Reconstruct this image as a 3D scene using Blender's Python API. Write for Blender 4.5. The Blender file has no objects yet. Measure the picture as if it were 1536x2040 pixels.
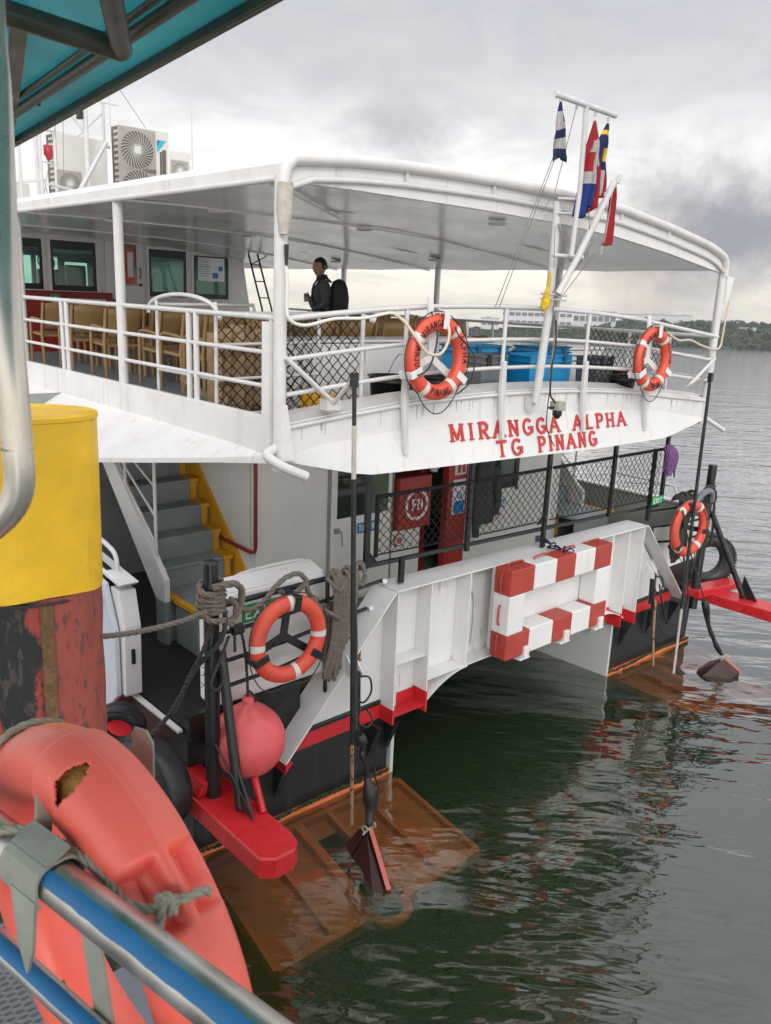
import bpy, math, random
import numpy as np
from mathutils import Matrix, Vector, noise

random.seed(7)
R = math.radians
sc = bpy.context.scene
col = sc.collection

# ------------------------------------------------------------------ camera
cam_d = bpy.data.cameras.new("camera")
cam = bpy.data.objects.new("camera", cam_d)
col.objects.link(cam)
CX = Vector((0.7405740, -0.6709832, 0.0364923))
CU = Vector((0.1182916, 0.1836331, 0.9758514))
CG = Vector((0.6614811, 0.7183735, -0.2153655))
cam.matrix_world = Matrix(((CX.x, CU.x, -CG.x, 0), (CX.y, CU.y, -CG.y, 0), (CX.z, CU.z, -CG.z, 4.6), (0, 0, 0, 1)))
cam_d.sensor_fit = 'VERTICAL'
cam_d.sensor_height = 36.0
cam_d.sensor_width = 27.106
cam_d.lens = 28.9533
cam_d.clip_start = 0.05
cam_d.clip_end = 6000
cam_d.dof.use_dof = True
cam_d.dof.focus_distance = 7.5
cam_d.dof.aperture_fstop = 9
sc.camera = cam

# ------------------------------------------------------------------ sky and sun
SUN_EL, SUN_AZ = R(27), R(216)      # weak sun behind the cloud, behind the viewer
world = bpy.data.worlds.new("World")
sc.world = world
world.use_nodes = True
wn = world.node_tree
wn.nodes.clear()


def N(t, kind, loc=None, **kw):
    n = t.nodes.new(kind)
    for k, v in kw.items():
        setattr(n, k, v)
    return n


def L(t, a, b):
    t.links.new(a, b)


def ramp(t, stops, interp='LINEAR'):
    n = t.nodes.new('ShaderNodeValToRGB')
    n.color_ramp.interpolation = interp
    e = n.color_ramp.elements
    while len(e) < len(stops):
        e.new(0.5)
    for i, (p, c) in enumerate(stops):
        e[i].position = p
        e[i].color = (c[0], c[1], c[2], 1) if not isinstance(c, (int, float)) else (c, c, c, 1)
    return n


def math_(t, op, a, b=None, clamp=False):
    n = t.nodes.new('ShaderNodeMath')
    n.operation = op
    n.use_clamp = clamp
    for i, v in enumerate((a, b)):
        if v is None:
            continue
        if isinstance(v, (int, float)):
            n.inputs[i].default_value = v
        else:
            L(t, v, n.inputs[i])
    return n.outputs[0]


def mixc(t, fac, a, b):
    n = t.nodes.new('ShaderNodeMix')
    n.data_type = 'RGBA'
    for i, v in ((0, fac), (6, a), (7, b)):
        if isinstance(v, (int, float)):
            n.inputs[i].default_value = v
        elif isinstance(v, tuple):
            n.inputs[i].default_value = (v[0], v[1], v[2], 1)
        else:
            L(t, v, n.inputs[i])
    return n.outputs[2]


def build_sky():
    t = wn
    tc = N(t, 'ShaderNodeTexCoord')
    sep = N(t, 'ShaderNodeSeparateXYZ')
    L(t, tc.outputs['Generated'], sep.inputs[0])
    z = sep.outputs[2]
    # base layer of cloud: bright warm band low down, cool grey above, bright overhead
    base = ramp(t, [(0.0, (0.64, 0.59, 0.51)), (0.05, (0.80, 0.74, 0.62)), (0.12, (0.93, 0.905, 0.83)), (0.19, (0.80, 0.795, 0.775)),
                    (0.26, (0.53, 0.53, 0.55)), (0.36, (0.44, 0.44, 0.475)), (0.62, (0.72, 0.72, 0.75)), (1.0, (1.25, 1.25, 1.27))])
    L(t, z, base.inputs[0])
    # stretched cloud noise on a flattened dome
    zz = math_(t, 'ADD', math_(t, 'ABSOLUTE', z), 0.16)
    dv = N(t, 'ShaderNodeVectorMath', operation='DIVIDE')
    cz = N(t, 'ShaderNodeCombineXYZ')
    for i in range(3):
        L(t, zz, cz.inputs[i])
    L(t, tc.outputs['Generated'], dv.inputs[0])
    L(t, cz.outputs[0], dv.inputs[1])
    n1 = N(t, 'ShaderNodeTexNoise')
    n1.inputs['Scale'].default_value = 2.3
    n1.inputs['Detail'].default_value = 9
    n1.inputs['Roughness'].default_value = 0.60
    n1.inputs['Distortion'].default_value = 0.35
    L(t, dv.outputs[0], n1.inputs['Vector'])
    r1 = ramp(t, [(0.44, 0.0), (0.66, 1.0)], 'EASE')
    L(t, n1.outputs[0], r1.inputs[0])
    c = mixc(t, math_(t, 'MULTIPLY', r1.outputs[0], 0.38), base.outputs[0], (0.38, 0.38, 0.42))
    # pale breaks
    n2 = N(t, 'ShaderNodeTexNoise')
    n2.inputs['Scale'].default_value = 2.4
    n2.inputs['Detail'].default_value = 6
    n2.inputs['Roughness'].default_value = 0.62
    L(t, dv.outputs[0], n2.inputs['Vector'])
    r2 = ramp(t, [(0.53, 0.0), (0.72, 1.0)])
    L(t, n2.outputs[0], r2.inputs[0])
    lowm = ramp(t, [(0.0, 0.9), (0.28, 0.35), (0.5, 0.1)])
    L(t, z, lowm.inputs[0])
    c = mixc(t, math_(t, 'MULTIPLY', r2.outputs[0], math_(t, 'MULTIPLY', lowm.outputs[0], 0.6)), c, (0.72, 0.68, 0.58))

    def blob(direction, cos0, cos1, color, amt, nscale, c, lo=0.42, hi=0.6, squash=2.2):
        # a bank of darker cloud round one compass direction, edge broken by noise
        d = N(t, 'ShaderNodeVectorMath', operation='SUBTRACT')
        L(t, tc.outputs['Generated'], d.inputs[0])
        d.inputs[1].default_value = direction
        sc_ = N(t, 'ShaderNodeVectorMath', operation='MULTIPLY')
        L(t, d.outputs[0], sc_.inputs[0])
        sc_.inputs[1].default_value = (1, 1, squash)
        ln = N(t, 'ShaderNodeVectorMath', operation='LENGTH')
        L(t, sc_.outputs[0], ln.inputs[0])
        nn = N(t, 'ShaderNodeTexNoise')
        nn.inputs['Scale'].default_value = nscale
        nn.inputs['Detail'].default_value = 7
        nn.inputs['Roughness'].default_value = 0.62
        L(t, tc.outputs['Generated'], nn.inputs['Vector'])
        e = math_(t, 'ADD', ln.outputs['Value'], math_(t, 'MULTIPLY', math_(t, 'SUBTRACT', nn.outputs[0], 0.5), cos1 * 1.5))
        m = N(t, 'ShaderNodeMapRange')
        m.interpolation_type = 'SMOOTHSTEP'
        L(t, e, m.inputs[0])
        m.inputs[1].default_value = cos0
        m.inputs[2].default_value = cos1
        m.inputs[3].default_value = 1
        m.inputs[4].default_value = 0
        return mixc(t, math_(t, 'MULTIPLY', m.outputs[0], amt), c, color)
    c = blob((0.895, 0.425, 0.115), 0.02, 0.21, (0.22, 0.22, 0.26), 0.95, 10, c, squash=1.9)
    c = blob((0.97, 0.24, 0.10), 0.02, 0.20, (0.30, 0.30, 0.34), 0.6, 6, c)
    c = blob((0.662, 0.717, 0.215), 0.0, 0.085, (0.36, 0.36, 0.39), 0.75, 18, c, squash=1.6)
    c = blob((0.856, 0.512, 0.070), 0.0, 0.085, (0.40, 0.31, 0.28), 0.45, 16, c, squash=0.8)
    # sky brightened on the side behind the viewer, added as fill for the stern
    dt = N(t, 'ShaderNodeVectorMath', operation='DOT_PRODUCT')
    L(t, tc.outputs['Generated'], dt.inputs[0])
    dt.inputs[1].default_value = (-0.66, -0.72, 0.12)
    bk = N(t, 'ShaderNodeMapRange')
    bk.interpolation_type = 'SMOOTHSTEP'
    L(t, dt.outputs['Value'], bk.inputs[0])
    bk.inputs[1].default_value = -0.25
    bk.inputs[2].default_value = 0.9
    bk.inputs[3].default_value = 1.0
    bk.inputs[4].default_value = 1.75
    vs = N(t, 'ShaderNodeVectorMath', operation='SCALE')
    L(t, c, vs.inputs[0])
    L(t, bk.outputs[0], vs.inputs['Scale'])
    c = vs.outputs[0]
    # a little real sky light through the cloud
    sky = N(t, 'ShaderNodeTexSky')
    sky.sky_type = 'NISHITA'
    sky.sun_disc = False
    sky.sun_elevation = SUN_EL
    sky.sun_rotation = SUN_AZ
    b1 = N(t, 'ShaderNodeBackground')
    L(t, sky.outputs[0], b1.inputs[0])
    b1.inputs[1].default_value = 0.05
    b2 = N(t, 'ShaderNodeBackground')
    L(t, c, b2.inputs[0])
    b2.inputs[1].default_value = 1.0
    mx = N(t, 'ShaderNodeMixShader')
    mx.inputs[0].default_value = 0.93
    L(t, b1.outputs[0], mx.inputs[1])
    L(t, b2.outputs[0], mx.inputs[2])
    out = N(t, 'ShaderNodeOutputWorld')
    L(t, mx.outputs[0], out.inputs[0])


build_sky()
sun_d = bpy.data.lights.new("sun", 'SUN')
sun_d.energy = 0.85
sun_d.angle = R(20)
sun_d.color = (1.0, 0.96, 0.90)
sun = bpy.data.objects.new("sun", sun_d)
col.objects.link(sun)
sun.rotation_euler = (Vector((math.sin(SUN_AZ) * math.cos(SUN_EL), math.cos(SUN_AZ) * math.cos(SUN_EL), math.sin(SUN_EL)))).to_track_quat('Z', 'Y').to_euler()
sun.location = (0, 0, 60)

sc.view_settings.view_transform = 'Standard'
sc.view_settings.look = 'None'
sc.view_settings.exposure = 0.55
sc.view_settings.gamma = 1.0
sc.render.engine = 'CYCLES'
sc.cycles.use_denoising = True
sc.cycles.max_bounces = 8
sc.cycles.transparent_max_bounces = 12
sc.cycles.volume_bounces = 0
sc.cycles.caustics_reflective = True
sc.cycles.sample_clamp_indirect = 6.0
sc.cycles.caustics_refractive = False

# boat frame: the ferry lies trimmed a little by the stern and heeled
BM = Matrix(((0.999775, -0.000655, -0.021224, 0), (0.0, 0.999524, -0.030839, 0), (0.021234, 0.030832, 0.999299, 0), (0, 0, 0, 1)))
WM = Matrix.Identity(4)


# ------------------------------------------------------------------ materials
def new_mat(name):
    m = bpy.data.materials.new(name)
    m.use_nodes = True
    t = m.node_tree
    t.nodes.clear()
    out = N(t, 'ShaderNodeOutputMaterial')
    return m, t, out


def paint(name, c, rough=0.45, metal=0.0, var=0.10, scale=2.5, grime=0.0, grimec=(0.16, 0.12, 0.08), streak=0.0,
          streakc=(0.30, 0.17, 0.08), bump=0.0, bscale=40, spec=0.5, chips=0.0, chipc=(0.2, 0.2, 0.2), chipscale=9, coat=0.0, flat=0.0):
    """painted or plastic surface: uneven tone, grime in patches, runs down the height, chips"""
    m, t, out = new_mat(name)
    p = N(t, 'ShaderNodeBsdfPrincipled')
    L(t, p.outputs[0], out.inputs[0])
    tc = N(t, 'ShaderNodeTexCoord')
    n = N(t, 'ShaderNodeTexNoise')
    n.inputs['Scale'].default_value = scale
    n.inputs['Detail'].default_value = 6
    n.inputs['Roughness'].default_value = 0.6
    L(t, tc.outputs['Object'], n.inputs['Vector'])
    d = tuple(max(0, x * (1 - var)) for x in c)
    l = tuple(min(1, x * (1 + var * 0.6)) for x in c)
    r = ramp(t, [(0.3, d), (0.7, l)])
    L(t, n.outputs[0], r.inputs[0])
    cc = r.outputs[0]
    if grime > 0:
        g = N(t, 'ShaderNodeTexNoise')
        g.inputs['Scale'].default_value = scale * 1.7
        g.inputs['Detail'].default_value = 9
        g.inputs['Roughness'].default_value = 0.72
        L(t, tc.outputs['Object'], g.inputs['Vector'])
        gr = ramp(t, [(0.50, 0.0), (0.78, 1.0)])
        L(t, g.outputs[0], gr.inputs[0])
        cc = mixc(t, math_(t, 'MULTIPLY', gr.outputs[0], grime), cc, grimec)
    if streak > 0:
        mp = N(t, 'ShaderNodeMapping')
        mp.inputs['Scale'].default_value = (13, 13, 0.7)
        L(t, tc.outputs['Object'], mp.inputs[0])
        s = N(t, 'ShaderNodeTexNoise')
        s.inputs['Scale'].default_value = 1.0
        s.inputs['Detail'].default_value = 4
        L(t, mp.outputs[0], s.inputs['Vector'])
        sr = ramp(t, [(0.60, 0.0), (0.80, 1.0)])
        L(t, s.outputs[0], sr.inputs[0])
        cc = mixc(t, math_(t, 'MULTIPLY', sr.outputs[0], streak), cc, streakc)
    ro = None
    if chips > 0:
        v = N(t, 'ShaderNodeTexNoise')
        v.inputs['Scale'].default_value = chipscale
        v.inputs['Detail'].default_value = 8
        v.inputs['Roughness'].default_value = 0.75
        L(t, tc.outputs['Object'], v.inputs['Vector'])
        cr = ramp(t, [(0.70 - chips * 0.25, 0.0), (0.72 - chips * 0.25, 1.0)])
        L(t, v.outputs[0], cr.inputs[0])
        cc = mixc(t, cr.outputs[0], cc, chipc)
    L(t, cc, p.inputs['Base Color'])
    rr = N(t, 'ShaderNodeMapRange')
    L(t, n.outputs[0], rr.inputs[0])
    rr.inputs[1].default_value = 0.3
    rr.inputs[2].default_value = 0.7
    rr.inputs[3].default_value = max(0.03, rough * 0.8)
    rr.inputs[4].default_value = min(1, rough * 1.25)
    L(t, rr.outputs[0], p.inputs['Roughness'])
    p.inputs['Metallic'].default_value = metal
    p.inputs['Specular IOR Level'].default_value = spec
    if coat:
        p.inputs['Coat Weight'].default_value = coat
        p.inputs['Coat Roughness'].default_value = 0.1
    if bump > 0 or flat > 0:
        b = N(t, 'ShaderNodeTexNoise')
        b.inputs['Scale'].default_value = bscale
        b.inputs['Detail'].default_value = 4
        L(t, tc.outputs['Object'], b.inputs['Vector'])
        bb = N(t, 'ShaderNodeBump')
        bb.inputs['Strength'].default_value = bump if bump > 0 else flat
        bb.inputs['Distance'].default_value = 0.01
        L(t, b.outputs[0], bb.inputs['Height'])
        L(t, bb.outputs[0], p.inputs['Normal'])
    return m


M = {}
M['white'] = paint('white_paint', (0.72, 0.71, 0.70), 0.38, var=0.07, scale=1.6, grime=0.32, grimec=(0.40, 0.37, 0.33), streak=0.50, streakc=(0.38, 0.31, 0.23), bump=0.10, bscale=9)
M['white_tube'] = paint('white_tube_paint', (0.63, 0.62, 0.61), 0.33, var=0.06, scale=5, grime=0.22, grimec=(0.42, 0.37, 0.32), streak=0.0, chips=0.05, chipc=(0.33, 0.24, 0.17), chipscale=14, bump=0.08, bscale=60)
M['white_clean'] = paint('white_plate_paint', (0.69, 0.69, 0.68), 0.34, var=0.04, scale=1.2, grime=0.22, grimec=(0.46, 0.43, 0.38), streak=0.42, streakc=(0.38, 0.32, 0.25), bump=0.25, bscale=5)
M['ceiling'] = paint('ceiling_paint', (0.78, 0.77, 0.74), 0.20, var=0.07, scale=1.1, grime=0.10, grimec=(0.42, 0.39, 0.34), bump=0.25, bscale=3.0)
M['cream'] = paint('cream_wall_paint', (0.70, 0.685, 0.64), 0.45, var=0.05, scale=1.3, grime=0.10, grimec=(0.4, 0.37, 0.32), streak=0.10)
M['offwhite'] = paint('off_white_wall_paint', (0.80, 0.80, 0.77), 0.42, var=0.05, scale=1.3, grime=0.12, grimec=(0.42, 0.40, 0.35), streak=0.12, streakc=(0.5, 0.48, 0.42))
M['greywall'] = paint('grey_wall_paint', (0.27, 0.29, 0.27), 0.5, var=0.08)
M['paleg'] = paint('pale_grey_hull_paint', (0.50, 0.53, 0.50), 0.4, var=0.06, scale=1.5, streak=0.15, streakc=(0.3, 0.3, 0.26))
M['deckgrey'] = paint('deck_grey_paint', (0.17, 0.195, 0.21), 0.5, var=0.16, scale=4, grime=0.3, grimec=(0.10, 0.10, 0.10), bump=0.2, bscale=80)
M['stepgrey'] = paint('step_grey_paint', (0.235, 0.27, 0.275), 0.42, var=0.12, scale=4, grime=0.25, grimec=(0.12, 0.13, 0.13), bump=0.15, bscale=60)
M['ochre'] = paint('ochre_step_paint', (0.72, 0.36, 0.015), 0.45, var=0.12, scale=6, grime=0.25, grimec=(0.25, 0.13, 0.03))
M['black'] = paint('black_gloss_paint', (0.013, 0.015, 0.016), 0.30, var=0.3, scale=5, grime=0.25, grimec=(0.05, 0.055, 0.055), bump=0.15, bscale=30, chips=0.03, chipc=(0.14, 0.13, 0.12), chipscale=20)
M['hull'] = paint('black_hull_paint', (0.014, 0.018, 0.019), 0.34, var=0.3, scale=1.5, grime=0.35, grimec=(0.045, 0.055, 0.052), streak=0.45, streakc=(0.075, 0.085, 0.08), bump=0.2, bscale=4)
M['blackdeck'] = paint('black_grip_deck', (0.012, 0.012, 0.013), 0.45, var=0.4, scale=30, bump=0.9, bscale=90)
M['red'] = paint('red_gloss_paint', (0.55, 0.020, 0.025), 0.30, var=0.14, scale=6, grime=0.25, grimec=(0.20, 0.02, 0.02), chips=0.12, chipc=(0.40, 0.30, 0.30), chipscale=9, bump=0.12, bscale=18)
M['redband'] = paint('red_band_paint', (0.52, 0.020, 0.025), 0.33, var=0.10, scale=3, grime=0.15, grimec=(0.24, 0.03, 0.03))
M['redbox'] = paint('brick_red_paint', (0.38, 0.045, 0.03), 0.45, var=0.14, scale=3, grime=0.30, grimec=(0.2, 0.05, 0.04), chips=0.03, chipc=(0.7, 0.66, 0.62), chipscale=12)
M['redwall'] = paint('dark_red_wall', (0.26, 0.018, 0.016), 0.45, var=0.12)
M['letter'] = paint('red_letter_paint', (0.50, 0.035, 0.035), 0.4, var=0.12, scale=9)
M['buoy'] = paint('faded_red_rubber', (0.66, 0.10, 0.105), 0.5, var=0.12, scale=5, grime=0.55, grimec=(0.40, 0.055, 0.06), streak=0.3, streakc=(0.35, 0.05, 0.055), bump=0.25, bscale=12)
M['ring'] = paint('orange_ring_plastic', (0.64, 0.075, 0.040), 0.42, var=0.10, scale=4, grime=0.18, grimec=(0.45, 0.07, 0.04), bump=0.1, bscale=25)
M['bigring'] = paint('coral_ring_plastic', (1.0, 0.16, 0.115), 0.38, var=0.08, scale=4, grime=0.14, grimec=(0.62, 0.10, 0.075), bump=0.2, bscale=16, chips=0.03, chipc=(0.98, 0.40, 0.34), chipscale=30)
M['foam'] = paint('yellowed_foam', (0.48, 0.25, 0.05), 0.9, var=0.3, scale=30, bump=0.7, bscale=70)
M['reflect'] = paint('reflective_tape', (0.62, 0.60, 0.55), 0.4, var=0.10, scale=20)
M['tan'] = paint('tan_chair_plastic', (0.34, 0.21, 0.09), 0.42, var=0.14, scale=4, grime=0.2, grimec=(0.2, 0.12, 0.06))
M['blue'] = paint('blue_crate_plastic', (0.010, 0.27, 0.55), 0.38, var=0.10, scale=3)
M['darkblue'] = paint('dark_blue_plastic', (0.006, 0.10, 0.20), 0.4, var=0.10)
M['grey'] = paint('grey_bin_plastic', (0.14, 0.155, 0.17), 0.45, var=0.12)
M['darkplastic'] = paint('black_plastic', (0.012, 0.014, 0.014), 0.38, var=0.2)
M['rubber'] = paint('tyre_rubber', (0.016, 0.018, 0.020), 0.42, var=0.3, scale=8, grime=0.3, grimec=(0.05, 0.055, 0.06), bump=0.3, bscale=40)
M['steel'] = None
M['galv'] = paint('galvanised_steel', (0.36, 0.37, 0.31), 0.6, metal=0.15, var=0.2, scale=9, grime=0.4, grimec=(0.16, 0.18, 0.15), bump=0.15, bscale=40)
M['dullsteel'] = paint('dull_brushed_steel', (0.66, 0.61, 0.54), 0.28, metal=0.75, var=0.2, scale=6, streak=0.3, streakc=(0.30, 0.26, 0.21))
M['mast'] = paint('pale_mast_paint', (0.56, 0.55, 0.55), 0.4, var=0.1, scale=8)
M['worn'] = paint('worn_pole_paint', (0.50, 0.45, 0.40), 0.6, var=0.2, scale=14, grime=0.5, grimec=(0.25, 0.19, 0.14), chips=0.15, chipc=(0.06, 0.05, 0.045), chipscale=26)
M['rustpole'] = paint('rusted_pole', (0.30, 0.17, 0.09), 0.7, var=0.35, scale=16, grime=0.5, grimec=(0.55, 0.40, 0.26), chips=0.55, chipc=(0.020, 0.018, 0.016), chipscale=14)
M['rust'] = paint('rusty_steel', (0.16, 0.085, 0.035), 0.8, var=0.4, scale=20, grime=0.4, grimec=(0.42, 0.34, 0.26))
M['antifoul'] = paint('orange_underwater_paint', (0.74, 0.18, 0.05), 0.6, var=0.22, scale=3, grime=0.30, grimec=(0.16, 0.07, 0.03))
M['pinkred'] = paint('salmon_edge_paint', (0.52, 0.13, 0.11), 0.5, var=0.15)
M['maroon'] = paint('dark_maroon_paint', (0.035, 0.008, 0.007), 0.5, var=0.3)
M['rope'] = paint('grey_brown_rope', (0.17, 0.14, 0.115), 0.9, var=0.25, scale=25, bump=0.5, bscale=160)
M['darkrope'] = paint('dark_wet_rope', (0.045, 0.042, 0.038), 0.8, var=0.3, scale=25, bump=0.5, bscale=160)
M['palerope'] = paint('pale_rope', (0.38, 0.34, 0.27), 0.9, var=0.2, scale=25, bump=0.5, bscale=180)
M['wire'] = paint('thin_line', (0.25, 0.23, 0.20), 0.6)
M['hose'] = paint('beige_hose', (0.60, 0.50, 0.38), 0.5, var=0.12)
M['netblack'] = paint('black_net_wire', (0.010, 0.010, 0.010), 0.65, var=0.3, spec=0.25)
M['ac'] = paint('ac_casing_paint', (0.58, 0.57, 0.53), 0.4, var=0.05, scale=3, grime=0.2, grimec=(0.4, 0.36, 0.3), streak=0.2)
M['acdark'] = paint('ac_grille', (0.13, 0.11, 0.095), 0.5)
M['acgrille'] = paint('ac_fan_guard', (0.33, 0.30, 0.27), 0.5)
M['cyanlogo'] = paint('cyan_mark', (0.02, 0.38, 0.55), 0.4, var=0.03)
M['navy'] = paint('navy_cloth', (0.010, 0.016, 0.07), 0.9, var=0.25, scale=20)
M['flagblue'] = paint('blue_cloth', (0.004, 0.026, 0.15), 0.9, var=0.25, scale=20)
M['flagwhite'] = paint('greyed_white_cloth', (0.40, 0.37, 0.37), 0.9, var=0.2, scale=20)
M['flagred'] = paint('red_cloth', (0.30, 0.010, 0.014), 0.9, var=0.25, scale=20)
M['flagyellow'] = paint('yellow_cloth', (0.62, 0.42, 0.015), 0.9, var=0.35, scale=20)
M['purple'] = paint('purple_mop_yarn', (0.20, 0.09, 0.25), 0.95, var=0.3, scale=30)
M['green_sign'] = paint('green_sign', (0.01, 0.30, 0.09), 0.4, var=0.03)
M['white_sign'] = paint('white_sign', (0.78, 0.80, 0.78), 0.4, var=0.03)
M['blue_sign'] = paint('blue_sign', (0.02, 0.20, 0.55), 0.4, var=0.03)
M['red_sign'] = paint('red_sign', (0.60, 0.08, 0.05), 0.4, var=0.03)
M['black_ink'] = paint('black_ink', (0.015, 0.012, 0.012), 0.6, var=0.05)
M['skin'] = paint('skin', (0.32, 0.18, 0.12), 0.55, var=0.06)
M['hair'] = paint('black_hair', (0.008, 0.007, 0.007), 0.6)
M['jacket'] = paint('dark_jacket', (0.060, 0.066, 0.068), 0.85, var=0.2, scale=12, bump=0.4, bscale=30)
M['trouser'] = paint('dark_trousers', (0.02, 0.02, 0.025), 0.9, var=0.2)
M['bag'] = paint('black_backpack', (0.010, 0.011, 0.012), 0.7, var=0.2, bump=0.3, bscale=30)
M['bluetape'] = paint('blue_tape', (0.02, 0.17, 0.40), 0.5, var=0.10, scale=20)
M['checker'] = None
M['building'] = paint('far_white_wall', (0.55, 0.55, 0.56), 0.8, var=0.06, scale=0.05)
M['farglass'] = paint('far_window_band', (0.10, 0.12, 0.14), 0.4, var=0.1, scale=0.1)
M['farroof'] = paint('far_roof', (0.30, 0.34, 0.38), 0.7, var=0.1, scale=0.05)
M['farrust'] = paint('far_crane_paint', (0.45, 0.47, 0.50), 0.7)
M['trunk'] = paint('bark', (0.10, 0.08, 0.06), 0.9)
M['wood'] = paint('rough_board', (0.33, 0.23, 0.13), 0.8, var=0.3, scale=12)
M['conduit'] = paint('white_conduit', (0.72, 0.70, 0.66), 0.4, var=0.05)
M['lamp_lens'] = paint('red_lamp_lens', (0.35, 0.01, 0.02), 0.2)


def steel_mat():
    m, t, out = new_mat('brushed_stainless')
    p = N(t, 'ShaderNodeBsdfPrincipled')
    L(t, p.outputs[0], out.inputs[0])
    tc = N(t, 'ShaderNodeTexCoord')
    n = N(t, 'ShaderNodeTexNoise')
    n.inputs['Scale'].default_value = 7
    n.inputs['Detail'].default_value = 7
    L(t, tc.outputs['Object'], n.inputs['Vector'])
    r = ramp(t, [(0.35, (0.46, 0.42, 0.36)), (0.65, (0.72, 0.70, 0.67))])
    L(t, n.outputs[0], r.inputs[0])
    L(t, r.outputs[0], p.inputs['Base Color'])
    p.inputs['Metallic'].default_value = 1.0
    rr = ramp(t, [(0.3, 0.30), (0.7, 0.48)])
    L(t, n.outputs[0], rr.inputs[0])
    L(t, rr.outputs[0], p.inputs['Roughness'])
    return m


def glass_mat(name, tint, rough=0.05, trans=0.55):
    m, t, out = new_mat(name)
    tr = N(t, 'ShaderNodeBsdfTransparent')
    tr.inputs[0].default_value = (*tint, 1)
    gl = N(t, 'ShaderNodeBsdfGlossy')
    gl.inputs[0].default_value = (0.9, 0.95, 0.93, 1)
    gl.inputs['Roughness'].default_value = rough
    fr = N(t, 'ShaderNodeFresnel')
    fr.inputs[0].default_value = 1.5
    mx = N(t, 'ShaderNodeMixShader')
    L(t, fr.outputs[0], mx.inputs[0])
    L(t, tr.outputs[0], mx.inputs[1])
    L(t, gl.outputs[0], mx.inputs[2])
    L(t, mx.outputs[0], out.inputs[0])
    return m


def pile_mat():
    """peeling red over black, yellow cap at the head of the pile, weed at the foot"""
    m, t, out = new_mat('pile_peeling_paint')
    p = N(t, 'ShaderNodeBsdfPrincipled')
    L(t, p.outputs[0], out.inputs[0])
    tc = N(t, 'ShaderNodeTexCoord')
    mp = N(t, 'ShaderNodeMapping')
    mp.inputs['Scale'].default_value = (4.5, 4.5, 1.7)
    L(t, tc.outputs['Object'], mp.inputs[0])
    n = N(t, 'ShaderNodeTexNoise')
    n.inputs['Scale'].default_value = 1.0
    n.inputs['Detail'].default_value = 9
    n.inputs['Roughness'].default_value = 0.7
    L(t, mp.outputs[0], n.inputs['Vector'])
    sep = N(t, 'ShaderNodeSeparateXYZ')
    L(t, tc.outputs['Object'], sep.inputs[0])
    # more red on the side towards the boat
    side = math_(t, 'MULTIPLY', math_(t, 'ADD', sep.outputs[0], math_(t, 'MULTIPLY', sep.outputs[1], -0.9)), 0.50)
    v = math_(t, 'ADD', n.outputs[0], side)
    r = ramp(t, [(0.52, (0.008, 0.010, 0.010)), (0.575, (0.035, 0.026, 0.024)), (0.59, (0.32, 0.040, 0.026)), (0.70, (0.36, 0.075, 0.055)), (0.90, (0.26, 0.06, 0.05))])
    L(t, v, r.inputs[0])
    n2 = N(t, 'ShaderNodeTexNoise')
    n2.inputs['Scale'].default_value = 5
    n2.inputs['Detail'].default_value = 8
    L(t, mp.outputs[0], n2.inputs['Vector'])
    r2 = ramp(t, [(0.56, 0.0), (0.62, 0.75)])
    L(t, n2.outputs[0], r2.inputs[0])
    c = mixc(t, r2.outputs[0], r.outputs[0], (0.07, 0.055, 0.05))
    # weed near the water
    wz = N(t, 'ShaderNodeMapRange')
    L(t, math_(t, 'ADD', sep.outputs[2], math_(t, 'MULTIPLY', n.outputs[0], 0.5)), wz.inputs[0])
    wz.inputs[1].default_value = 1.5
    wz.inputs[2].default_value = 1.0
    c = mixc(t, wz.outputs[0], c, (0.035, 0.04, 0.02))
    L(t, c, p.inputs['Base Color'])
    p.inputs['Roughness'].default_value = 0.55
    b = N(t, 'ShaderNodeBump')
    b.inputs['Strength'].default_value = 0.8
    b.inputs['Distance'].default_value = 0.02
    L(t, v, b.inputs['Height'])
    L(t, b.outputs[0], p.inputs['Normal'])
    return m


def canopy_mat():
    m, t, out = new_mat('teal_panel_paint')
    p = N(t, 'ShaderNodeBsdfPrincipled')
    tc = N(t, 'ShaderNodeTexCoord')
    n = N(t, 'ShaderNodeTexNoise')
    n.inputs['Scale'].default_value = 2.2
    n.inputs['Detail'].default_value = 8
    L(t, tc.outputs['Object'], n.inputs['Vector'])
    r = ramp(t, [(0.3, (0.12, 0.40, 0.43)), (0.7, (0.18, 0.52, 0.55))])
    L(t, n.outputs[0], r.inputs[0])
    L(t, r.outputs[0], p.inputs['Base Color'])
    p.inputs['Roughness'].default_value = 0.35
    tl = N(t, 'ShaderNodeBsdfTranslucent')        # thin tinted sheet: daylight comes through from above
    L(t, r.outputs[0], tl.inputs[0])
    ad = N(t, 'ShaderNodeMixShader')
    ad.inputs[0].default_value = 0.6
    L(t, p.outputs[0], ad.inputs[1])
    L(t, tl.outputs[0], ad.inputs[2])
    L(t, ad.outputs[0], out.inputs[0])
    return m


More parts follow.
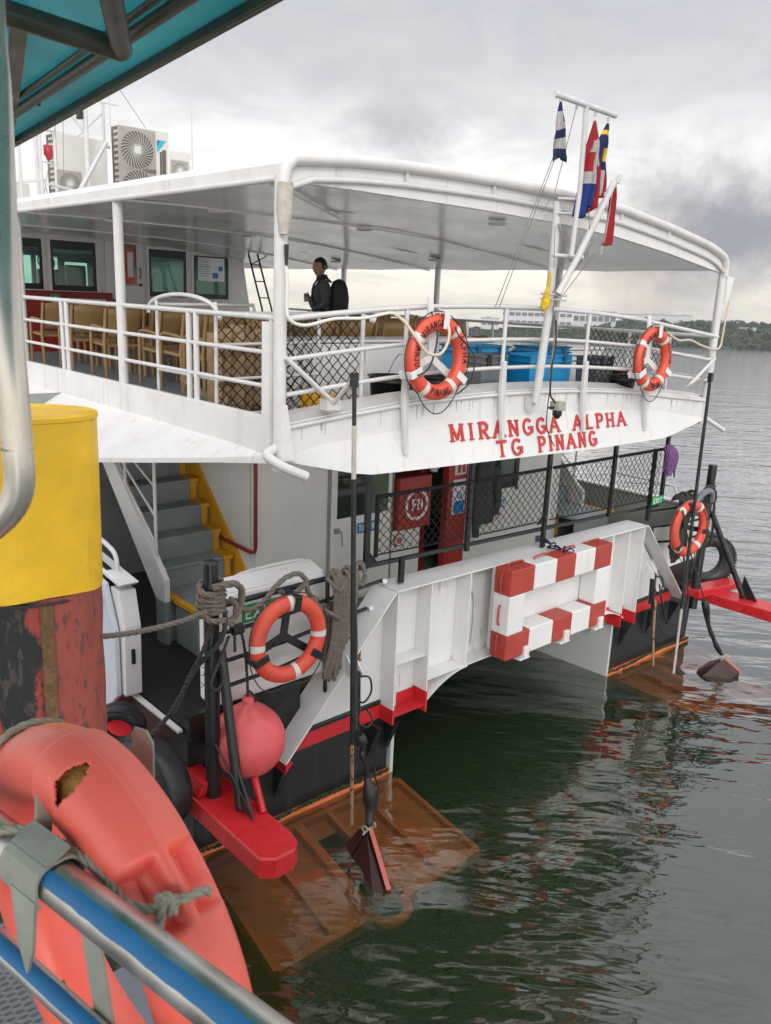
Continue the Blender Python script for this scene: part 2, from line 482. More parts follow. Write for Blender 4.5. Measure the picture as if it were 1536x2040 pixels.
def checker_mat():
    m, t, out = new_mat('chequer_plate')
    p = N(t, 'ShaderNodeBsdfPrincipled')
    L(t, p.outputs[0], out.inputs[0])
    tc = N(t, 'ShaderNodeTexCoord')
    w = []
    for ang in (45, -45):
        mp = N(t, 'ShaderNodeMapping')
        mp.inputs['Rotation'].default_value = (0, 0, R(ang))
        mp.inputs['Scale'].default_value = (28, 60, 1)
        L(t, tc.outputs['Object'], mp.inputs[0])
        v = N(t, 'ShaderNodeTexVoronoi')
        v.inputs['Scale'].default_value = 1
        v.inputs['Randomness'].default_value = 0.05
        L(t, mp.outputs[0], v.inputs['Vector'])
        r = ramp(t, [(0.30, 1.0), (0.40, 0.0)])
        L(t, v.outputs['Distance'], r.inputs[0])
        w.append(r.outputs[0])
    h = math_(t, 'MAXIMUM', w[0], w[1])
    c = mixc(t, h, (0.20, 0.22, 0.24), (0.10, 0.11, 0.12))
    L(t, c, p.inputs['Base Color'])
    p.inputs['Roughness'].default_value = 0.4
    p.inputs['Metallic'].default_value = 0.3
    b = N(t, 'ShaderNodeBump')
    b.inputs['Distance'].default_value = 0.004
    L(t, h, b.inputs['Height'])
    L(t, b.outputs[0], p.inputs['Normal'])
    return m


def foliage_mat(name, a, b_):
    m, t, out = new_mat(name)
    p = N(t, 'ShaderNodeBsdfPrincipled')
    L(t, p.outputs[0], out.inputs[0])
    tc = N(t, 'ShaderNodeTexCoord')
    n = N(t, 'ShaderNodeTexNoise')
    n.inputs['Scale'].default_value = 0.08
    n.inputs['Detail'].default_value = 9
    n.inputs['Roughness'].default_value = 0.7
    L(t, tc.outputs['Object'], n.inputs['Vector'])
    r = ramp(t, [(0.3, a), (0.7, b_)])
    L(t, n.outputs[0], r.inputs[0])
    L(t, r.outputs[0], p.inputs['Base Color'])
    p.inputs['Roughness'].default_value = 0.8
    return m


def water_mat():
    m, t, out = new_mat('harbour_water')
    tc = N(t, 'ShaderNodeTexCoord')
    # ripples: long swell, chop and fine wrinkles
    hs = []
    for sc_, sx, amp, det, ang in ((0.20, 2.2, 1.0, 2, -38), (0.62, 2.6, 0.70, 3, -52), (1.9, 2.4, 0.17, 3, -35), (6.5, 2.2, 0.022, 3, -48), (22.0, 1.6, 0.0022, 2, -30)):
        mp = N(t, 'ShaderNodeMapping')
        mp.vector_type = 'TEXTURE'
        mp.inputs['Rotation'].default_value = (0, 0, R(ang))
        mp.inputs['Scale'].default_value = (1 / sc_, 1 / (sc_ * sx), 1)
        L(t, tc.outputs['Object'], mp.inputs[0])
        n = N(t, 'ShaderNodeTexNoise')
        n.inputs['Scale'].default_value = 1
        n.inputs['Detail'].default_value = det
        n.inputs['Roughness'].default_value = 0.5
        n.inputs['Distortion'].default_value = 0.25
        L(t, mp.outputs[0], n.inputs['Vector'])
        hs.append(math_(t, 'MULTIPLY', n.outputs[0], amp))
    # patches of ruffled and calm water
    pn = N(t, 'ShaderNodeTexNoise')
    pn.inputs['Scale'].default_value = 0.16
    pn.inputs['Detail'].default_value = 2
    L(t, tc.outputs['Object'], pn.inputs['Vector'])
    pr = ramp(t, [(0.38, 0.25), (0.62, 1.0)])
    L(t, pn.outputs[0], pr.inputs[0])
    h = math_(t, 'ADD', math_(t, 'ADD', hs[0], hs[1]), math_(t, 'MULTIPLY', math_(t, 'ADD', hs[2], math_(t, 'ADD', hs[3], hs[4])), pr.outputs[0]))
    b = N(t, 'ShaderNodeBump')
    b.inputs['Strength'].default_value = 1.0
    b.inputs['Distance'].default_value = 0.10
    L(t, h, b.inputs['Height'])
    gl = N(t, 'ShaderNodeBsdfGlossy')
    gl.inputs['Roughness'].default_value = 0.03
    gl.inputs[0].default_value = (0.97, 0.965, 0.98, 1)
    L(t, b.outputs[0], gl.inputs['Normal'])
    tr = N(t, 'ShaderNodeBsdfTransparent')
    tr.inputs[0].default_value = (0.95, 0.95, 0.88, 1)
    df = N(t, 'ShaderNodeBsdfDiffuse')
    df.inputs[0].default_value = (0.052, 0.115, 0.034, 1)
    body = N(t, 'ShaderNodeMixShader')
    body.inputs[0].default_value = 0.20
    L(t, tr.outputs[0], body.inputs[1])
    L(t, df.outputs[0], body.inputs[2])
    fr = N(t, 'ShaderNodeFresnel')
    fr.inputs[0].default_value = 1.36
    L(t, b.outputs[0], fr.inputs['Normal'])
    fb = math_(t, 'MULTIPLY', math_(t, 'POWER', fr.outputs[0], 0.72), 1.55, clamp=True)
    mx = N(t, 'ShaderNodeMixShader')
    L(t, fb, mx.inputs[0])
    L(t, body.outputs[0], mx.inputs[1])
    L(t, gl.outputs[0], mx.inputs[2])
    L(t, mx.outputs[0], out.inputs['Surface'])
    va = N(t, 'ShaderNodeVolumeAbsorption')
    va.inputs[0].default_value = (0.34, 0.40, 0.14, 1)
    va.inputs['Density'].default_value = 0.95
    L(t, va.outputs[0], out.inputs['Volume'])
    return m


M['steel'] = steel_mat()
M['checker'] = checker_mat()
M['pile'] = pile_mat()
M['yellow'] = paint('yellow_pile_cap', (0.90, 0.54, 0.008), 0.36, var=0.14, scale=3, grime=0.34, grimec=(0.50, 0.30, 0.03), streak=0.35, streakc=(0.45, 0.30, 0.06), bump=0.35, bscale=7)
M['teal'] = canopy_mat()
M['tealframe'] = paint('dark_weathered_steel', (0.085, 0.095, 0.070), 0.45, metal=0.2, var=0.4, scale=9, grime=0.5, grimec=(0.035, 0.035, 0.028))
M['window_teal'] = glass_mat('teal_window_glass', (0.52, 0.78, 0.72))
M['window_green'] = paint('green_dark_glass', (0.018, 0.035, 0.024), 0.06, var=0.3, scale=1.5, spec=0.8)
M['water'] = water_mat()
M['leaf'] = foliage_mat('far_foliage', (0.014, 0.030, 0.013), (0.050, 0.075, 0.030))


# ------------------------------------------------------------------ mesh builder
class MB:
    def __init__(s):
        s.v, s.f, s.sm, s.mi = [], [], [], []

    def add(s, verts, faces, smooth=False, mi=0):
        o = len(s.v)
        s.v.extend([tuple(v) for v in verts])
        for f in faces:
            s.f.append(tuple(i + o for i in f))
            s.sm.append(smooth)
            s.mi.append(mi)
        return s

    def box(s, x0, x1, y0, y1, z0, z1, mi=0):
        v = [(x, y, z) for z in (z0, z1) for y in (y0, y1) for x in (x0, x1)]
        return s.add(v, [(0, 2, 3, 1), (4, 5, 7, 6), (0, 1, 5, 4), (2, 6, 7, 3), (0, 4, 6, 2), (1, 3, 7, 5)], mi=mi)

    def obox(s, c, ax, ay, az, mi=0):
        """box about centre c with half-axis vectors"""
        c, ax, ay, az = Vector(c), Vector(ax), Vector(ay), Vector(az)
        v = [c + ax * i + ay * j + az * k for k in (-1, 1) for j in (-1, 1) for i in (-1, 1)]
        return s.add(v, [(0, 2, 3, 1), (4, 5, 7, 6), (0, 1, 5, 4), (2, 6, 7, 3), (0, 4, 6, 2), (1, 3, 7, 5)], mi=mi)

    def prism(s, loop, off, mi=0, smooth=False):
        """polygon loop extruded by vector off"""
        n = len(loop)
        a = [Vector(p) for p in loop]
        off = Vector(off)
        v = a + [p + off for p in a]
        nrm = Vector((0, 0, 0))
        for i in range(n):
            nrm += a[i].cross(a[(i + 1) % n])
        f = [tuple(range(n)), tuple(range(2 * n - 1, n - 1, -1))]
        f += [((i + 1) % n, i, i + n, (i + 1) % n + n) for i in range(n)]
        if nrm.dot(off) > 0:
            f = [tuple(reversed(q)) for q in f]
        return s.add(v, f, smooth, mi)

    def bar(s, a, b, w, h, up=(0, 0, 1), mi=0):
        """flat bar from a to b, w across, h along up"""
        a, b = Vector(a), Vector(b)
        d = (b - a)
        ln = d.length
        d.normalize()
        up = Vector(up)
        sd = d.cross(up)
        if sd.length < 1e-4:
            sd = d.cross(Vector((1, 0, 0)))
        sd.normalize()
        u = sd.cross(d)
        return s.obox((a + b) / 2, d * ln / 2, sd * w / 2, u * h / 2, mi)

    def tube(s, pts, r, n=10, closed=False, caps=True, mi=0, smooth=True):
        pts = [Vector(p) for p in pts]
        m = len(pts)
        rs = r if isinstance(r, (list, tuple)) else [r] * m
        tang = []
        for i in range(m):
            if closed:
                d = pts[(i + 1) % m] - pts[i - 1]
            else:
                d = pts[min(i + 1, m - 1)] - pts[max(i - 1, 0)]
            tang.append(d.normalized() if d.length > 1e-9 else Vector((0, 0, 1)))
        ref = Vector((0, 0, 1)) if abs(tang[0].z) < 0.9 else Vector((1, 0, 0))
        u = tang[0].cross(ref).normalized()
        v, f = [], []
        for i in range(m):
            u = (u - tang[i] * u.dot(tang[i]))
            u = u.normalized() if u.length > 1e-6 else tang[i].orthogonal().normalized()
            w = tang[i].cross(u)
            for k in range(n):
                a = 2 * math.pi * k / n
                v.append(pts[i] + (u * math.cos(a) + w * math.sin(a)) * rs[i])
        for i in range(m if closed else m - 1):
            j = (i + 1) % m
            for k in range(n):
                k2 = (k + 1) % n
                f.append((i * n + k, i * n + k2, j * n + k2, j * n + k))
        s.add(v, f, smooth, mi)
        if caps and not closed:
            s.add(v[:n], [tuple(range(n - 1, -1, -1))], False, mi)
            s.add(v[-n:], [tuple(range(n))], False, mi)
        return s

    def lathe(s, prof, c, n=24, axis=(0, 0, 1), mi=0, smooth=True):
        ax = Vector(axis).normalized()
        u = ax.orthogonal().normalized()
        w = ax.cross(u)
        c = Vector(c)
        v = []
        for r, h in prof:
            for k in range(n):
                a = 2 * math.pi * k / n
                v.append(c + ax * h + (u * math.cos(a) + w * math.sin(a)) * r)
        f = []
        for i in range(len(prof) - 1):
            for k in range(n):
                k2 = (k + 1) % n
                f.append((i * n + k, i * n + k2, (i + 1) * n + k2, (i + 1) * n + k))
        return s.add(v, f, smooth, mi)

    def torus(s, c, nrm, Rm, ra, rb, nu=56, nv=14, mi=0, a0=0, a1=None, up=(0, 0, 1)):
        """ra radial half size, rb half size along the axis"""
        nrm = Vector(nrm).normalized()
        up = Vector(up)
        u = (up - nrm * up.dot(nrm)).normalized()
        w = u.cross(nrm)
        c = Vector(c)
        full = a1 is None
        a1 = 2 * math.pi if full else a1
        cnt = nu if full else nu + 1
        v, f = [], []
        for i in range(cnt):
            a = a0 + (a1 - a0) * i / nu
            rd = u * math.cos(a) + w * math.sin(a)
            for k in range(nv):
                b = 2 * math.pi * k / nv
                v.append(c + rd * (Rm + ra * math.cos(b)) + nrm * rb * math.sin(b))
        for i in range(nu):
            j = (i + 1) % cnt
            for k in range(nv):
                k2 = (k + 1) % nv
                f.append((i * nv + k, j * nv + k, j * nv + k2, i * nv + k2))
        s.add(v, f, True, mi)
        return s

    def rope(s, pts, r, lay=5.0, n=6, strands=3, mi=0):
        """laid rope: strands twisted round the path, resampled evenly"""
        P = resample(pts, r * 0.9)
        m = len(P)
        tang = [(P[min(i + 1, m - 1)] - P[max(i - 1, 0)]).normalized() for i in range(m)]
        u = tang[0].orthogonal().normalized()
        fr = []
        for i in range(m):
            u = (u - tang[i] * u.dot(tang[i]))
            u = u.normalized() if u.length > 1e-6 else tang[i].orthogonal().normalized()
            fr.append((u.copy(), tang[i].cross(u)))
        for k in range(strands):
            q = []
            for i in range(m):
                a = 2 * math.pi * k / strands + i * 0.9 / lay * 2 * math.pi / 1.6
                q.append(P[i] + (fr[i][0] * math.cos(a) + fr[i][1] * math.sin(a)) * r * 0.48)
            s.tube(q, r * 0.56, n=n, mi=mi)
        return s

    def pieces(s):
        """connected pieces, joined where corners coincide"""
        par = {}

        def find(a):
            while par[a] != a:
                par[a] = par[par[a]]
                a = par[a]
            return a
        key = [tuple(round(c, 4) for c in v) for v in s.v]
        for k in key:
            par.setdefault(k, k)
        for f in s.f:
            r0 = find(key[f[0]])
            for i in f[1:]:
                par[find(key[i])] = r0
        grp = {}
        for i, f in enumerate(s.f):
            grp.setdefault(find(key[f[0]]), []).append(i)
        out = []
        for g in grp.values():
            m = MB()
            idx = {}
            for i in g:
                q = []
                for a in s.f[i]:
                    if a not in idx:
                        idx[a] = len(m.v)
                        m.v.append(s.v[a])
                    q.append(idx[a])
                m.f.append(tuple(q))
                m.sm.append(s.sm[i])
                m.mi.append(s.mi[i])
            out.append(m)
        return out

    def build(s, name, mats, parent=None, base=(0, 0, 0), bevel=0.0):
        me = bpy.data.meshes.new(name)
        b = Vector(base)
        me.from_pydata([Vector(v) - b for v in s.v], [], s.f)
        mats = mats if isinstance(mats, (list, tuple)) else [mats]
        for m in mats:
            me.materials.append(M[m] if isinstance(m, str) else m)
        me.polygons.foreach_set('use_smooth', s.sm)
        me.polygons.foreach_set('material_index', s.mi)
        me.update()
        ob = bpy.data.objects.new(name, me)
        col.objects.link(ob)
        if parent is not None:
            ob.parent = parent
        if bevel > 0:
            md = ob.modifiers.new('bevel', 'BEVEL')
            md.width = bevel
            md.segments = 2
            md.limit_method = 'ANGLE'
            md.angle_limit = R(50)
        return ob


def resample(pts, step):
    pts = [Vector(p) for p in pts]
    out = [pts[0]]
    acc = 0.0
    for a, b in zip(pts, pts[1:]):
        ln = (b - a).length
        if ln < 1e-9:
            continue
        d = step - acc
        while d <= ln:
            out.append(a + (b - a) * (d / ln))
            d += step
        acc = (acc + ln) % step if ln >= step - acc else acc + ln
    if len(out) < 2:
        out.append(pts[-1])
    return out


def spline(pts, k=8, closed=False):
    """Catmull-Rom through pts"""
    pts = [Vector(p) for p in pts]
    n = len(pts)
    out = []
    rng = range(n if closed else n - 1)
    for i in rng:
        if closed:
            p0, p1, p2, p3 = pts[i - 1], pts[i], pts[(i + 1) % n], pts[(i + 2) % n]
        else:
            p0, p1, p2, p3 = pts[max(i - 1, 0)], pts[i], pts[i + 1], pts[min(i + 2, n - 1)]
        for j in range(k):
            t = j / k
            out.append(0.5 * ((2 * p1) + (p2 - p0) * t + (2 * p0 - 5 * p1 + 4 * p2 - p3) * t * t + (3 * p1 - p0 - 3 * p2 + p3) * t ** 3))
    if not closed:
        out.append(pts[-1])
    return out


def set_tag(o, label=None, cat=None, group=None, kind=None):
    for k, v in (('label', label), ('category', cat), ('group', group), ('kind', kind)):
        if v:
            o[k] = v
    return o


EACH = {'stiffener', 'ledge', 'bolt', 'bracket', 'red_band', 'red_block', 'white_block', 'foot_clip', 'grab_handle', 'black_rail', 'rail_socket', 'mesh_post',
        'gusset', 'stern_rail', 'side_rail', 'rail_post', 'ceiling_light', 'ceiling_rib', 'tread', 'riser', 'net_post', 'drain_pipe', 'pole_bracket', 'side_bulwark', 'pillar',
        'flange', 'door_track', 'wall_seam', 'deck_edge', 'deck_marking', 'cabin_wall', 'passage_wall', 'slot', 'steering', 'mast_strut', 'shackle', 'aerial',
        'wire', 'rib', 'horn', 'post', 'panel', 'purlin', 'rafter', 'gate_rail', 'slat', 'trim', 'notice', 'halyard', 'hydraulic_hose', 'cable', 'roof_rack', 'window_mask', 'tread_edge', 'clip', 'roof_mast', 'landing_edge', 'landing', 'steering_wheel', 'slot'}


class Thing:
    def __init__(s, name, label, cat, base, frame=WM, group=None, rot=None):
        s.o = bpy.data.objects.new(name, None)
        s.o.empty_display_size = 0.2
        col.objects.link(s.o)
        s.base = Vector(base)
        s.o.matrix_world = frame @ Matrix.Translation(s.base) @ (rot if rot is not None else Matrix.Identity(4))
        set_tag(s.o, label, cat, group)

    def part(s, name, mb, mat, label=None, parent=None, bevel=0.0):
        if name in EACH:
            pcs = mb.pieces()
            if 1 < len(pcs) < 60:
                obs = [p.build(name, mat, parent if parent is not None else s.o, s.base, bevel) for p in pcs]
                for o in obs:
                    if label:
                        o['label'] = label
                return obs[0]
        ob = mb.build(name, mat, parent if parent is not None else s.o, s.base, bevel)
        if label:
            ob['label'] = label
        return ob


def single(name, label, cat, mb, mat, base, frame=WM, group=None, kind=None, bevel=0.0):
    ob = mb.build(name, mat, None, base, bevel)
    ob.matrix_world = frame @ Matrix.Translation(Vector(base))
    set_tag(ob, label, cat, group, kind)
    return ob


def lerp_tab(tab, x):
    if x <= tab[0][0]:
        return tab[0][1]
    for (a, va), (b, vb) in zip(tab, tab[1:]):
        if x <= b:
            return va + (vb - va) * (x - a) / (b - a)
    return tab[-1][1]


# ------------------------------------------------------------------ lettering
def arc(cx, cy, rx, ry, a0, a1, n=8):
    return [(cx + rx * math.cos(R(a0 + (a1 - a0) * i / n)), cy + ry * math.sin(R(a0 + (a1 - a0) * i / n))) for i in range(n + 1)]


GL = {
    'A': (0.72, [[(0.02, 0), (0.36, 1)], [(0.36, 1), (0.70, 0)], [(0.15, 0.36), (0.57, 0.36)]], [(0.02, 0), (0.70, 0)]),
    'B': (0.62, [[(0.1, 0), (0.1, 1)], [(0.1, 1)] + arc(0.32, 0.76, 0.22, 0.24, 90, -90) + [(0.1, 0.52)], [(0.1, 0.52)] + arc(0.34, 0.26, 0.24, 0.26, 90, -90) + [(0.1, 0)]], []),
    'C': (0.66, [arc(0.36, 0.5, 0.30, 0.5, 50, 310, 14)], []),
    'D': (0.66, [[(0.1, 0), (0.1, 1)], [(0.1, 1)] + arc(0.28, 0.5, 0.32, 0.5, 90, -90, 10) + [(0.1, 0)]], []),
    'E': (0.58, [[(0.1, 0), (0.1, 1)], [(0.1, 1), (0.56, 1)], [(0.1, 0.52), (0.46, 0.52)], [(0.1, 0), (0.56, 0)]], []),
    'F': (0.56, [[(0.1, 0), (0.1, 1)], [(0.1, 1), (0.56, 1)], [(0.1, 0.52), (0.46, 0.52)]], []),
    'G': (0.70, [arc(0.36, 0.5, 0.30, 0.5, 50, 350, 16), [(0.66, 0.44), (0.66, 0.1)], [(0.42, 0.44), (0.70, 0.44)]], []),
    'H': (0.72, [[(0.12, 0), (0.12, 1)], [(0.60, 0), (0.60, 1)], [(0.12, 0.5), (0.60, 0.5)]], [(0.12, 0), (0.12, 1), (0.60, 0), (0.60, 1)]),
    'I': (0.30, [[(0.15, 0), (0.15, 1)]], [(0.15, 0), (0.15, 1)]),
    'J': (0.52, [[(0.40, 1), (0.40, 0.24)] + arc(0.22, 0.24, 0.18, 0.24, 0, -180)], []),
    'K': (0.66, [[(0.1, 0), (0.1, 1)], [(0.58, 1), (0.14, 0.45)], [(0.26, 0.58), (0.62, 0)]], []),
    'L': (0.58, [[(0.14, 0), (0.14, 1)], [(0.14, 0.03), (0.56, 0.03)]], [(0.14, 0), (0.14, 1)]),
    'M': (0.86, [[(0.12, 0), (0.12, 1)], [(0.12, 1), (0.43, 0.1)], [(0.43, 0.1), (0.74, 1)], [(0.74, 1), (0.74, 0)]], [(0.12, 0), (0.12, 1), (0.74, 0), (0.74, 1)]),
    'N': (0.72, [[(0.12, 0), (0.12, 1)], [(0.12, 1), (0.60, 0)], [(0.60, 0), (0.60, 1)]], [(0.12, 0), (0.12, 1), (0.60, 1)]),
    'O': (0.72, [arc(0.36, 0.5, 0.30, 0.5, 0, 360, 20)], []),
    'P': (0.62, [[(0.14, 0), (0.14, 1)], [(0.14, 1)] + arc(0.34, 0.74, 0.24, 0.26, 90, -90) + [(0.14, 0.48)]], [(0.14, 0), (0.14, 1)]),
    'R': (0.68, [[(0.14, 0), (0.14, 1)], [(0.14, 1)] + arc(0.34, 0.74, 0.24, 0.26, 90, -90) + [(0.14, 0.48)], [(0.34, 0.48), (0.60, 0)]], [(0.14, 0), (0.14, 1), (0.62, 0)]),
    'S': (0.58, [arc(0.30, 0.74, 0.22, 0.26, 40, 270, 10) + arc(0.30, 0.25, 0.24, 0.25, 90, -140, 10)], []),
    'T': (0.66, [[(0.33, 0), (0.33, 1)], [(0.04, 0.97), (0.62, 0.97)]], [(0.33, 0)]),
    'U': (0.70, [[(0.12, 1), (0.12, 0.28)] + arc(0.36, 0.28, 0.24, 0.28, 180, 360) + [(0.60, 1)]], []),
    'V': (0.68, [[(0.02, 1), (0.34, 0)], [(0.34, 0), (0.66, 1)]], []),
    'W': (0.92, [[(0.02, 1), (0.24, 0)], [(0.24, 0), (0.46, 0.9)], [(0.46, 0.9), (0.68, 0)], [(0.68, 0), (0.90, 1)]], []),
    'X': (0.66, [[(0.04, 0), (0.62, 1)], [(0.62, 0), (0.04, 1)]], []),
    'Y': (0.64, [[(0.32, 0), (0.32, 0.5)], [(0.32, 0.5), (0.04, 1)], [(0.32, 0.5), (0.60, 1)]], []),
}


def text_strokes(txt, h, gap=0.16, space=0.5, width=None):
    """list of (polyline, is_serif) in metres, origin left baseline, and total width"""
    x = 0.0
    out = []
    for ch in txt:
        if ch == ' ':
            x += space
            continue
        w, st, se = GL[ch]
        for s in st:
            out.append(([(x + a, b) for a, b in s], False))
        for a, b in se:
            out.append(([(x + a - 0.13, b), (x + a + 0.13, b)], True))
        x += w + gap
    tot = (x - gap)
    sx = (width / tot) if width else h
    return [([(a * sx, b * h) for a, b in p], s) for p, s in out], tot * sx


def put_text(mb, txt, fn, h, thick=0.15, serif=False, width=None, gap=0.16, space=0.5, depth=0.0, mi=0, step=None):
    """fn(u, v, d) -> 3D point; each stroke a thin raised slab, none in the same plane"""
    st, tot = text_strokes(txt, h, gap, space, width)
    k = 0
    for p, se in st:
        if se and not serif:
            continue
        k += 1
        hw = (0.055 if se else thick / 2) * h
        dd = depth + (k % 7) * 0.0006
        if step:
            q = []
            for a, b in zip(p, p[1:]):
                m = max(1, int(math.hypot(b[0] - a[0], b[1] - a[1]) / step))
                q += [(a[0] + (b[0] - a[0]) * i / m, a[1] + (b[1] - a[1]) * i / m) for i in range(m)]
            p = q + [p[-1]]
        n = len(p)
        lft, rgt = [], []
        for i in range(n):
            a, b = p[max(i - 1, 0)], p[min(i + 1, n - 1)]
            dx, dy = b[0] - a[0], b[1] - a[1]
            l_ = math.hypot(dx, dy) or 1
            nx, ny = -dy / l_ * hw, dx / l_ * hw
            ex = (-dx / l_ * hw * 0.5, -dy / l_ * hw * 0.5) if (i == 0 and not se) else ((dx / l_ * hw * 0.5, dy / l_ * hw * 0.5) if (i == n - 1 and not se) else (0, 0))
            lft.append((p[i][0] + nx + ex[0], p[i][1] + ny + ex[1]))
            rgt.append((p[i][0] - nx + ex[0], p[i][1] - ny + ex[1]))
        v = []
        for (a, b) in lft:
            v += [fn(a, b, dd), fn(a, b, 0)]
        for (a, b) in rgt:
            v += [fn(a, b, dd), fn(a, b, 0)]
        f = []
        o = 2 * n
        for i in range(n - 1):
            f.append((2 * i, 2 * i + 2, o + 2 * i + 2, o + 2 * i))
            f.append((2 * i + 1, 2 * i + 3, 2 * i + 2, 2 * i))
            f.append((o + 2 * i, o + 2 * i + 2, o + 2 * i + 3, o + 2 * i + 1))
        f.append((0, o, o + 1, 1))
        f.append((2 * n - 2, 2 * n - 1, o + 2 * n - 1, o + 2 * n - 2))
        mb.add(v, f, False, mi)
    return tot


# ================================================================== SETTING
wb = MB()
wb.box(-1500, 1500, -1500, 1500, -9, 0)
water = wb.build('water', 'water')
set_tag(water, kind='structure')


def shore():
    """low wooded shore across the harbour, 700 to 900 m off"""
    rnd = random.Random(5)
    mb = MB()
    prof = [(18.0, 0.6), (23.2, 0.98), (25.8, 1.12), (27.5, 1.05), (29.5, 1.0), (31.0, 1.15), (33, 0.92), (35, 0.66), (38, 0.55), (41, 0.42), (44, 0.36), (49, 0.28), (58, 0.25)]
    n = 130
    rows = [(0, -1.0), (0.004, 0.6), (0.03, 5.0), (0.07, 12.0), (0.14, 17.5), (0.22, 19.0), (0.5, 17.0)]
    D = 735.0
    v, f = [], []
    for i in range(n + 1):
        az = 14 + (62 - 14) * i / n
        hh = lerp_tab(prof, az)
        dir_ = Vector((math.cos(R(az)), math.sin(R(az)), 0))
        for k, (dd, z) in enumerate(rows):
            q = dir_ * D * (1 + dd)
            zz = z * (hh if k > 1 else 1) + (noise.noise(Vector((az * 0.6, k * 1.3, 2))) * 3.0 if k > 2 else 0)
            v.append((q.x, q.y, zz))
    m = len(rows)
    for i in range(n):
        for k in range(m - 1):
            a = i * m + k
            f.append((a, a + m, a + m + 1, a + 1))
    mb.add(v, f, True)
    set_tag(mb.build('hill', 'leaf'), kind='structure')
    # the wood on it: hundreds of crowns nobody could count
    tb = MB()
    ico = []
    t_ = (1 + 5 ** 0.5) / 2
    for a, b in ((-1, t_), (1, t_), (-1, -t_), (1, -t_)):
        ico += [(a, b, 0), (0, a, b), (b, 0, a)]
    cnt = 0
    for i in range(2600):
        az = rnd.uniform(17, 60)
        hh = lerp_tab(prof, az)
        dd = rnd.random() ** 1.4 * 0.24
        z = 0
        for (d0, z0), (d1, z1) in zip(rows, rows[1:]):
            if d0 <= dd <= d1:
                z = z0 + (z1 - z0) * (dd - d0) / (d1 - d0)
        c = Vector((math.cos(R(az)), math.sin(R(az)), 0)) * D * (1 + dd)
        s = rnd.uniform(2.0, 4.6) * (0.55 + 0.45 * min(1, hh))
        c.z = z * hh + s * 0.35
        # crown: clusters of small leafy facets round several lobes
        for q in range(3):
            o = Vector((rnd.uniform(-1, 1), rnd.uniform(-1, 1), rnd.uniform(-0.3, 0.9))) * s * 0.6
            r_ = s * rnd.uniform(0.45, 0.75)
            vv = []
            for k in range(10):
                d = Vector((rnd.gauss(0, 1), rnd.gauss(0, 1), rnd.gauss(0, 1))).normalized()
                p = c + o + d * r_ * rnd.uniform(0.75, 1.1)
                a = Vector((rnd.gauss(0, 1), rnd.gauss(0, 1), rnd.gauss(0, 1))).normalized() * r_ * 0.55
                b = d.cross(a).normalized() * r_ * 0.55
                tb.add([p - a, p + b, p + a, p - b], [(0, 1, 2, 3)])
    w = tb.build('wood', 'leaf')
    set_tag(w, kind='stuff')


shore()


def far_building(name, az0, az1, d, z0, z1, label, depth=18, mat='building', bands=0, roofmat='farroof', group=None, blocks=None):
    a = Vector((math.cos(R(az0)), math.sin(R(az0)), 0)) * d
    b = Vector((math.cos(R(az1)), math.sin(R(az1)), 0)) * d
    base = (a + b) / 2
    base.z = z0
    th = Thing(name, label, 'building', base, group=group)
    ex = (b - a)
    ln = ex.length
    ex.normalize()
    ey = Vector((-ex.y, ex.x, 0))
    if ey.dot(a) < 0:
        ey = -ey
    mid = (a + b) / 2 + ey * depth / 2
    mb = MB()
    mb.obox(Vector((mid.x, mid.y, (z0 + z1) / 2)), ex * ln / 2, ey * depth / 2, Vector((0, 0, (z1 - z0) / 2)))
    th.part('wall', mb, mat)
    rb = MB()
    rb.obox(Vector((mid.x, mid.y, z1 + 0.3)), ex * (ln / 2 + 0.4), ey * (depth / 2 + 0.4), Vector((0, 0, 0.3)))
    for k in range(max(1, int(ln / 22))):
        q = mid + ex * (random.uniform(-0.45, 0.45) * ln)
        rb.obox(Vector((q.x, q.y, z1 + 1.1)), ex * random.uniform(0.8, 2.2), ey * 1.5, Vector((0, 0, 0.6)))
    th.part('roof', rb, roofmat)
    for r_ in range(bands):
        zz = z0 + (z1 - z0) * (r_ + 0.62) / (bands + 0.1)
        m2 = max(3, int(ln / 5.5))
        for k in range(m2):
            wb_ = MB()
            q = (a + b) / 2 - ex * ln / 2 + ex * ln * (k + 0.5) / m2
            wb_.obox(Vector((q.x, q.y, zz)), ex * ln / m2 * 0.40, ey * 0.25, Vector((0, 0, (z1 - z0) / (bands + 0.5) * 0.24)))
            th.part('window', wb_, 'farglass')
    return th


far_building('office_building', 35.4, 40.0, 800, 12, 27.5, 'long pale office block with two rows of dark windows on the far shore', bands=2)
far_building('office_building', 32.6, 35.35, 815, 14, 28.6, 'tall pale block with a pair of dark windows right of the long office block', bands=1)
far_building('warehouse', 27.9, 32.5, 860, 16, 28.5, 'very long windowless white shed on the wooded hill across the water', depth=40)
far_building('warehouse', 25.2, 27.7, 850, 16, 24.0, 'low blue grey shed at the right end of the far hill', mat='farroof')
far_building('hall', 24.1, 25.2, 800, 15.5, 18.0, 'small pale hall under a dark roof among the trees right of the corner post', mat='building')
far_building('office_building', 40.2, 41.4, 790, 9, 19.0, 'small pale block with a dark window grid left of the long office block', bands=1)
far_sheds = [(42.2, 43.1, 700, 2, 14), (43.3, 44.9, 770, 2, 17), (45.2, 46.3, 720, 1, 12.5), (46.6, 48.0, 790, 2, 15.5), (48.4, 49.6, 760, 1, 12), (50.0, 51.5, 790, 2, 15), (52.0, 53.2, 750, 1, 11), (53.8, 55.4, 800, 2, 14)]
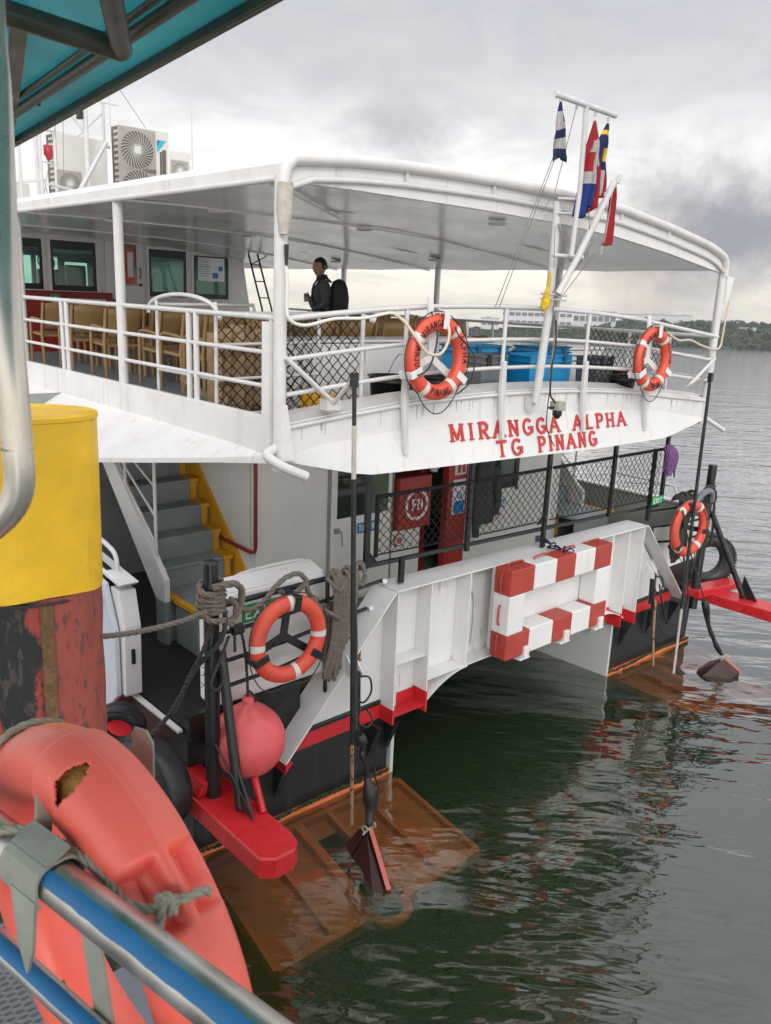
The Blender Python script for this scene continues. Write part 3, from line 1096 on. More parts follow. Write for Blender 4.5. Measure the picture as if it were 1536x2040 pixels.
for i, (a0, a1, d, z0, z1) in enumerate(far_sheds):
    far_building('quay_shed', a0, a1, d, z0, z1, 'hazy %s shed on far shore, %s leftward from the office blocks' % ('white' if i % 2 else 'blue grey', ('first', 'second', 'third', 'fourth', 'fifth', 'sixth', 'seventh', 'eighth')[i]), mat='building' if i % 2 else 'farroof', group='quay sheds on the far shore')

# ================================================================== FERRY
FB = (7.5, 7.0, 0.0)
ferry = Thing('ferry', 'white catamaran passenger ferry with black hulls, open upper deck and red name on its stern', 'ferry', FB, BM)

CAPT = [(3.85, 3.585), (4.5, 3.65), (5.22, 3.71), (6.0, 3.735), (6.65, 3.745), (7.4, 3.735), (8.1, 3.71), (8.9, 3.66), (9.52, 3.60), (10.1, 3.54), (10.95, 3.455)]
OUTT = [(3.86, 5.52), (3.99, 5.62), (4.52, 5.675), (5.06, 5.705), (5.66, 5.72), (6.33, 5.73), (7.34, 5.72), (8.32, 5.69), (9.35, 5.585), (10.31, 5.46), (10.75, 5.36), (10.86, 5.25)]
SOFT = [(3.86, 5.40), (4.53, 5.415), (6.0, 5.415), (7.23, 5.40), (8.3, 5.35), (9.43, 5.25), (10.62, 5.11), (10.9, 5.08)]


def cap(x):
    return lerp_tab(CAPT, x)


def outz(x):
    return lerp_tab(OUTT, x)


def soff(x):
    return lerp_tab(SOFT, x)


YS, YB = 5.5, 24.0           # stern and forward limit of what is built
XL, XR = 3.9, 10.9


def frange(a, b, n):
    return [a + (b - a) * i / n for i in range(n + 1)]


# ---- hulls
def hull(x0, x1, name='hull'):
    mb = MB()
    # slab-sided body with a chined foot, transom slightly raked
    sect = [(x0, 0.60), (x0, -0.65), (x0 + 0.45, -1.3), (x1 - 0.45, -1.3), (x1, -0.65), (x1, 0.60)]
    ys = [5.78, 9, 13, 17, 21, 24]
    v = []
    for i, y in enumerate(ys):
        for (x, z) in sect:
            v.append((x, y + (0.10 * (z - 0.6) * -1 * 0.3 if i == 0 else 0), z))
    f = []
    m = len(sect)
    for i in range(len(ys) - 1):
        for k in range(m):
            a, b = i * m + k, i * m + (k + 1) % m
            f.append((a, a + m, b + m, b))
    f.append(tuple(range(m)))
    f.append(tuple(reversed(range((len(ys) - 1) * m, len(ys) * m))))
    mb.add(v, f)
    ob = ferry.part(name, mb, 'hull', bevel=0.015)
    # waterline boot top
    bt = MB()
    def wl(x, y, z):
        return (x, y, z - (0.0212 * x + 0.0308 * y))
    v = [wl(x, y, z) for z in (-0.25, 0.045) for y in (5.752, 24.0) for x in (x0 - 0.006, x1 + 0.006)]
    bt.add(v, [(0, 2, 3, 1), (4, 5, 7, 6), (0, 1, 5, 4), (2, 6, 7, 3), (0, 4, 6, 2), (1, 3, 7, 5)])
    ferry.part('boot_top', bt, 'antifoul', parent=ob)
    wd = MB()
    rnd = random.Random(3)
    for k in range(260):
        x = rnd.uniform(x0, x1)
        wd.obox(wl(x, 5.745, 0.05 + rnd.uniform(0, 0.03) + 0.02 * math.sin(x * 3)), (rnd.uniform(0.006, 0.02), 0, 0), (0, 0.004, 0), (0, 0, rnd.uniform(0.006, 0.018)))
    ferry.part('weed_fringe', wd, 'leaf', parent=ob)['kind'] = 'stuff'
    return ob


hl = hull(3.2, 5.5)
hr = hull(9.65, 11.9)
mb = MB()
mb.box(9.600, 9.643, 5.76, 24, -0.9, 0.70)
mb.tube([(9.585, 6.0, 0.55), (9.585, 6.02, 0.25), (9.585, 6.1, 0.17), (9.585, 6.22, 0.17), (9.585, 6.3, 0.25), (9.585, 6.32, 0.6)], 0.012, 6)
ferry.part('tunnel_side', mb, 'paleg')
mb = MB()
mb.box(5.505, 5.55, 5.76, 24, -0.9, 0.70)
ferry.part('tunnel_side', mb, 'paleg')
mb = MB()
mb.box(5.55, 9.60, 6.1, 24, 0.66, 0.93)
ferry.part('wet_deck', mb, 'greywall')

# brackets below the beam
mb = MB()
for x in (4.05, 5.20, 5.44, 9.85, 10.55, 11.15):
    mb.prism([(x - 0.03, 5.60, 0.40), (x - 0.03, 5.76, 0.40), (x - 0.03, 5.76, 0.02)], (0.06, 0, 0))
ferry.part('bracket', mb, 'black')

# ---- lower deck
mb = MB()
mb.box(3.22, 11.85, 5.96, 24, 0.86, 0.93)
ferry.part('lower_deck', mb, 'blackdeck')
mb = MB()
mb.box(3.16, 3.215, 5.80, 24, 0.62, 0.90)
mb.box(3.2, 4.36, 5.83, 5.90, 0.60, 1.10)
mb.box(11.0, 11.9, 5.83, 5.90, 0.60, 1.05)
ferry.part('deck_edge', mb, 'black')
mb = MB()
mb.box(3.15, 3.20, 5.95, 24, 0.905, 0.935)
ferry.part('edge_strip', mb, 'white_tube', bevel=0.006)
# red rubbing strake down the port side
mb = MB()
mb.prism([(3.19, 6.5, 0.62), (2.92, 6.5, 0.58), (2.92, 6.5, 0.42), (3.19, 6.5, 0.34)], (0, 17, 0))
ferry.part('rubbing_strake', mb, 'red', bevel=0.02)
mb = MB()
mb.prism([(11.91, 6.0, 0.60), (12.12, 6.0, 0.56), (12.12, 6.0, 0.42), (11.91, 6.0, 0.34)], (0, 17, 0))
ferry.part('rubbing_strake', mb, 'red', bevel=0.02)
# little red bollard on it
bb = MB()
bb.lathe([(0, 0), (0.035, 0), (0.03, 0.10), (0.03, 0.13), (0.07, 0.135), (0.07, 0.165), (0.0, 0.17)], (3.03, 7.12, 0.60), 16)
ferry.part('bollard', bb, 'red')

# ---- the big white stern beam
WEB, FR = 5.80, 5.58
PL = [(4.04, 0.44), (5.34, 1.83), (9.93, 1.78), (11.22, 0.44)]


def beam():
    mb = MB()
    # web plate
    loop = [(4.08, WEB, 0.41), (5.34, WEB, 1.815), (9.93, WEB, 1.765), (11.18, WEB, 0.41), (9.62, WEB, 0.41), (9.30, WEB, 0.60), (8.9, WEB, 0.72), (6.25, WEB, 0.72), (6.05, WEB, 0.68), (5.86, WEB, 0.41)]
    mb.prism(loop, (0, 0.02, 0))
    web = ferry.part('stern_beam', mb, 'white_clean')
    # top flange and raked end flanges, 0.36 deep
    mb = MB()
    dpt = 0.34
    th_ = 0.016

    def flange(a, b, y0, y1):
        d = Vector((b[0] - a[0], 0, b[1] - a[1])).normalized()
        nz = Vector((-d.z, 0, d.x)) * th_
        A, B = Vector((a[0], y0, a[1])), Vector((b[0], y0, b[1]))
        mb.prism([A, B, B + nz, A + nz], (0, y1 - y0, 0))
    flange((5.335, 1.83), (9.935, 1.78), FR, FR + dpt)
    flange((4.03, 0.44), (5.33, 1.825), FR, FR + dpt)
    flange((9.94, 1.775), (11.23, 0.44), FR, FR + dpt)
    ferry.part('flange', mb, 'white_clean', parent=web, bevel=0.005)
    # stiffeners
    mb = MB()
    for x, zt, zb in ((5.36, 1.80, 0.55), (5.83, 1.82, 0.62), (6.42, 1.81, 0.73), (7.0, 1.80, 0.72), (8.75, 1.79, 0.73), (9.12, 1.785, 0.72), (9.52, 1.78, 0.62), (9.88, 1.775, 0.56)):
        mb.box(x - 0.008, x + 0.008, FR + 0.015, WEB - 0.002, zb + 0.004, zt)
    ferry.part('stiffener', mb, 'white_clean', parent=web)
    # lower ledges
    mb = MB()
    mb.box(5.372, 5.82, FR + 0.05, WEB - 0.003, 1.02, 1.035)
    mb.box(5.842, 8.74, FR + 0.03, WEB - 0.003, 0.735, 0.75)
    mb.box(8.762, 9.10, FR + 0.03, WEB - 0.003, 0.72, 0.735)
    # curved lower lip
    lip = []
    for i in range(11):
        t = i / 10
        lip.append((5.84 + 0.62 * t, FR + 0.02, 0.50 + 0.225 * (1 - (1 - t) ** 2)))
    for a, b in zip(lip, lip[1:]):
        mb.prism([a, b, (b[0], b[1], b[2] + 0.012), (a[0], a[1], a[2] + 0.012)], (0, 0.26, 0))
    lip = []
    for i in range(9):
        t = i / 8
        lip.append((9.10 + 0.5 * t, FR + 0.02, 0.70 - 0.16 * t * t))
    for a, b in zip(lip, lip[1:]):
        mb.prism([a, b, (b[0], b[1], b[2] + 0.012), (a[0], a[1], a[2] + 0.012)], (0, 0.26, 0))
    ferry.part('ledge', mb, 'white_clean', parent=web)
    # bolts, holes and scuffs
    mb = MB()
    for x, z in ((5.50, 1.35), (6.62, 1.10), (9.27, 1.35), (5.62, 0.95), (9.6, 0.95), (8.9, 0.9)):
        mb.lathe([(0, 0.012), (0.014, 0.010), (0.016, 0.0)], (x, WEB - 0.004, z), 10, axis=(0, -1, 0))
    ferry.part('bolt', mb, 'black', parent=web)
    mb = MB()
    mb.tube(spline([(6.55, WEB - 0.02, 1.50), (6.62, WEB - 0.035, 1.53), (6.69, WEB - 0.03, 1.42), (6.71, WEB - 0.03, 1.2), (6.70, WEB - 0.03, 0.95), (6.69, WEB - 0.02, 0.86)], 5), 0.011, 6)
    ferry.part('grab_handle', mb, 'white_tube', parent=web)
    # rusted rod in a collar on the left end
    mb = MB()
    mb.tube([(4.98, 5.70, 1.37), (4.96, 5.70, 1.10), (4.93, 5.69, 0.86), (4.91, 5.69, 0.72)], [0.010, 0.016, 0.014, 0.006], 8)
    rod = ferry.part('rusty_rod', mb, 'rust', parent=web)
    mb = MB()
    mb.lathe([(0.028, -0.03), (0.032, -0.02), (0.032, 0.02), (0.028, 0.03)], (4.965, 5.70, 1.15), 12)
    mb.box(4.86, 4.94, 5.70, 5.798, 1.12, 1.16)
    ferry.part('collar', mb, 'white_tube', parent=web)
    # red band along the foot
    mb = MB()
    mb.box(4.10, 5.352, WEB - 0.022, WEB - 0.004, 0.40, 0.55)
    mb.box(5.372, 5.822, WEB - 0.022, WEB - 0.004, 0.40, 0.60)
    mb.box(5.372, 5.822, FR + 0.03, WEB - 0.024, 0.455, 0.475)
    mb.prism([(5.842, WEB - 0.022, 0.62), (6.02, WEB - 0.022, 0.66), (5.86, WEB - 0.022, 0.40), (5.842, WEB - 0.022, 0.40)], (0, 0.018, 0))
    mb.box(5.346, 5.374, FR + 0.012, WEB - 0.024, 0.39, 0.549)
    mb.box(5.817, 5.843, FR + 0.012, WEB - 0.024, 0.39, 0.619)
    mb.prism([(4.015, FR - 0.003, 0.36), (4.10, FR - 0.003, 0.44), (4.10, FR - 0.003, 0.455), (4.03, FR - 0.003, 0.455)], (0, 0.30, 0))
    mb.box(9.895, 11.18, WEB - 0.022, WEB - 0.004, 0.40, 0.55)
    mb.box(9.53, 9.868, WEB - 0.022, WEB - 0.004, 0.40, 0.61)
    mb.box(9.30, 9.51, WEB - 0.022, WEB - 0.004, 0.47, 0.66)
    mb.box(9.868, 9.893, FR + 0.012, WEB - 0.024, 0.39, 0.555)
    mb.box(9.508, 9.532, FR + 0.012, WEB - 0.024, 0.43, 0.615)
    ferry.part('red_band', mb, 'redband', parent=web)
    return web


web = beam()


# rust weeps under bolts and seams
mb = MB()
rw = random.Random(31)
for k in range(70):
    x = rw.uniform(4.0, 10.7)
    z0 = cap(x) - rw.choice((0.05, 0.06, 0.30))
    ln = rw.uniform(0.02, 0.14)
    w = rw.uniform(0.002, 0.006)
    mb.prism([(x - w, YS - 0.0015, z0), (x + w, YS - 0.0015, z0), (x + w * 0.3, YS - 0.0015, z0 - ln), (x - w * 0.3, YS - 0.0015, z0 - ln)], (0, -0.0012, 0))
for k in range(46):
    x = rw.uniform(5.4, 9.8)
    z0 = rw.choice((1.78, 1.77, 0.80, 1.0))
    ln = rw.uniform(0.05, 0.28)
    w = rw.uniform(0.002, 0.007)
    mb.prism([(x - w, WEB - 0.0015, z0), (x + w, WEB - 0.0015, z0), (x + w * 0.3, WEB - 0.0015, z0 - min(ln, 0.2)), (x - w * 0.3, WEB - 0.0015, z0 - min(ln, 0.2))], (0, -0.0012, 0))
ferry.part('rust_weep', mb, paint('rust_weep', (0.42, 0.33, 0.25), 0.7, var=0.3, scale=20))['kind'] = 'stuff'


# ---- striped red and white frame on the beam
def striped_frame():
    y0, y1 = 5.28, 5.60
    th = MB()
    X0, X1, Z0, Z1 = 6.70, 8.60, 0.83, 1.86
    w = 0.29
    segs_r, segs_w = MB(), MB()
    # backing plate
    bp = MB()
    bp.box(X0 + 0.05, X1 - 0.05, 5.52, 5.585, Z0 + 0.05, Z1 - 0.05)
    fr = ferry.part('backing_plate', bp, 'white_clean')

    def seg(mbx, a0, a1, c0, c1, yf=y0):
        mbx.box(a0, a1, yf, 5.515, c0, c1)
    top = [(X0, X0 + 0.40, 'r'), (X0 + 0.40, X0 + 0.80, 'w'), (X0 + 0.80, X0 + 1.16, 'r'), (X0 + 1.16, X0 + 1.55, 'w'), (X0 + 1.55, X1, 'r')]
    for a, b, c in top:
        seg(segs_r if c == 'r' else segs_w, a, b, Z1 - w, Z1)
    bot = [(X0, X0 + 0.40, 'r'), (X0 + 0.40, X0 + 0.83, 'w'), (X0 + 0.83, X0 + 1.20, 'r'), (X0 + 1.20, X0 + 1.57, 'w'), (X0 + 1.57, X1, 'r')]
    for a, b, c in bot:
        seg(segs_r if c == 'r' else segs_w, a, b, Z0, Z0 + w)
    seg(segs_w, X0, X0 + 0.27, Z0 + w, Z1 - w)
    seg(segs_w, X1 - 0.27, X1, Z0 + w, Z1 - w)
    ferry.part('red_block', segs_r, 'redbox', parent=fr, bevel=0.014)
    ferry.part('white_block', segs_w, 'white_clean', parent=fr, bevel=0.014)
    ft = MB()
    for x in (X0 + 0.30, X0 + 1.05, X0 + 1.75):
        ft.box(x, x + 0.09, y0 - 0.03, y0 + 0.05, Z0 - 0.05, Z0 + 0.10)
        ft.box(x - 0.06, x + 0.12, y0 - 0.02, y0 + 0.2, Z0 - 0.055, Z0 - 0.035)
    ferry.part('foot_clip', ft, 'white_clean', parent=fr, bevel=0.008)
    hb = MB()
    for x in (X0 + 0.10, X0 + 0.55, X0 + 1.05, X0 + 1.55):
        hb.tube(spline([(x, 5.42, Z1), (x + 0.01, 5.42, Z1 + 0.03), (x + 0.12, 5.42, Z1 + 0.035), (x + 0.24, 5.42, Z1 + 0.03), (x + 0.25, 5.42, Z1)], 4), 0.011, 7)
    for z in (Z0 + 0.06, Z0 + 0.40, Z0 + 0.76):
        hb.tube(spline([(X0, 5.40, z), (X0 - 0.025, 5.40, z + 0.01), (X0 - 0.03, 5.40, z + 0.10), (X0 - 0.025, 5.40, z + 0.2), (X0, 5.40, z + 0.21)], 4), 0.011, 7)
    ferry.part('grab_handle', hb, 'redbox', parent=fr)


striped_frame()
mb = MB()
rp = random.Random(11)
for k in range(7):
    p = [(7.74, 5.62, 1.86)]
    for j in range(7):
        p.append((7.74 + 0.05 * math.sin(j * 1.4 + k) + 0.04, 5.60 - 0.03 * j - 0.02 * k, 1.87 + 0.03 * math.sin(j * 2.1 + k * 1.7) + 0.02))
    mb.rope(spline(p, 4), 0.008, n=4)
for k in range(4):
    mb.rope([(7.72, 5.78, 1.90 + 0.02 * k), (7.80, 5.74, 1.90 + 0.02 * k), (7.84, 5.62, 1.88)], 0.009, n=4)
single('lashing', 'thin dark blue cord knotted over the top of the red and white striped frame', 'rope', mb, 'navy', (7.75, 5.5, 1.86), BM)

# ---- lower cabin aft wall
YW = 7.5
mb = MB()
mb.box(4.97, 6.98, YW, YW + 0.10, 0.935, 3.35)
mb.box(8.36, 10.52, YW, YW + 0.10, 0.935, 3.35)
mb.box(4.95, 5.05, YW + 0.11, 24, 0.935, 3.35)
mb.box(10.44, 10.52, YW + 0.11, 24, 0.935, 3.35)
wallL = ferry.part('cabin_wall', mb, 'offwhite')
mb = MB()
mb.box(3.25, 4.94, 9.95, 10.0, 0.935, 3.35)
mb.box(3.3, 3.34, 7.6, 9.94, 0.95, 1.6)
ferry.part('cabin_wall', mb, 'greywall', label='dark grey wall behind the port stairs')
mb = MB()
mb.box(5.0, 10.5, 13, 13.1, 0.935, 3.3)
ferry.part('bulkhead', mb, 'greywall')


def framed_window(x0, x1, z0, z1, y, mat, frame='offwhite', w=0.03, parent=None):
    g = MB()
    g.box(x0, x1, y - 0.006, y - 0.002, z0, z1)
    fr = MB()
    for a, b, c, d in ((x0 - w, x1 + w, z1, z1 + w), (x0 - w, x1 + w, z0 - w, z0), (x0 - w, x0, z0, z1), (x1, x1 + w, z0, z1)):
        fr.box(a, b, y - 0.022, y - 0.001, c, d)
    p = ferry.part('window', fr, frame, parent=parent)
    ferry.part('pane', g, mat, parent=parent) if parent else ferry.part('pane', g, mat, parent=p)
    return p


# port door with window, sign, handle
mb = MB()
mb.box(6.00, 6.96, YW - 0.035, YW - 0.003, 0.98, 2.80)
door = ferry.part('door', mb, 'offwhite', bevel=0.008)
g = MB()
g.box(6.08, 6.88, YW - 0.042, YW - 0.037, 2.03, 2.72)
ferry.part('window', g, 'window_green', parent=door)
g = MB()
g.box(6.56, 6.88, YW - 0.055, YW - 0.045, 2.03, 2.72)
ferry.part('curtain', g, paint('green_curtain', (0.10, 0.14, 0.09), 0.8, var=0.2), parent=door)
g = MB()
g.box(6.04, 6.10, YW - 0.075, YW - 0.036, 1.86, 1.92)
g.tube([(6.08, YW - 0.08, 1.89), (6.12, YW - 0.085, 1.88), (6.14, YW - 0.085, 1.70)], 0.009, 6)
ferry.part('handle', g, 'galv', parent=door)
mb = MB()
for x in (5.98, 5.965, 6.975, 7.0, 6.93):
    mb.box(x - 0.006, x + 0.006, YW - 0.02, YW - 0.001, 0.96, 2.95)
ferry.part('door_track', mb, 'galv')


def wall_sign(x0, x1, z0, z1, y, mat, rows, ink, label, th=0.22):
    s = MB()
    s.box(x0, x1, y - 0.010, y - 0.002, z0, z1)
    o = ferry.part('sign', s, mat, label=label)
    t = MB()
    n = len(rows)
    for i, r_ in enumerate(rows):
        hh = (z1 - z0) / n
        zz = z1 - hh * (i + 1) + hh * 0.22
        put_text(t, r_, lambda u, v, d, zz=zz: (x0 + 0.06 * (x1 - x0) + u, y - 0.0105 - d, zz + v), hh * 0.56, thick=th, width=(x1 - x0) * 0.88, depth=0.001)
    ferry.part('lettering', t, ink, parent=o)


wall_sign(6.40, 6.70, 1.80, 1.93, YW - 0.036, 'blue_sign', ['TARIK'], 'white_sign', 'blue pull sign on the sliding door')
wall_sign(8.92, 9.22, 1.74, 1.86, YW, 'blue_sign', ['TARIK'], 'white_sign', 'blue pull sign right of the jacket')
wall_sign(8.85, 9.17, 1.55, 1.67, YW, 'white_sign', ['EXIT'], 'red_sign', 'small red and white sign below the blue one')
mb = MB()
mb.lathe([(0, 0.01), (0.085, 0.01), (0.085, 0.0)], (7.12, YW - 0.03, 1.60), 20, axis=(0, -1, 0))
mb2 = MB()
mb2.torus((7.12, YW - 0.045, 1.60), (0, -1, 0), 0.06, 0.012, 0.003, 24, 6)
mb2.bar((7.08, YW - 0.045, 1.56), (7.16, YW - 0.045, 1.64), 0.016, 0.004, up=(0, 1, 0))
dk = ferry.part('sign', mb, 'red_sign', label='round red no smoking sign')
ferry.part('symbol', mb2, 'white_sign', parent=dk)

# recess with red hose cabinet and red column
mb = MB()
mb.box(6.99, 8.36, 8.6, 8.65, 0.935, 3.3)
mb.box(6.985, 7.52, YW, YW + 0.04, 0.94, 1.72)
ferry.part('cabin_wall', mb, 'offwhite', label='white wall piece under the hose cabinet')
mb = MB()
mb.box(7.53, 7.557, YW + 0.02, 7.9, 0.94, 2.95)
mb.box(7.56, 7.97, 7.85, 7.90, 0.94, 2.95)
ferry.part('passage_wall', mb, 'redwall')
mb = MB()
mb.box(7.04, 7.60, 7.40, 7.72, 1.74, 2.42)
cab = ferry.part('hose_cabinet', mb, 'redbox', bevel=0.012)
mb = MB()
mb.torus((7.34, 7.392, 2.05), (0, -1, 0), 0.185, 0.022, 0.006, 40, 8)
put_text(mb, 'FH', lambda u, v, d: (7.25 + u, 7.392 - d, 1.99 + v), 0.13, thick=0.2, depth=0.004)
ferry.part('lettering', mb, 'white_sign', parent=cab)
mb = MB()
mb.box(7.98, 8.36, 7.46, 7.58, 0.94, 2.95)
colm = ferry.part('red_column', mb, 'redbox', bevel=0.01)
mb = MB()
mb.box(8.06, 8.30, 7.44, 7.456, 1.80, 2.28)
ext = ferry.part('sign', mb, 'white_sign', label='white and blue notice on the red column')
mb = MB()
mb.box(8.08, 8.28, 7.432, 7.438, 1.81, 1.98)
mb.torus((8.18, 7.434, 2.06), (0, -1, 0), 0.04, 0.012, 0.003, 16, 6)
ferry.part('symbol', mb, 'blue_sign', parent=ext)
mb = MB()
mb.box(8.08, 8.30, 7.445, 7.455, 2.34, 2.58)
vnt = ferry.part('vent_panel', mb, 'cream')
mb = MB()
for x in (8.13, 8.22):
    mb.box(x, x + 0.05, 7.434, 7.443, 2.37, 2.55)
ferry.part('slot', mb, 'redbox', parent=vnt)
mb = MB()
mb.box(7.02, 7.50, 7.45, 7.48, 2.50, 2.95)
ferry.part('shelf_front', mb, 'cream')
mb = MB()
mb.lathe([(0, 0), (0.05, 0), (0.045, 0.13), (0.05, 0.135), (0.04, 0.13), (0.04, 0.02)], (7.62, 7.40, 2.46), 16)
mb.tube(spline([(7.66, 7.40, 2.57), (7.72, 7.40, 2.56), (7.72, 7.40, 2.50), (7.66, 7.40, 2.48)], 4), 0.009, 6)
single('mug', 'white mug standing on the red hose cabinet', 'mug', mb, 'white_sign', (7.62, 7.40, 2.44), BM)
# window to starboard of the column
framed_window(8.58, 9.42, 2.02, 2.80, YW, 'window_green', 'offwhite')
mb = MB()
mb.box(9.41, 9.47, YW - 0.03, YW - 0.023, 1.98, 2.85)
ferry.part('window_trim', mb, 'black')
mb = MB()
for x in (8.95, 9.9):
    mb.box(x - 0.004, x + 0.004, YW - 0.008, YW - 0.001, 1.0, 1.95)
mb.box(8.4, 10.4, YW - 0.012, YW - 0.001, 1.30, 1.315)
mb.box(5.05, 5.95, YW - 0.012, YW - 0.001, 1.30, 1.315)
ferry.part('wall_seam', mb, 'offwhite')


def jacket():
    # an empty rain jacket on a hook: shoulders, body and a hanging sleeve
    mb = MB()
    prof = [(2.55, 0.05), (2.48, 0.14), (2.40, 0.20), (2.2, 0.17), (2.0, 0.18), (1.75, 0.21), (1.62, 0.20)]
    v, f = [], []
    n = 14
    for z, w in prof:
        for k in range(n):
            a = 2 * math.pi * k / n
            v.append((8.60 + (w * (1 + 0.12 * math.sin(a * 3 + z * 5))) * math.cos(a), 7.36 + 0.07 * math.sin(a) * (1 + 0.2 * math.sin(z * 9 + a * 2)), z))
    for i in range(len(prof) - 1):
        for k in range(n):
            k2 = (k + 1) % n
            f.append((i * n + k, i * n + k2, (i + 1) * n + k2, (i + 1) * n + k))
    mb.add(v, f, True)
    mb.tube(spline([(8.74, 7.34, 2.42), (8.82, 7.33, 2.2), (8.86, 7.33, 1.95), (8.84, 7.34, 1.72)], 4), [0.06] * 8 + [0.055] * 5, 10)
    mb.tube(spline([(8.46, 7.34, 2.42), (8.41, 7.33, 2.1), (8.42, 7.33, 1.85), (8.46, 7.34, 1.45)], 4), [0.06] * 8 + [0.05] * 5, 10)
    single('jacket', 'black rain jacket hanging on the wall beside the red column', 'jacket', mb, 'jacket', (8.6, 7.4, 2.5), BM)


jacket()
mb = MB()
mb.box(7.85, 8.65, 6.9, 7.30, 0.935, 1.10)
cr = Thing('storage_box', 'low black box with a slatted top on the lower deck before the red column', 'box', (8.2, 7.1, 0.935), BM)
cr.part('body', mb, 'darkplastic', bevel=0.01)
mb = MB()
for k in range(8):
    mb.box(7.88 + k * 0.095, 7.93 + k * 0.095, 6.92, 7.28, 1.103, 1.125)
cr.part('slat', mb, 'darkplastic')
# red fire pipe
mb = MB()
mb.tube([(4.935, 7.46, 2.95), (4.935, 7.46, 1.87), (4.93, 7.47, 1.83), (4.90, 7.5, 1.82), (4.90, 8.9, 1.86)], 0.022, 8)
ferry.part('fire_pipe', mb, 'redwall')


# ---- stairs
def stairs(xa, xb, side):
    """treads rise forward; xa outboard edge, xb inboard edge"""
    st = MB()
    # treads: nosing at (y, z)
    steps = [(7.62, 1.46), (7.86, 1.70), (8.11, 1.95), (8.36, 2.20), (8.61, 2.45), (8.86, 2.70), (9.11, 2.95)]
    for i, (y, z) in enumerate(steps):
        st.box(xa + 0.02, xb - 0.02, y, y + 0.30, z - 0.035, z)
    o = ferry.part('tread', st, 'stepgrey', bevel=0.006)
    rs = MB()
    for i, (y, z) in enumerate(steps):
        rs.box(xa + 0.03, xb - 0.03, y + 0.27, y + 0.285, z, z + 0.21)
    rs.box(xa + 0.03, xb - 0.03, 7.68, 7.70, 0.94, 1.42)
    ferry.part('riser', rs, 'stepgrey', parent=o)
    yl = MB()
    for (y, z) in steps:
        for a, b in ((xa + 0.022, xa + 0.10), (xb - 0.14, xb - 0.022)):
            yl.box(a, b, y - 0.004, y + 0.302, z - 0.039, z + 0.004)
        yl.box(xb - 0.12, xb - 0.05, y + 0.262, y + 0.269, z + 0.005, z + 0.205)
    ferry.part('tread_edge', yl, 'ochre', parent=o)
    sg = MB()
    sg.prism([(xb, 7.50, 1.10), (xb, 7.50, 1.42), (xb, 9.35, 3.27), (xb, 9.35, 2.85), (xb, 7.62, 1.10)], (0.03 * side, 0, 0))
    ferry.part('inner_stringer', sg, 'ochre', parent=o)
    so = MB()
    so.prism([(xa, 7.60, 1.42), (xa, 7.60, 1.66), (xa, 9.25, 3.26), (xa, 9.25, 2.92), (xa, 7.80, 1.42)], (-0.06 * side, 0, 0))
    ferry.part('outer_stringer', so, 'white', parent=o)
    so = MB()
    so.box(min(xa, xa - 0.06 * side) - 0.001, max(xa, xa - 0.06 * side) + 0.001, 7.60, 7.80, 0.94, 1.415)
    ferry.part('newel', so, 'stepgrey', parent=o)
    rl = MB()
    rl.tube([(xa - 0.03 * side, 7.82, 1.60), (xa - 0.03 * side, 7.82, 3.15)], 0.019, 8)
    rl.tube([(xa - 0.03 * side, 8.50, 2.30), (xa - 0.03 * side, 8.50, 3.15)], 0.019, 8)
    for dz in (0.36, 0.66, 0.98):
        rl.tube([(xa - 0.03 * side, 7.82, 1.64 + dz - 0.0), (xa - 0.03 * side, 8.92, 2.74 + dz * 0.35)], 0.014, 8)
    ferry.part('handrail', rl, 'white_tube', parent=o)
    # bottom landing and the box step in front
    ld = MB()
    ld.box(xa + 0.04, xb - 0.05, 7.12, 7.615, 1.40, 1.44)
    ld.box(xa + 0.06, xa + 0.09, 7.14, 7.60, 0.94, 1.395)
    ld.box(xa + 0.10, xb - 0.08, 7.14, 7.16, 1.18, 1.395)
    ld.box(xa + 0.22, xb - 0.10, 6.86, 7.115, 1.14, 1.18)
    ld.box(xa + 0.22, xa + 0.25, 6.88, 7.11, 0.94, 1.135)
    ferry.part('landing', ld, 'stepgrey', parent=o, bevel=0.006)
    yl = MB()
    yl.box(xa + 0.036, xa + 0.20, 7.116, 7.20, 1.398, 1.446)
    yl.box(xa + 0.036, xa + 0.10, 7.201, 7.60, 1.398, 1.446)
    yl.box(xa + 0.216, xa + 0.30, 6.856, 7.112, 1.138, 1.185)
    ferry.part('landing_edge', yl, 'ochre', parent=o)


stairs(3.97, 4.92, 1)
stairs(11.35, 10.60, -1)

# ---- stern locker, side gate and starboard bulwark
mb = MB()
mb.box(3.42, 4.60, 5.80, 6.05, 1.12, 2.12)
lk = ferry.part('stern_locker', mb, 'white', bevel=0.03)
mb = MB()
mb.prism([(3.60, 5.83, 2.12), (4.60, 5.83, 2.12), (4.60, 6.04, 2.18), (3.60, 6.04, 2.18)], (0, 0, 0.01))
mb.lathe([(0, 0), (0.09, 0.0), (0.09, 0.012), (0, 0.02)], (3.50, 5.76, 1.80), 16)
ferry.part('locker_lid', mb, 'white', parent=lk)
mb = MB()
mb.tube(spline([(3.74, 6.08, 2.0), (3.76, 6.08, 2.10), (3.86, 6.08, 2.17), (4.2, 6.08, 2.19), (4.52, 6.08, 2.18), (4.60, 6.08, 2.12), (4.61, 6.08, 2.0)], 5), 0.020, 10)
ferry.part('grab_rail', mb, 'white_tube', parent=lk)
mb = MB()
mb.box(3.70, 4.06, 5.788, 5.797, 1.84, 2.00)
sg = ferry.part('sign', mb, 'green_sign', parent=lk, label='green exit sign')
t = MB()
put_text(t, 'EXIT', lambda u, v, d: (3.725 + u, 5.786 - d, 1.875 + v), 0.09, thick=0.17, width=0.31)
ferry.part('lettering', t, 'white_sign', parent=lk)
mb = MB()
mb.box(9.98, 10.24, 5.60, 5.61, 2.06, 2.17)
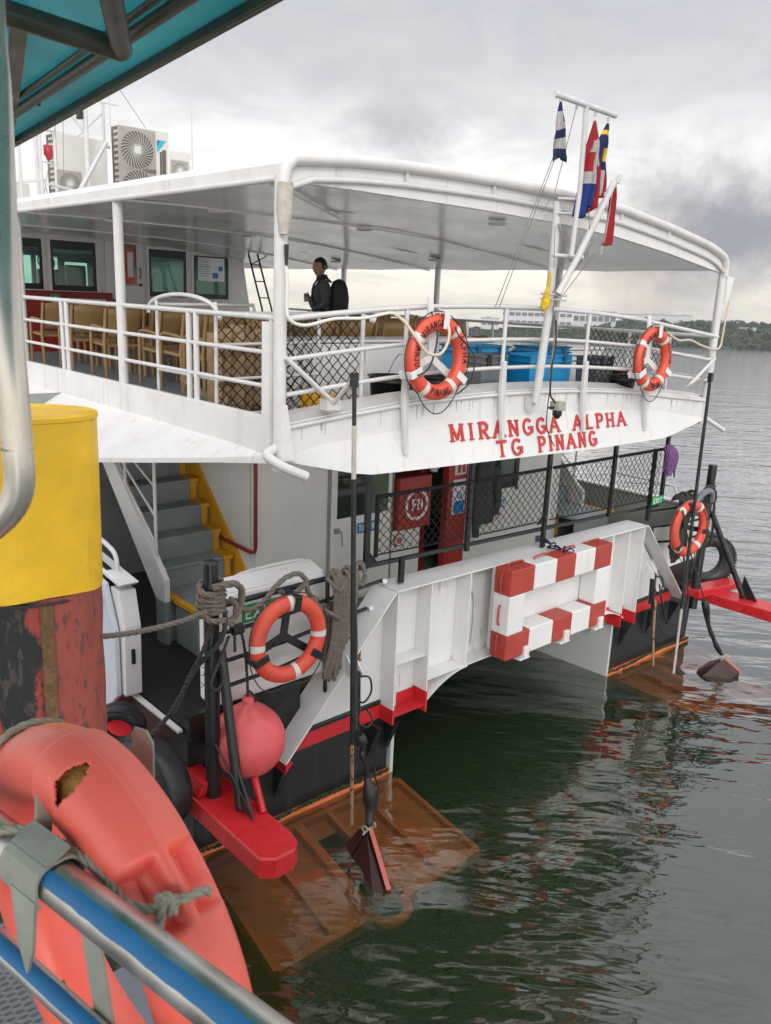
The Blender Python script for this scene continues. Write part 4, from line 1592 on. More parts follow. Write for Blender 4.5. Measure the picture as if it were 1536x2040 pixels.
ferry.part('sign', mb, 'green_sign', label='small green exit sign tied under the right end of the mesh')
t = MB()
put_text(t, 'EXIT', lambda u, v, d: (10.0 + u, 5.597 - d, 2.085 + v), 0.06, thick=0.18, width=0.22)
ferry.part('lettering', t, 'white_sign')

# port side gate, swung open: a thick hollow leaf with a chamfered head
mb = MB()
mb.prism([(3.03, 6.76, 0.98), (3.03, 6.76, 1.62), (3.03, 6.94, 2.02), (3.03, 9.9, 2.35), (3.03, 9.9, 0.98), (3.03, 7.35, 0.98), (3.03, 7.30, 0.62), (3.03, 7.15, 0.62)], (-0.05, 0, 0))
gate = ferry.part('side_gate', mb, paint('blue_white_gate', (0.55, 0.58, 0.66), 0.4, var=0.06, grime=0.2, grimec=(0.4, 0.42, 0.45), bump=0.2, bscale=4), bevel=0.01)
mb = MB()
mb.prism([(3.04, 6.70, 0.98), (3.04, 6.68, 1.66), (3.04, 6.76, 1.98), (3.04, 6.94, 1.98), (3.04, 6.88, 0.98)], (0.16, 0, 0))
mb.prism([(3.04, 6.76, 2.02), (3.04, 9.9, 2.36), (3.04, 9.9, 2.40), (3.04, 6.70, 2.06)], (0.17, 0, 0))
ferry.part('gate_frame', mb, 'white', parent=gate, bevel=0.008)
mb = MB()
mb.tube(spline([(3.14, 7.00, 2.06), (3.14, 7.01, 2.20), (3.14, 7.14, 2.28), (3.14, 7.7, 2.35), (3.14, 8.4, 2.42)], 5), 0.022, 8)
mb.tube(spline([(2.95, 6.94, 1.86), (2.93, 7.2, 1.84), (2.93, 7.6, 1.88)], 5), 0.018, 8)
ferry.part('gate_rail', mb, 'white_tube', parent=gate)
mb = MB()
mb.prism([(3.06, 7.05, 2.098), (3.11, 7.05, 2.098), (3.11, 9.8, 2.395), (3.06, 9.8, 2.395)], (0, 0, 0.012))
mb.box(3.10, 3.13, 6.665, 6.69, 1.30, 1.44)
ferry.part('gate_seal', mb, 'black', parent=gate)

mb = MB()
mb.box(11.80, 11.86, 5.8, 14, 0.94, 1.72)
ferry.part('lower_bulwark', mb, 'greywall')
mb = MB()
mb.box(11.76, 11.90, 5.8, 14, 1.725, 1.76)
ferry.part('bulwark_cap', mb, 'white_tube', bevel=0.01)
mb = MB()
mb.tube(spline([(11.8, 6.2, 1.75), (11.8, 6.25, 1.93), (11.8, 6.4, 1.98), (11.8, 7.4, 2.0)], 5), 0.018, 8)
ferry.part('grab_rail', mb, 'white_tube')
mb = MB()
mb.box(10.55, 11.78, 5.80, 5.84, 0.94, 1.60)
ferry.part('aft_bulwark', mb, 'offwhite')
# a short ladder at the starboard side
mb = MB()
for x in (10.75, 11.0):
    mb.tube([(x, 9.6, 1.8), (x, 9.4, 3.3)], 0.02, 6)
for k in range(6):
    z = 1.95 + k * 0.24
    mb.tube([(10.75, 9.58 - k * 0.03, z), (11.0, 9.58 - k * 0.03, z)], 0.014, 6)
ferry.part('ladder', mb, 'white_tube')

# ---- black rails and mesh over the beam
mb = MB()
mb.tube([(4.86, 5.75, 2.10), (5.05, 5.75, 2.11), (7.75, 5.75, 2.05), (10.4, 5.75, 1.98)], 0.026, 8)
mb.tube([(3.30, 5.62, 2.13), (3.6, 5.62, 2.13), (4.86, 5.72, 2.10)], 0.026, 8)
for z, xe in ((1.91, 5.30), (1.66, 5.10), (1.43, 4.88)):
    mb.tube([(3.28, 5.56, z), (4.0, 5.60, z), (xe, 5.78, z)], 0.019, 8)
for z, xe in ((1.93, 10.1), (1.68, 10.25), (1.43, 10.5)):
    mb.tube([(11.35, 5.56, z), (10.8, 5.60, z), (xe, 5.74, z)], 0.019, 8)
mb.tube([(4.52, 5.66, 1.0), (4.52, 5.66, 2.12)], 0.02, 8)
ferry.part('black_rail', mb, 'black')
mb = MB()
for x, z in ((5.16, 1.66), (4.93, 1.42), (5.33, 1.90)):
    mb.lathe([(0.018, -0.03), (0.028, -0.02), (0.030, 0.02), (0.018, 0.03)], (x - 0.02, 5.76, z), 10, axis=(1, 0, 0))
ferry.part('rail_socket', mb, 'white_clean')
mb = MB()
for x, z0, z1 in ((5.03, 2.10, 3.14), (6.45, 2.02, 3.10), (7.79, 1.83, 3.10), (9.15, 2.0, 3.10), (10.12, 1.80, 2.80), (10.42, 2.0, 3.12), (5.50, 1.86, 2.12)):
    mb.box(x - 0.028, x + 0.028, 5.70, 5.745, z0, z1)
ferry.part('mesh_post', mb, 'black', bevel=0.006)
mb = MB()
for x, s in ((5.06, 1), (7.79, -1)):
    mb.prism([(x, 5.72, 2.12), (x + 0.14 * s, 5.72, 2.12), (x, 5.72, 2.26)], (0, 0.012, 0))
for x, s in ((5.03, -1), (7.79, -1), (7.79, 1), (9.15, 1), (10.42, 1)):
    mb.prism([(x, 5.72, 3.14), (x + 0.16 * s, 5.72, 3.14), (x, 5.72, 3.04)], (0, 0.012, 0))
ferry.part('gusset', mb, 'black')


def mesh_panel(c00, c10, c01, c11, nu, nv, r, jit=0.0, seed=1):
    """diamond wire between four corners (u along the length, v up)"""
    rnd = random.Random(seed)
    c00, c10, c01, c11 = map(Vector, (c00, c10, c01, c11))

    def P(u, v):
        return (c00 * (1 - u) + c10 * u) * (1 - v) + (c01 * (1 - u) + c11 * u) * v
    mb = MB()
    ax = (c10 - c00).normalized().cross(Vector((0, 0, 1)))
    du = 1.0 / nu
    for s in (1, -1):
        span = nv / nu
        for k in range(-nv - 1, nu + nv + 2):
            u0 = k * du
            pts = []
            for j in range(nv * 2 + 1):
                v = j / (nv * 2)
                u = u0 + s * v * span * 1.0
                if -1e-6 <= u <= 1 + 1e-6:
                    wob = ax * (0.35 * r * (1 if (j % 2) else -1) * s)
                    uw = u + (0.10 * du if j % 2 else -0.10 * du) * 0.6 + rnd.uniform(-jit, jit) * du
                    pts.append(P(min(1, max(0, uw)), v) + wob + ax * s * r * 0.8)
            if len(pts) >= 2:
                mb.tube(pts, r, 4, caps=False)
    return mb


for x0, x1, zb0, zb1, zt0, zt1, sd in ((5.10, 6.42, 2.23, 2.19, 2.80, 2.79, 1), (6.49, 7.76, 2.19, 2.17, 2.79, 2.79, 2), (7.82, 9.12, 2.17, 2.13, 2.79, 2.79, 3), (9.18, 10.22, 2.13, 2.11, 2.79, 2.79, 4)):
    nu = int((x1 - x0) / 0.098)
    m_ = mesh_panel((x0, 5.68, zb0), (x1, 5.68, zb1), (x0, 5.68, zt0), (x1, 5.68, zt1), nu, 6, 0.0046, 0.03, sd)
    m_.tube([(x0, 5.68, zt0), (x1, 5.68, zt1)], 0.020, 6)
    m_.tube([(x0, 5.68, zb0), (x1, 5.68, zb1)], 0.008, 6)
    if sd == 1:
        m_.tube([(x0 + 0.01, 5.68, zb0 - 0.02), (x0 + 0.01, 5.68, zt0)], 0.022, 6)
    ferry.part('mesh_panel', m_, 'netblack')

# ---- upper deck and bulwark
mb = MB()
mb.box(3.92, 10.88, 5.60, YB, 3.33, 3.42)
ferry.part('upper_deck', mb, 'deckgrey')
mb = MB()
mb.box(4.22, 4.30, 6.2, 15.4, 3.424, 3.427)
mb.box(4.35, 10.4, 6.9, 6.98, 3.424, 3.427)
ferry.part('deck_marking', mb, 'ochre')
mb = MB()
mb.box(3.86, 3.92, 5.52, YB, 3.30, 3.63)
mb.box(10.88, 10.94, 5.52, YB, 3.15, 3.50)
ferry.part('side_bulwark', mb, 'white', bevel=0.008)
# flared awning of plate along the port side
EDGE = [(5.56, 3.885, 3.305), (6.2, 3.73, 3.22), (7.0, 3.53, 3.10), (7.74, 3.32, 2.995), (8.4, 3.22, 2.98), (24.0, 3.18, 3.05)]
INN = [(5.56, 3.89, 3.335), (6.2, 3.86, 3.34), (7.0, 3.86, 3.34), (7.74, 3.86, 3.35), (8.4, 3.86, 3.35), (24.0, 3.86, 3.35)]
mb = MB()
v = []
for (ye, xe, ze), (yi, xi, zi) in zip(EDGE, INN):
    v += [(xi, yi, zi), (xe, ye, ze), (xe, ye, ze - 0.045), (xi + 0.02, yi, zi - 0.06)]
f = []
for i in range(len(EDGE) - 1):
    for k in range(4):
        a, b = 4 * i + k, 4 * i + (k + 1) % 4
        f.append((a, b, b + 4, a + 4))
f.append((0, 3, 2, 1))
mb.add(v, f)
ferry.part('side_flare', mb, 'white')
mb = MB()
v = []
for (ye, xe, ze), (yi, xi, zi) in zip(EDGE, INN):
    v += [(10.94, ye, zi - 0.15), (14.75 - xe + 0.03, ye, ze - 0.15), (14.75 - xe + 0.03, ye, ze - 0.20), (10.93, yi, zi - 0.21)]
mb.add(v, [tuple(reversed(q)) for q in f])
ferry.part('side_flare', mb, 'white')

# stern bulwark with its cap, following the camber
xs = frange(XL, XR, 28)
mb = MB()
v, f = [], []
for x in xs:
    c = cap(x)
    v += [(x, YS, c), (x, YS, c - 0.30), (x, YS + 0.05, c - 0.30), (x, YS + 0.05, c)]
for i in range(len(xs) - 1):
    for k in range(4):
        a, b = 4 * i + k, 4 * i + (k + 1) % 4
        f.append((a, a + 4, b + 4, b))
mb.add(v, f)
sb = ferry.part('stern_bulwark', mb, 'white')
mb = MB()
mb.tube([(x, YS - 0.012, cap(x) - 0.035) for x in xs], 0.020, 8)
v, f = [], []
for x in xs:
    c = cap(x)
    v += [(x, YS - 0.01, c - 0.01), (x, YS + 0.20, c + 0.055), (x, YS + 0.20, c + 0.045), (x, YS, c - 0.02)]
for i in range(len(xs) - 1):
    for k in range(4):
        a, b = 4 * i + k, 4 * i + (k + 1) % 4
        f.append((a, b, b + 4, a + 4))
mb.add(v, f)
ferry.part('cap_rail', mb, 'white_tube', parent=sb)
# name board: sloping fascia below the knuckle, corners cut away
KN = [(3.9, 3.31), (4.18, 3.385), (5.24, 3.455), (6.6, 3.485), (8.1, 3.46), (9.4, 3.39), (10.1, 3.30), (10.9, 3.19)]


def board_bot(x):
    return lerp_tab([(3.9, 3.285), (4.70, 3.105), (5.2, 3.09), (8.2, 3.025), (9.72, 3.025), (10.9, 3.17)], x)


def board_pt(x, t, d=0.0):
    """t=0 at the knuckle, 1 at the lower edge; d proud of the face"""
    k, b = lerp_tab(KN, x), board_bot(x)
    full = lerp_tab([(3.9, 0.0), (4.70, 1.0), (9.72, 1.0), (10.9, 0.05)], x)
    y0 = YS - 0.006
    y1 = YS - 0.11 * full
    p = Vector((x, y0 + (y1 - y0) * t, k + (b - k) * t))
    nrm = Vector((0, -(k - b), (y0 - y1) * 1.0)).normalized()
    nrm = Vector((0, -abs(nrm.y), abs(nrm.z)))
    return p + nrm * d


bxs = frange(3.9, 10.9, 40)
mb = MB()
v, f = [], []
for x in bxs:
    a, b = board_pt(x, 0), board_pt(x, 1)
    v += [a, b, (b.x, b.y + 0.02, b.z - 0.004), (x, YS + 0.04, a.z - 0.05)]
for i in range(len(bxs) - 1):
    for k in range(4):
        a, b = 4 * i + k, 4 * i + (k + 1) % 4
        f.append((a, a + 4, b + 4, b))
mb.add(v, f)
nb = ferry.part('name_board', mb, 'white_clean')
mb = MB()


def board_text(x0, zb, slope):
    def fn(u, v, d):
        x = x0 + u
        z = zb + slope * u + v
        k, b = lerp_tab(KN, x), board_bot(x)
        return board_pt(x, (k - z) / (k - b), d + 0.001)
    return fn


put_text(mb, 'MIRANGGA', board_text(5.80, 3.300, -0.018), 0.148, thick=0.20, serif=True, width=1.72, depth=0.012, gap=0.30)
put_text(mb, 'ALPHA', board_text(7.78, 3.264, -0.018), 0.148, thick=0.20, serif=True, width=1.06, depth=0.012, gap=0.30)
put_text(mb, 'TG', board_text(6.45, 3.096, -0.016), 0.148, thick=0.20, serif=True, width=0.40, depth=0.012, gap=0.30)
put_text(mb, 'PINANG', board_text(7.12, 3.085, -0.016), 0.148, thick=0.20, serif=True, width=1.08, depth=0.012, gap=0.30)
ferry.part('lettering', mb, 'letter', parent=nb)
# underside of the upper deck
mb = MB()
mb.box(3.95, 10.85, 5.56, 7.48, 3.245, 3.275)
ferry.part('deck_underside', mb, 'ceiling')

# ---- rails round the stern and along the side
rails = MB()
for off in (0.80, 0.51, 0.235):
    rails.tube([(x, YS - 0.03, cap(x) + off + (0.02 if off > 0.7 else 0)) for x in frange(XL, XR, 14)], 0.0235 if off > 0.7 else 0.019, 8)
ferry.part('stern_rail', rails, 'white_tube')
rails = MB()
for z in (4.41, 4.135, 3.865):
    rails.tube([(3.9, 5.55, z), (3.9, 8.35, z + 0.005), (3.9, 11.2, z + 0.01), (3.9, 15.2, z + 0.015)], 0.0235 if z > 4.3 else 0.019, 8)
    rails.tube([(10.91, 5.55, z - 0.13), (10.91, 15.2, z - 0.13)], 0.0235 if z > 4.3 else 0.019, 8)
ferry.part('side_rail', rails, 'white_tube')
rails = MB()
for y in (5.67, 6.85, 6.98, 9.78, 9.92, 12.6, 13.9):
    rails.tube([(3.9, y, 3.60), (3.9, y, 4.41)], 0.028 if y in (6.85, 6.98, 9.78, 9.92) else 0.022, 8)
for y in (6.8, 9.4, 12.0, 14.5):
    rails.tube([(10.91, y, 3.46), (10.91, y, 4.28)], 0.022, 8)
ferry.part('rail_post', rails, 'white_tube')
# flat posts outside the stern bulwark, tapering down over the name board
for x in (5.17, 6.50, 7.90, 9.22):
    mb = MB()
    c = cap(x)
    mb.tube([(x, YS - 0.035, c + 0.26), (x, YS - 0.035, c + 0.80)], 0.021, 8)
    mb.prism([(x - 0.028, YS - 0.075, c + 0.30), (x + 0.028, YS - 0.075, c + 0.30), (x + 0.040, YS - 0.075, c - 0.02), (x + 0.024, YS - 0.12, c - 0.47), (x - 0.008, YS - 0.12, c - 0.47), (x - 0.030, YS - 0.075, c - 0.02)], (0, 0.045, 0))
    ferry.part('rail_post', mb, 'white_tube', bevel=0.006)

# hinged guard with an arched top round the stair head
g = MB()
arch = [(4.0, 7.95, 4.36)] + [(4.0, 7.30 + 0.65 * math.cos(R(a)), 4.40 + 0.15 * math.sin(R(a))) for a in range(0, 181, 15)] + [(4.0, 6.6, 4.36)]
g.tube(arch, 0.020, 8)
for y in (7.78, 6.68):
    g.tube([(4.0, y, 3.44), (4.0, y, 4.50)], 0.018, 8)
for z in (4.13, 3.82):
    g.tube([(4.0, 7.78, z), (4.0, 6.68, z)], 0.014, 8)
    g.tube([(4.0, 6.68, z), (5.15, 6.68, z + 0.02)], 0.015, 8)
g.tube([(4.0, 6.68, 4.40), (5.15, 6.68, 4.42)], 0.020, 8)
g.tube([(4.0, 7.9, 4.44), (5.2, 7.9, 4.46)], 0.018, 8)
g.tube([(4.0, 6.68, 3.50), (5.15, 6.68, 3.50)], 0.016, 8)
for p in ((5.15, 6.68), (5.2, 7.9)):
    g.tube([(p[0], p[1], 3.43), (p[0], p[1], 4.44)], 0.018, 8)
ferry.part('stair_guard', g, 'white_tube')
net = mesh_panel((4.03, 6.73, 3.47), (5.12, 6.73, 3.47), (4.03, 6.73, 4.42), (5.12, 6.73, 4.42), 10, 9, 0.005, 0.06, 8)
ferry.part('guard_net', net, 'netblack')
net = mesh_panel((3.98, 5.72, 3.60), (4.86, 5.72, 3.64), (3.98, 5.72, 4.38), (4.86, 5.72, 4.42), 9, 8, 0.0050, 0.05, 9)
ferry.part('guard_net', net, 'netblack')
net = mesh_panel((8.33, 5.72, 3.62), (10.1, 5.72, 3.50), (8.33, 5.72, 4.36), (10.1, 5.72, 4.22), 16, 7, 0.0052, 0.08, 10)
ferry.part('guard_net', net, 'netblack')
mb = MB()
mb.tube([(4.89, 5.72, 3.60), (4.89, 5.72, 4.46)], 0.020, 8)
mb.box(4.92, 4.96, 5.70, 5.74, 4.03, 4.16)
mb.tube([(10.15, 5.72, 3.45), (10.12, 5.72, 4.28)], 0.018, 8)
mb.tube([(8.28, 5.72, 3.6), (8.28, 5.72, 4.42)], 0.018, 8)
ferry.part('net_post', mb, 'white_tube')

# pillars
for x, y, r_ in ((3.86, 5.50, 0.052), (3.9, 8.35, 0.050), (3.9, 11.2, 0.050), (3.9, 14.0, 0.05)):
    mb = MB()
    mb.tube([(x, y, 3.22), (x, y, 5.44)], r_, 14)
    ferry.part('pillar', mb, 'white_tube')
mb = MB()
mb.box(3.80, 3.855, 5.56, 5.66, 3.36, 4.38)
mb.prism([(3.84, 5.46, 3.30), (3.98, 5.46, 3.30), (3.90, 5.46, 3.75), (3.84, 5.46, 3.75)], (0, -0.012, 0))
ferry.part('pillar_web', mb, 'white')
for x, y in ((10.86, 5.50), (10.86, 8.1), (10.86, 10.7), (10.86, 13.3)):
    mb = MB()
    mb.tube([(x, y, 3.12), (x, y, 5.18)], 0.052, 14)
    ferry.part('pillar', mb, 'white_tube')
# white bead pipes running down to the pillars
mb = MB()
mb.tube([(3.84, 5.42, 5.38), (3.835, 5.42, 5.2), (3.83, 5.42, 5.02)], [0.060, 0.062, 0.035], 12)
ferry.part('pillar_sleeve', mb, 'worn')
# drain pipes
mb = MB()
mb.tube(spline([(3.90, 5.56, 3.42), (3.82, 5.50, 3.40), (3.72, 5.46, 3.36), (3.80, 5.36, 3.28), (3.99, 5.30, 3.19)], 5), 0.040, 12, caps=False)
mb.tube(spline([(3.90, 5.56, 3.42), (3.82, 5.50, 3.40), (3.72, 5.46, 3.36), (3.80, 5.36, 3.28), (3.99, 5.30, 3.19)], 5), 0.032, 12)
ferry.part('drain_pipe', mb, 'white_tube')
mb = MB()
mb.tube([(10.9, 5.5, 3.20), (11.35, 5.42, 3.00)], 0.030, 10)
ferry.part('drain_pipe', mb, 'white_tube')

# ---- roof
mb = MB()
prof = [(x, outz(x)) for x in frange(3.84, 10.88, 60)]
low = [(x, soff(x) + 0.035) for x in frange(10.88, 3.84, 30)]
loop = [(x, YS, z) for x, z in prof] + [(x, YS, z) for x, z in low]
n = len(loop)
v = list(loop)
for yy in (YS + 6, YS + 12, YB):
    v += [(x, yy, z) for x, _, z in loop]
f = [tuple(range(n))]
for s_ in range(3):
    for i in range(n):
        j = (i + 1) % n
        f.append((s_ * n + j, s_ * n + i, (s_ + 1) * n + i, (s_ + 1) * n + j))
mb.add(v, [tuple(reversed(f[0]))] + f[1:], False)
for i in range(1, len(mb.sm)):
    mb.sm[i] = True
roof = ferry.part('roof', mb, 'white')
md = roof.modifiers.new('edge', 'EDGE_SPLIT')
md.split_angle = R(40)
mb = MB()
cx = frange(3.90, 10.84, 24)
v, f = [], []
for yy in frange(YS + 0.06, 15.6, 12):
    for x in cx:
        sag = 0.012 * math.sin(yy * 2.4) * math.sin(x * 1.9)
        v.append((x, yy, soff(x) + 0.025 + sag))
nx = len(cx)
for j in range(12):
    for i in range(nx - 1):
        a = j * nx + i
        f.append((a, a + nx, a + nx + 1, a + 1))
mb.add(v, f, True)
ferry.part('ceiling', mb, 'ceiling', parent=roof)
mb = MB()
for (x, y) in ((7.06, 8.28), (7.09, 6.17), (9.88, 12.35), (9.78, 9.73), (9.86, 7.11), (5.0, 8.3), (5.0, 10.9), (7.1, 11.0)):
    mb.lathe([(0, -0.03), (0.085, -0.028), (0.10, -0.01), (0.10, 0.0)], (x, y, soff(x) + 0.012), 20)
ferry.part('ceiling_light', mb, 'cream', parent=roof)
mb = MB()
for x, y in ((3.8, 0), (6.9, 0)):
    pass
for y in (8.2, 10.9, 13.5):
    for a, b in zip(cx, cx[1:]):
        mb.bar((a, y, soff(a) + 0.012), (b, y, soff(b) + 0.012), 0.03, 0.02)
mb.bar((3.95, 5.75, soff(4)), (6.1, 7.6, soff(6)), 0.04, 0.03)
ferry.part('ceiling_rib', mb, 'ceiling', parent=roof)
# rim: fat tube on top, thin tube below, spacers
mb = MB()
top = [(3.86, YS - 0.03, 5.30), (3.86, YS - 0.03, 5.42), (3.885, YS - 0.03, 5.50), (3.95, YS - 0.03, outz(4.0) - 0.06)] + [(x, YS - 0.03, outz(x) - 0.055) for x in frange(4.1, 10.6, 30)] + [(10.76, YS - 0.03, 5.29), (10.84, YS - 0.03, 5.22), (10.86, YS - 0.03, 5.05)]
mb.tube(top, 0.047, 12)
ferry.part('roof_rim', mb, 'white_tube', parent=roof)
mb = MB()
mb.tube([(x, YS - 0.022, outz(x) - 0.195) for x in frange(3.9, 10.80, 30)], 0.026, 10)
for x in (5.10, 6.20, 8.33, 9.35):
    mb.box(x - 0.012, x + 0.012, YS - 0.04, YS - 0.002, outz(x) - 0.175, outz(x) - 0.10)
ferry.part('rim_tube', mb, 'white_tube', parent=roof)
mb = MB()
v, f = [], []
fx = frange(3.90, 10.82, 30)
for x in fx:
    v += [(x, YS - 0.004, outz(x) - 0.08), (x, YS - 0.004, soff(x)), (x, YS + 0.05, soff(x)), (x, YS + 0.05, soff(x) + 0.03)]
for i in range(len(fx) - 1):
    for k in range(3):
        a, b = 4 * i + k, 4 * i + k + 1
        f.append((a, a + 4, b + 4, b))
mb.add(v, f)
ferry.part('fascia', mb, 'white', parent=roof)
mb = MB()
mb.tube([(3.845, 5.5, 5.415), (3.845, 15, 5.435), (3.845, YB, 5.44)], 0.022, 8)
ferry.part('roof_edge', mb, 'white_tube', parent=roof)
# stop plate of gunmetal at both lower corners, loose plastic at starboard
mb = MB()
mb.prism([(10.90, 5.46, 5.06), (11.10, 5.46, 5.04), (11.02, 5.46, 4.78), (10.93, 5.46, 4.70)], (0, -0.01, 0))
ferry.part('plastic_wrap', mb, 'conduit')
mb = MB()
mb.tube(spline([(10.99, 5.42, 4.72), (10.95, 5.42, 4.55), (10.93, 5.42, 4.30), (10.90, 5.42, 4.15), (10.75, 5.42, 4.12), (10.4, 5.42, 4.17), (10.1, 5.43, 4.24), (9.8, 5.43, 4.24), (9.5, 5.42, 4.33)], 6), 0.014, 6)
mb.tube([(11.0, 5.42, 4.74), (10.97, 5.42, 4.62)], 0.018, 8)
ferry.part('cable', mb, 'hose')
# white conduit down the port pillar and along the rail, then a beige loop of hose
mb = MB()
mb.tube([(3.84, 5.40, 4.95), (3.84, 5.40, 4.80)], [0.020, 0.012], 8)
ferry.part('cable_gland', mb, 'black')
mb = MB()
mb.tube(spline([(3.84, 5.41, 4.82), (3.85, 5.40, 4.70), (3.85, 5.40, 4.50), (3.86, 5.39, 4.42), (3.93, 5.38, 4.375), (4.05, 5.38, 4.37), (4.3, 5.38, 4.42), (4.6, 5.38, 4.43), (4.88, 5.39, 4.475), (4.95, 5.39, 4.47)], 7), 0.0135, 8)
ferry.part('cable', mb, 'conduit')
mb = MB()
mb.tube(spline([(4.95, 5.39, 4.47), (5.00, 5.30, 4.40), (5.06, 5.20, 4.26), (5.14, 5.16, 4.16), (5.26, 5.13, 4.15), (5.36, 5.14, 4.25), (5.42, 5.20, 4.38), (5.44, 5.34, 4.52)], 7), 0.0135, 8)
ferry.part('hose', mb, 'hose')

# ---- V brackets and the two tall poles that hold the flaps
mb = MB()
mb.tube([(3.87, 5.44, 4.12), (4.33, 5.40, 3.75)], 0.021, 8)
mb.tube([(4.33, 5.40, 3.75), (4.25, 5.06, 3.99)], 0.019, 8)
mb.box(4.26, 4.40, 5.40, 5.50, 3.69, 3.78)
mb.tube([(10.84, 5.44, 4.00), (10.12, 5.40, 3.64)], 0.021, 8)
mb.tube([(10.12, 5.40, 3.64), (9.97, 5.06, 3.84)], 0.019, 8)
ferry.part('pole_bracket', mb, 'white_tube')


def flap_pole(x0, x1, zt, segs, label):
    mb = MB()
    y = 5.04
    for (za, zb, mi, r_) in segs:
        xa = x0 + (x1 - x0) * (zt - za) / (zt - 0.0)
        xb = x0 + (x1 - x0) * (zt - zb) / (zt - 0.0)
        mb.tube([(xa, y, za), (xb, y, zb)], r_, 10, mi=mi)
    mb.box(x0 - 0.026, x0 + 0.026, y - 0.024, y + 0.024, zt - 0.10, zt + 0.01, mi=0)
    ferry.part('flap_pole', mb, ['black', 'worn', 'rustpole'], label=label)


flap_pole(4.235, 4.37, 4.02, [(4.0, 3.62, 0, 0.018), (3.62, 3.19, 1, 0.020), (3.19, 0.80, 0, 0.022), (0.80, -0.02, 2, 0.018)], 'tall black pole with a worn pale stretch at the port flap')
flap_pole(9.985, 10.10, 3.86, [(3.86, 1.2, 0, 0.022), (1.2, 0.75, 0, 0.022), (0.75, -0.2, 1, 0.018)], 'tall black pole at the starboard flap')

# actuators on the beam: clevis, black ram, hoses
for (x, y, s, zt) in ((4.74, 5.48, 1, 1.20), (10.03, 5.48, 1, 1.12)):
    mb = MB()
    for dx in (-0.045, 0.045):
        mb.prism([(x + dx, 5.58, zt + 0.16), (x + dx, 5.58, zt - 0.05), (x + dx, 5.44, zt - 0.06), (x + dx, 5.44, zt)], (0.014, 0, 0))
    cl = ferry.part('clevis', mb, 'white_clean', bevel=0.004)
    mb = MB()
    mb.tube([(x + 0.005, y, zt), (x + 0.005, y - 0.02, zt - 0.42)], 0.042, 12)
    mb.tube([(x + 0.015, y - 0.03, zt - 0.42), (x + 0.02, y - 0.05, zt - 0.75)], 0.016, 8)
    ferry.part('ram', mb, 'black', parent=cl)
    mb = MB()
    mb.tube(spline([(x - 0.02, y - 0.05, zt - 0.02), (x + 0.10, y - 0.08, zt - 0.05), (x + 0.12, y - 0.09, zt - 0.2), (x, y - 0.12, zt - 0.26), (x - 0.08, y - 0.10, zt - 0.18), (x - 0.06, y - 0.06, zt - 0.05)], 6), 0.010, 6)
    mb.tube(spline([(x - 0.06, y - 0.06, zt - 0.22), (x - 0.04, y - 0.10, zt - 0.45), (x + 0.08, y - 0.10, zt - 0.55), (x + 0.16, y - 0.08, zt - 0.50), (x + 0.10, y - 0.05, zt - 0.38)], 6), 0.010, 6)
    ferry.part('hydraulic_hose', mb, 'black', parent=cl)
mb = MB()
mb.tube(spline([(10.08, 5.40, 0.98), (10.15, 5.36, 0.7), (10.28, 5.32, 0.42), (10.55, 5.28, 0.36), (10.78, 5.30, 0.6), (10.75, 5.4, 1.1), (10.7, 5.5, 1.5)], 7), 0.013, 6)
mb.tube(spline([(10.04, 5.40, 0.70), (10.12, 5.34, 0.4), (10.30, 5.28, 0.20), (10.48, 5.26, 0.24), (10.62, 5.28, 0.5), (10.68, 5.4, 1.2), (10.66, 5.5, 1.6)], 7), 0.011, 6)
ferry.part('hydraulic_hose', mb, 'black', label='two hoses looping below the starboard ram')
mb = MB()
mb.tube([(10.02, 5.40, 0.78), (10.0, 5.35, 0.30), (9.98, 5.28, -0.15)], [0.02, 0.016, 0.014], 8)
ferry.part('ram', mb, 'rustpole', label='rusted rod below the starboard ram')


# ---- trim flaps in the water: orange plates with raised edges and ribs
BI = BM.inverted()


def W2B(p):
    return BI @ Vector(p)


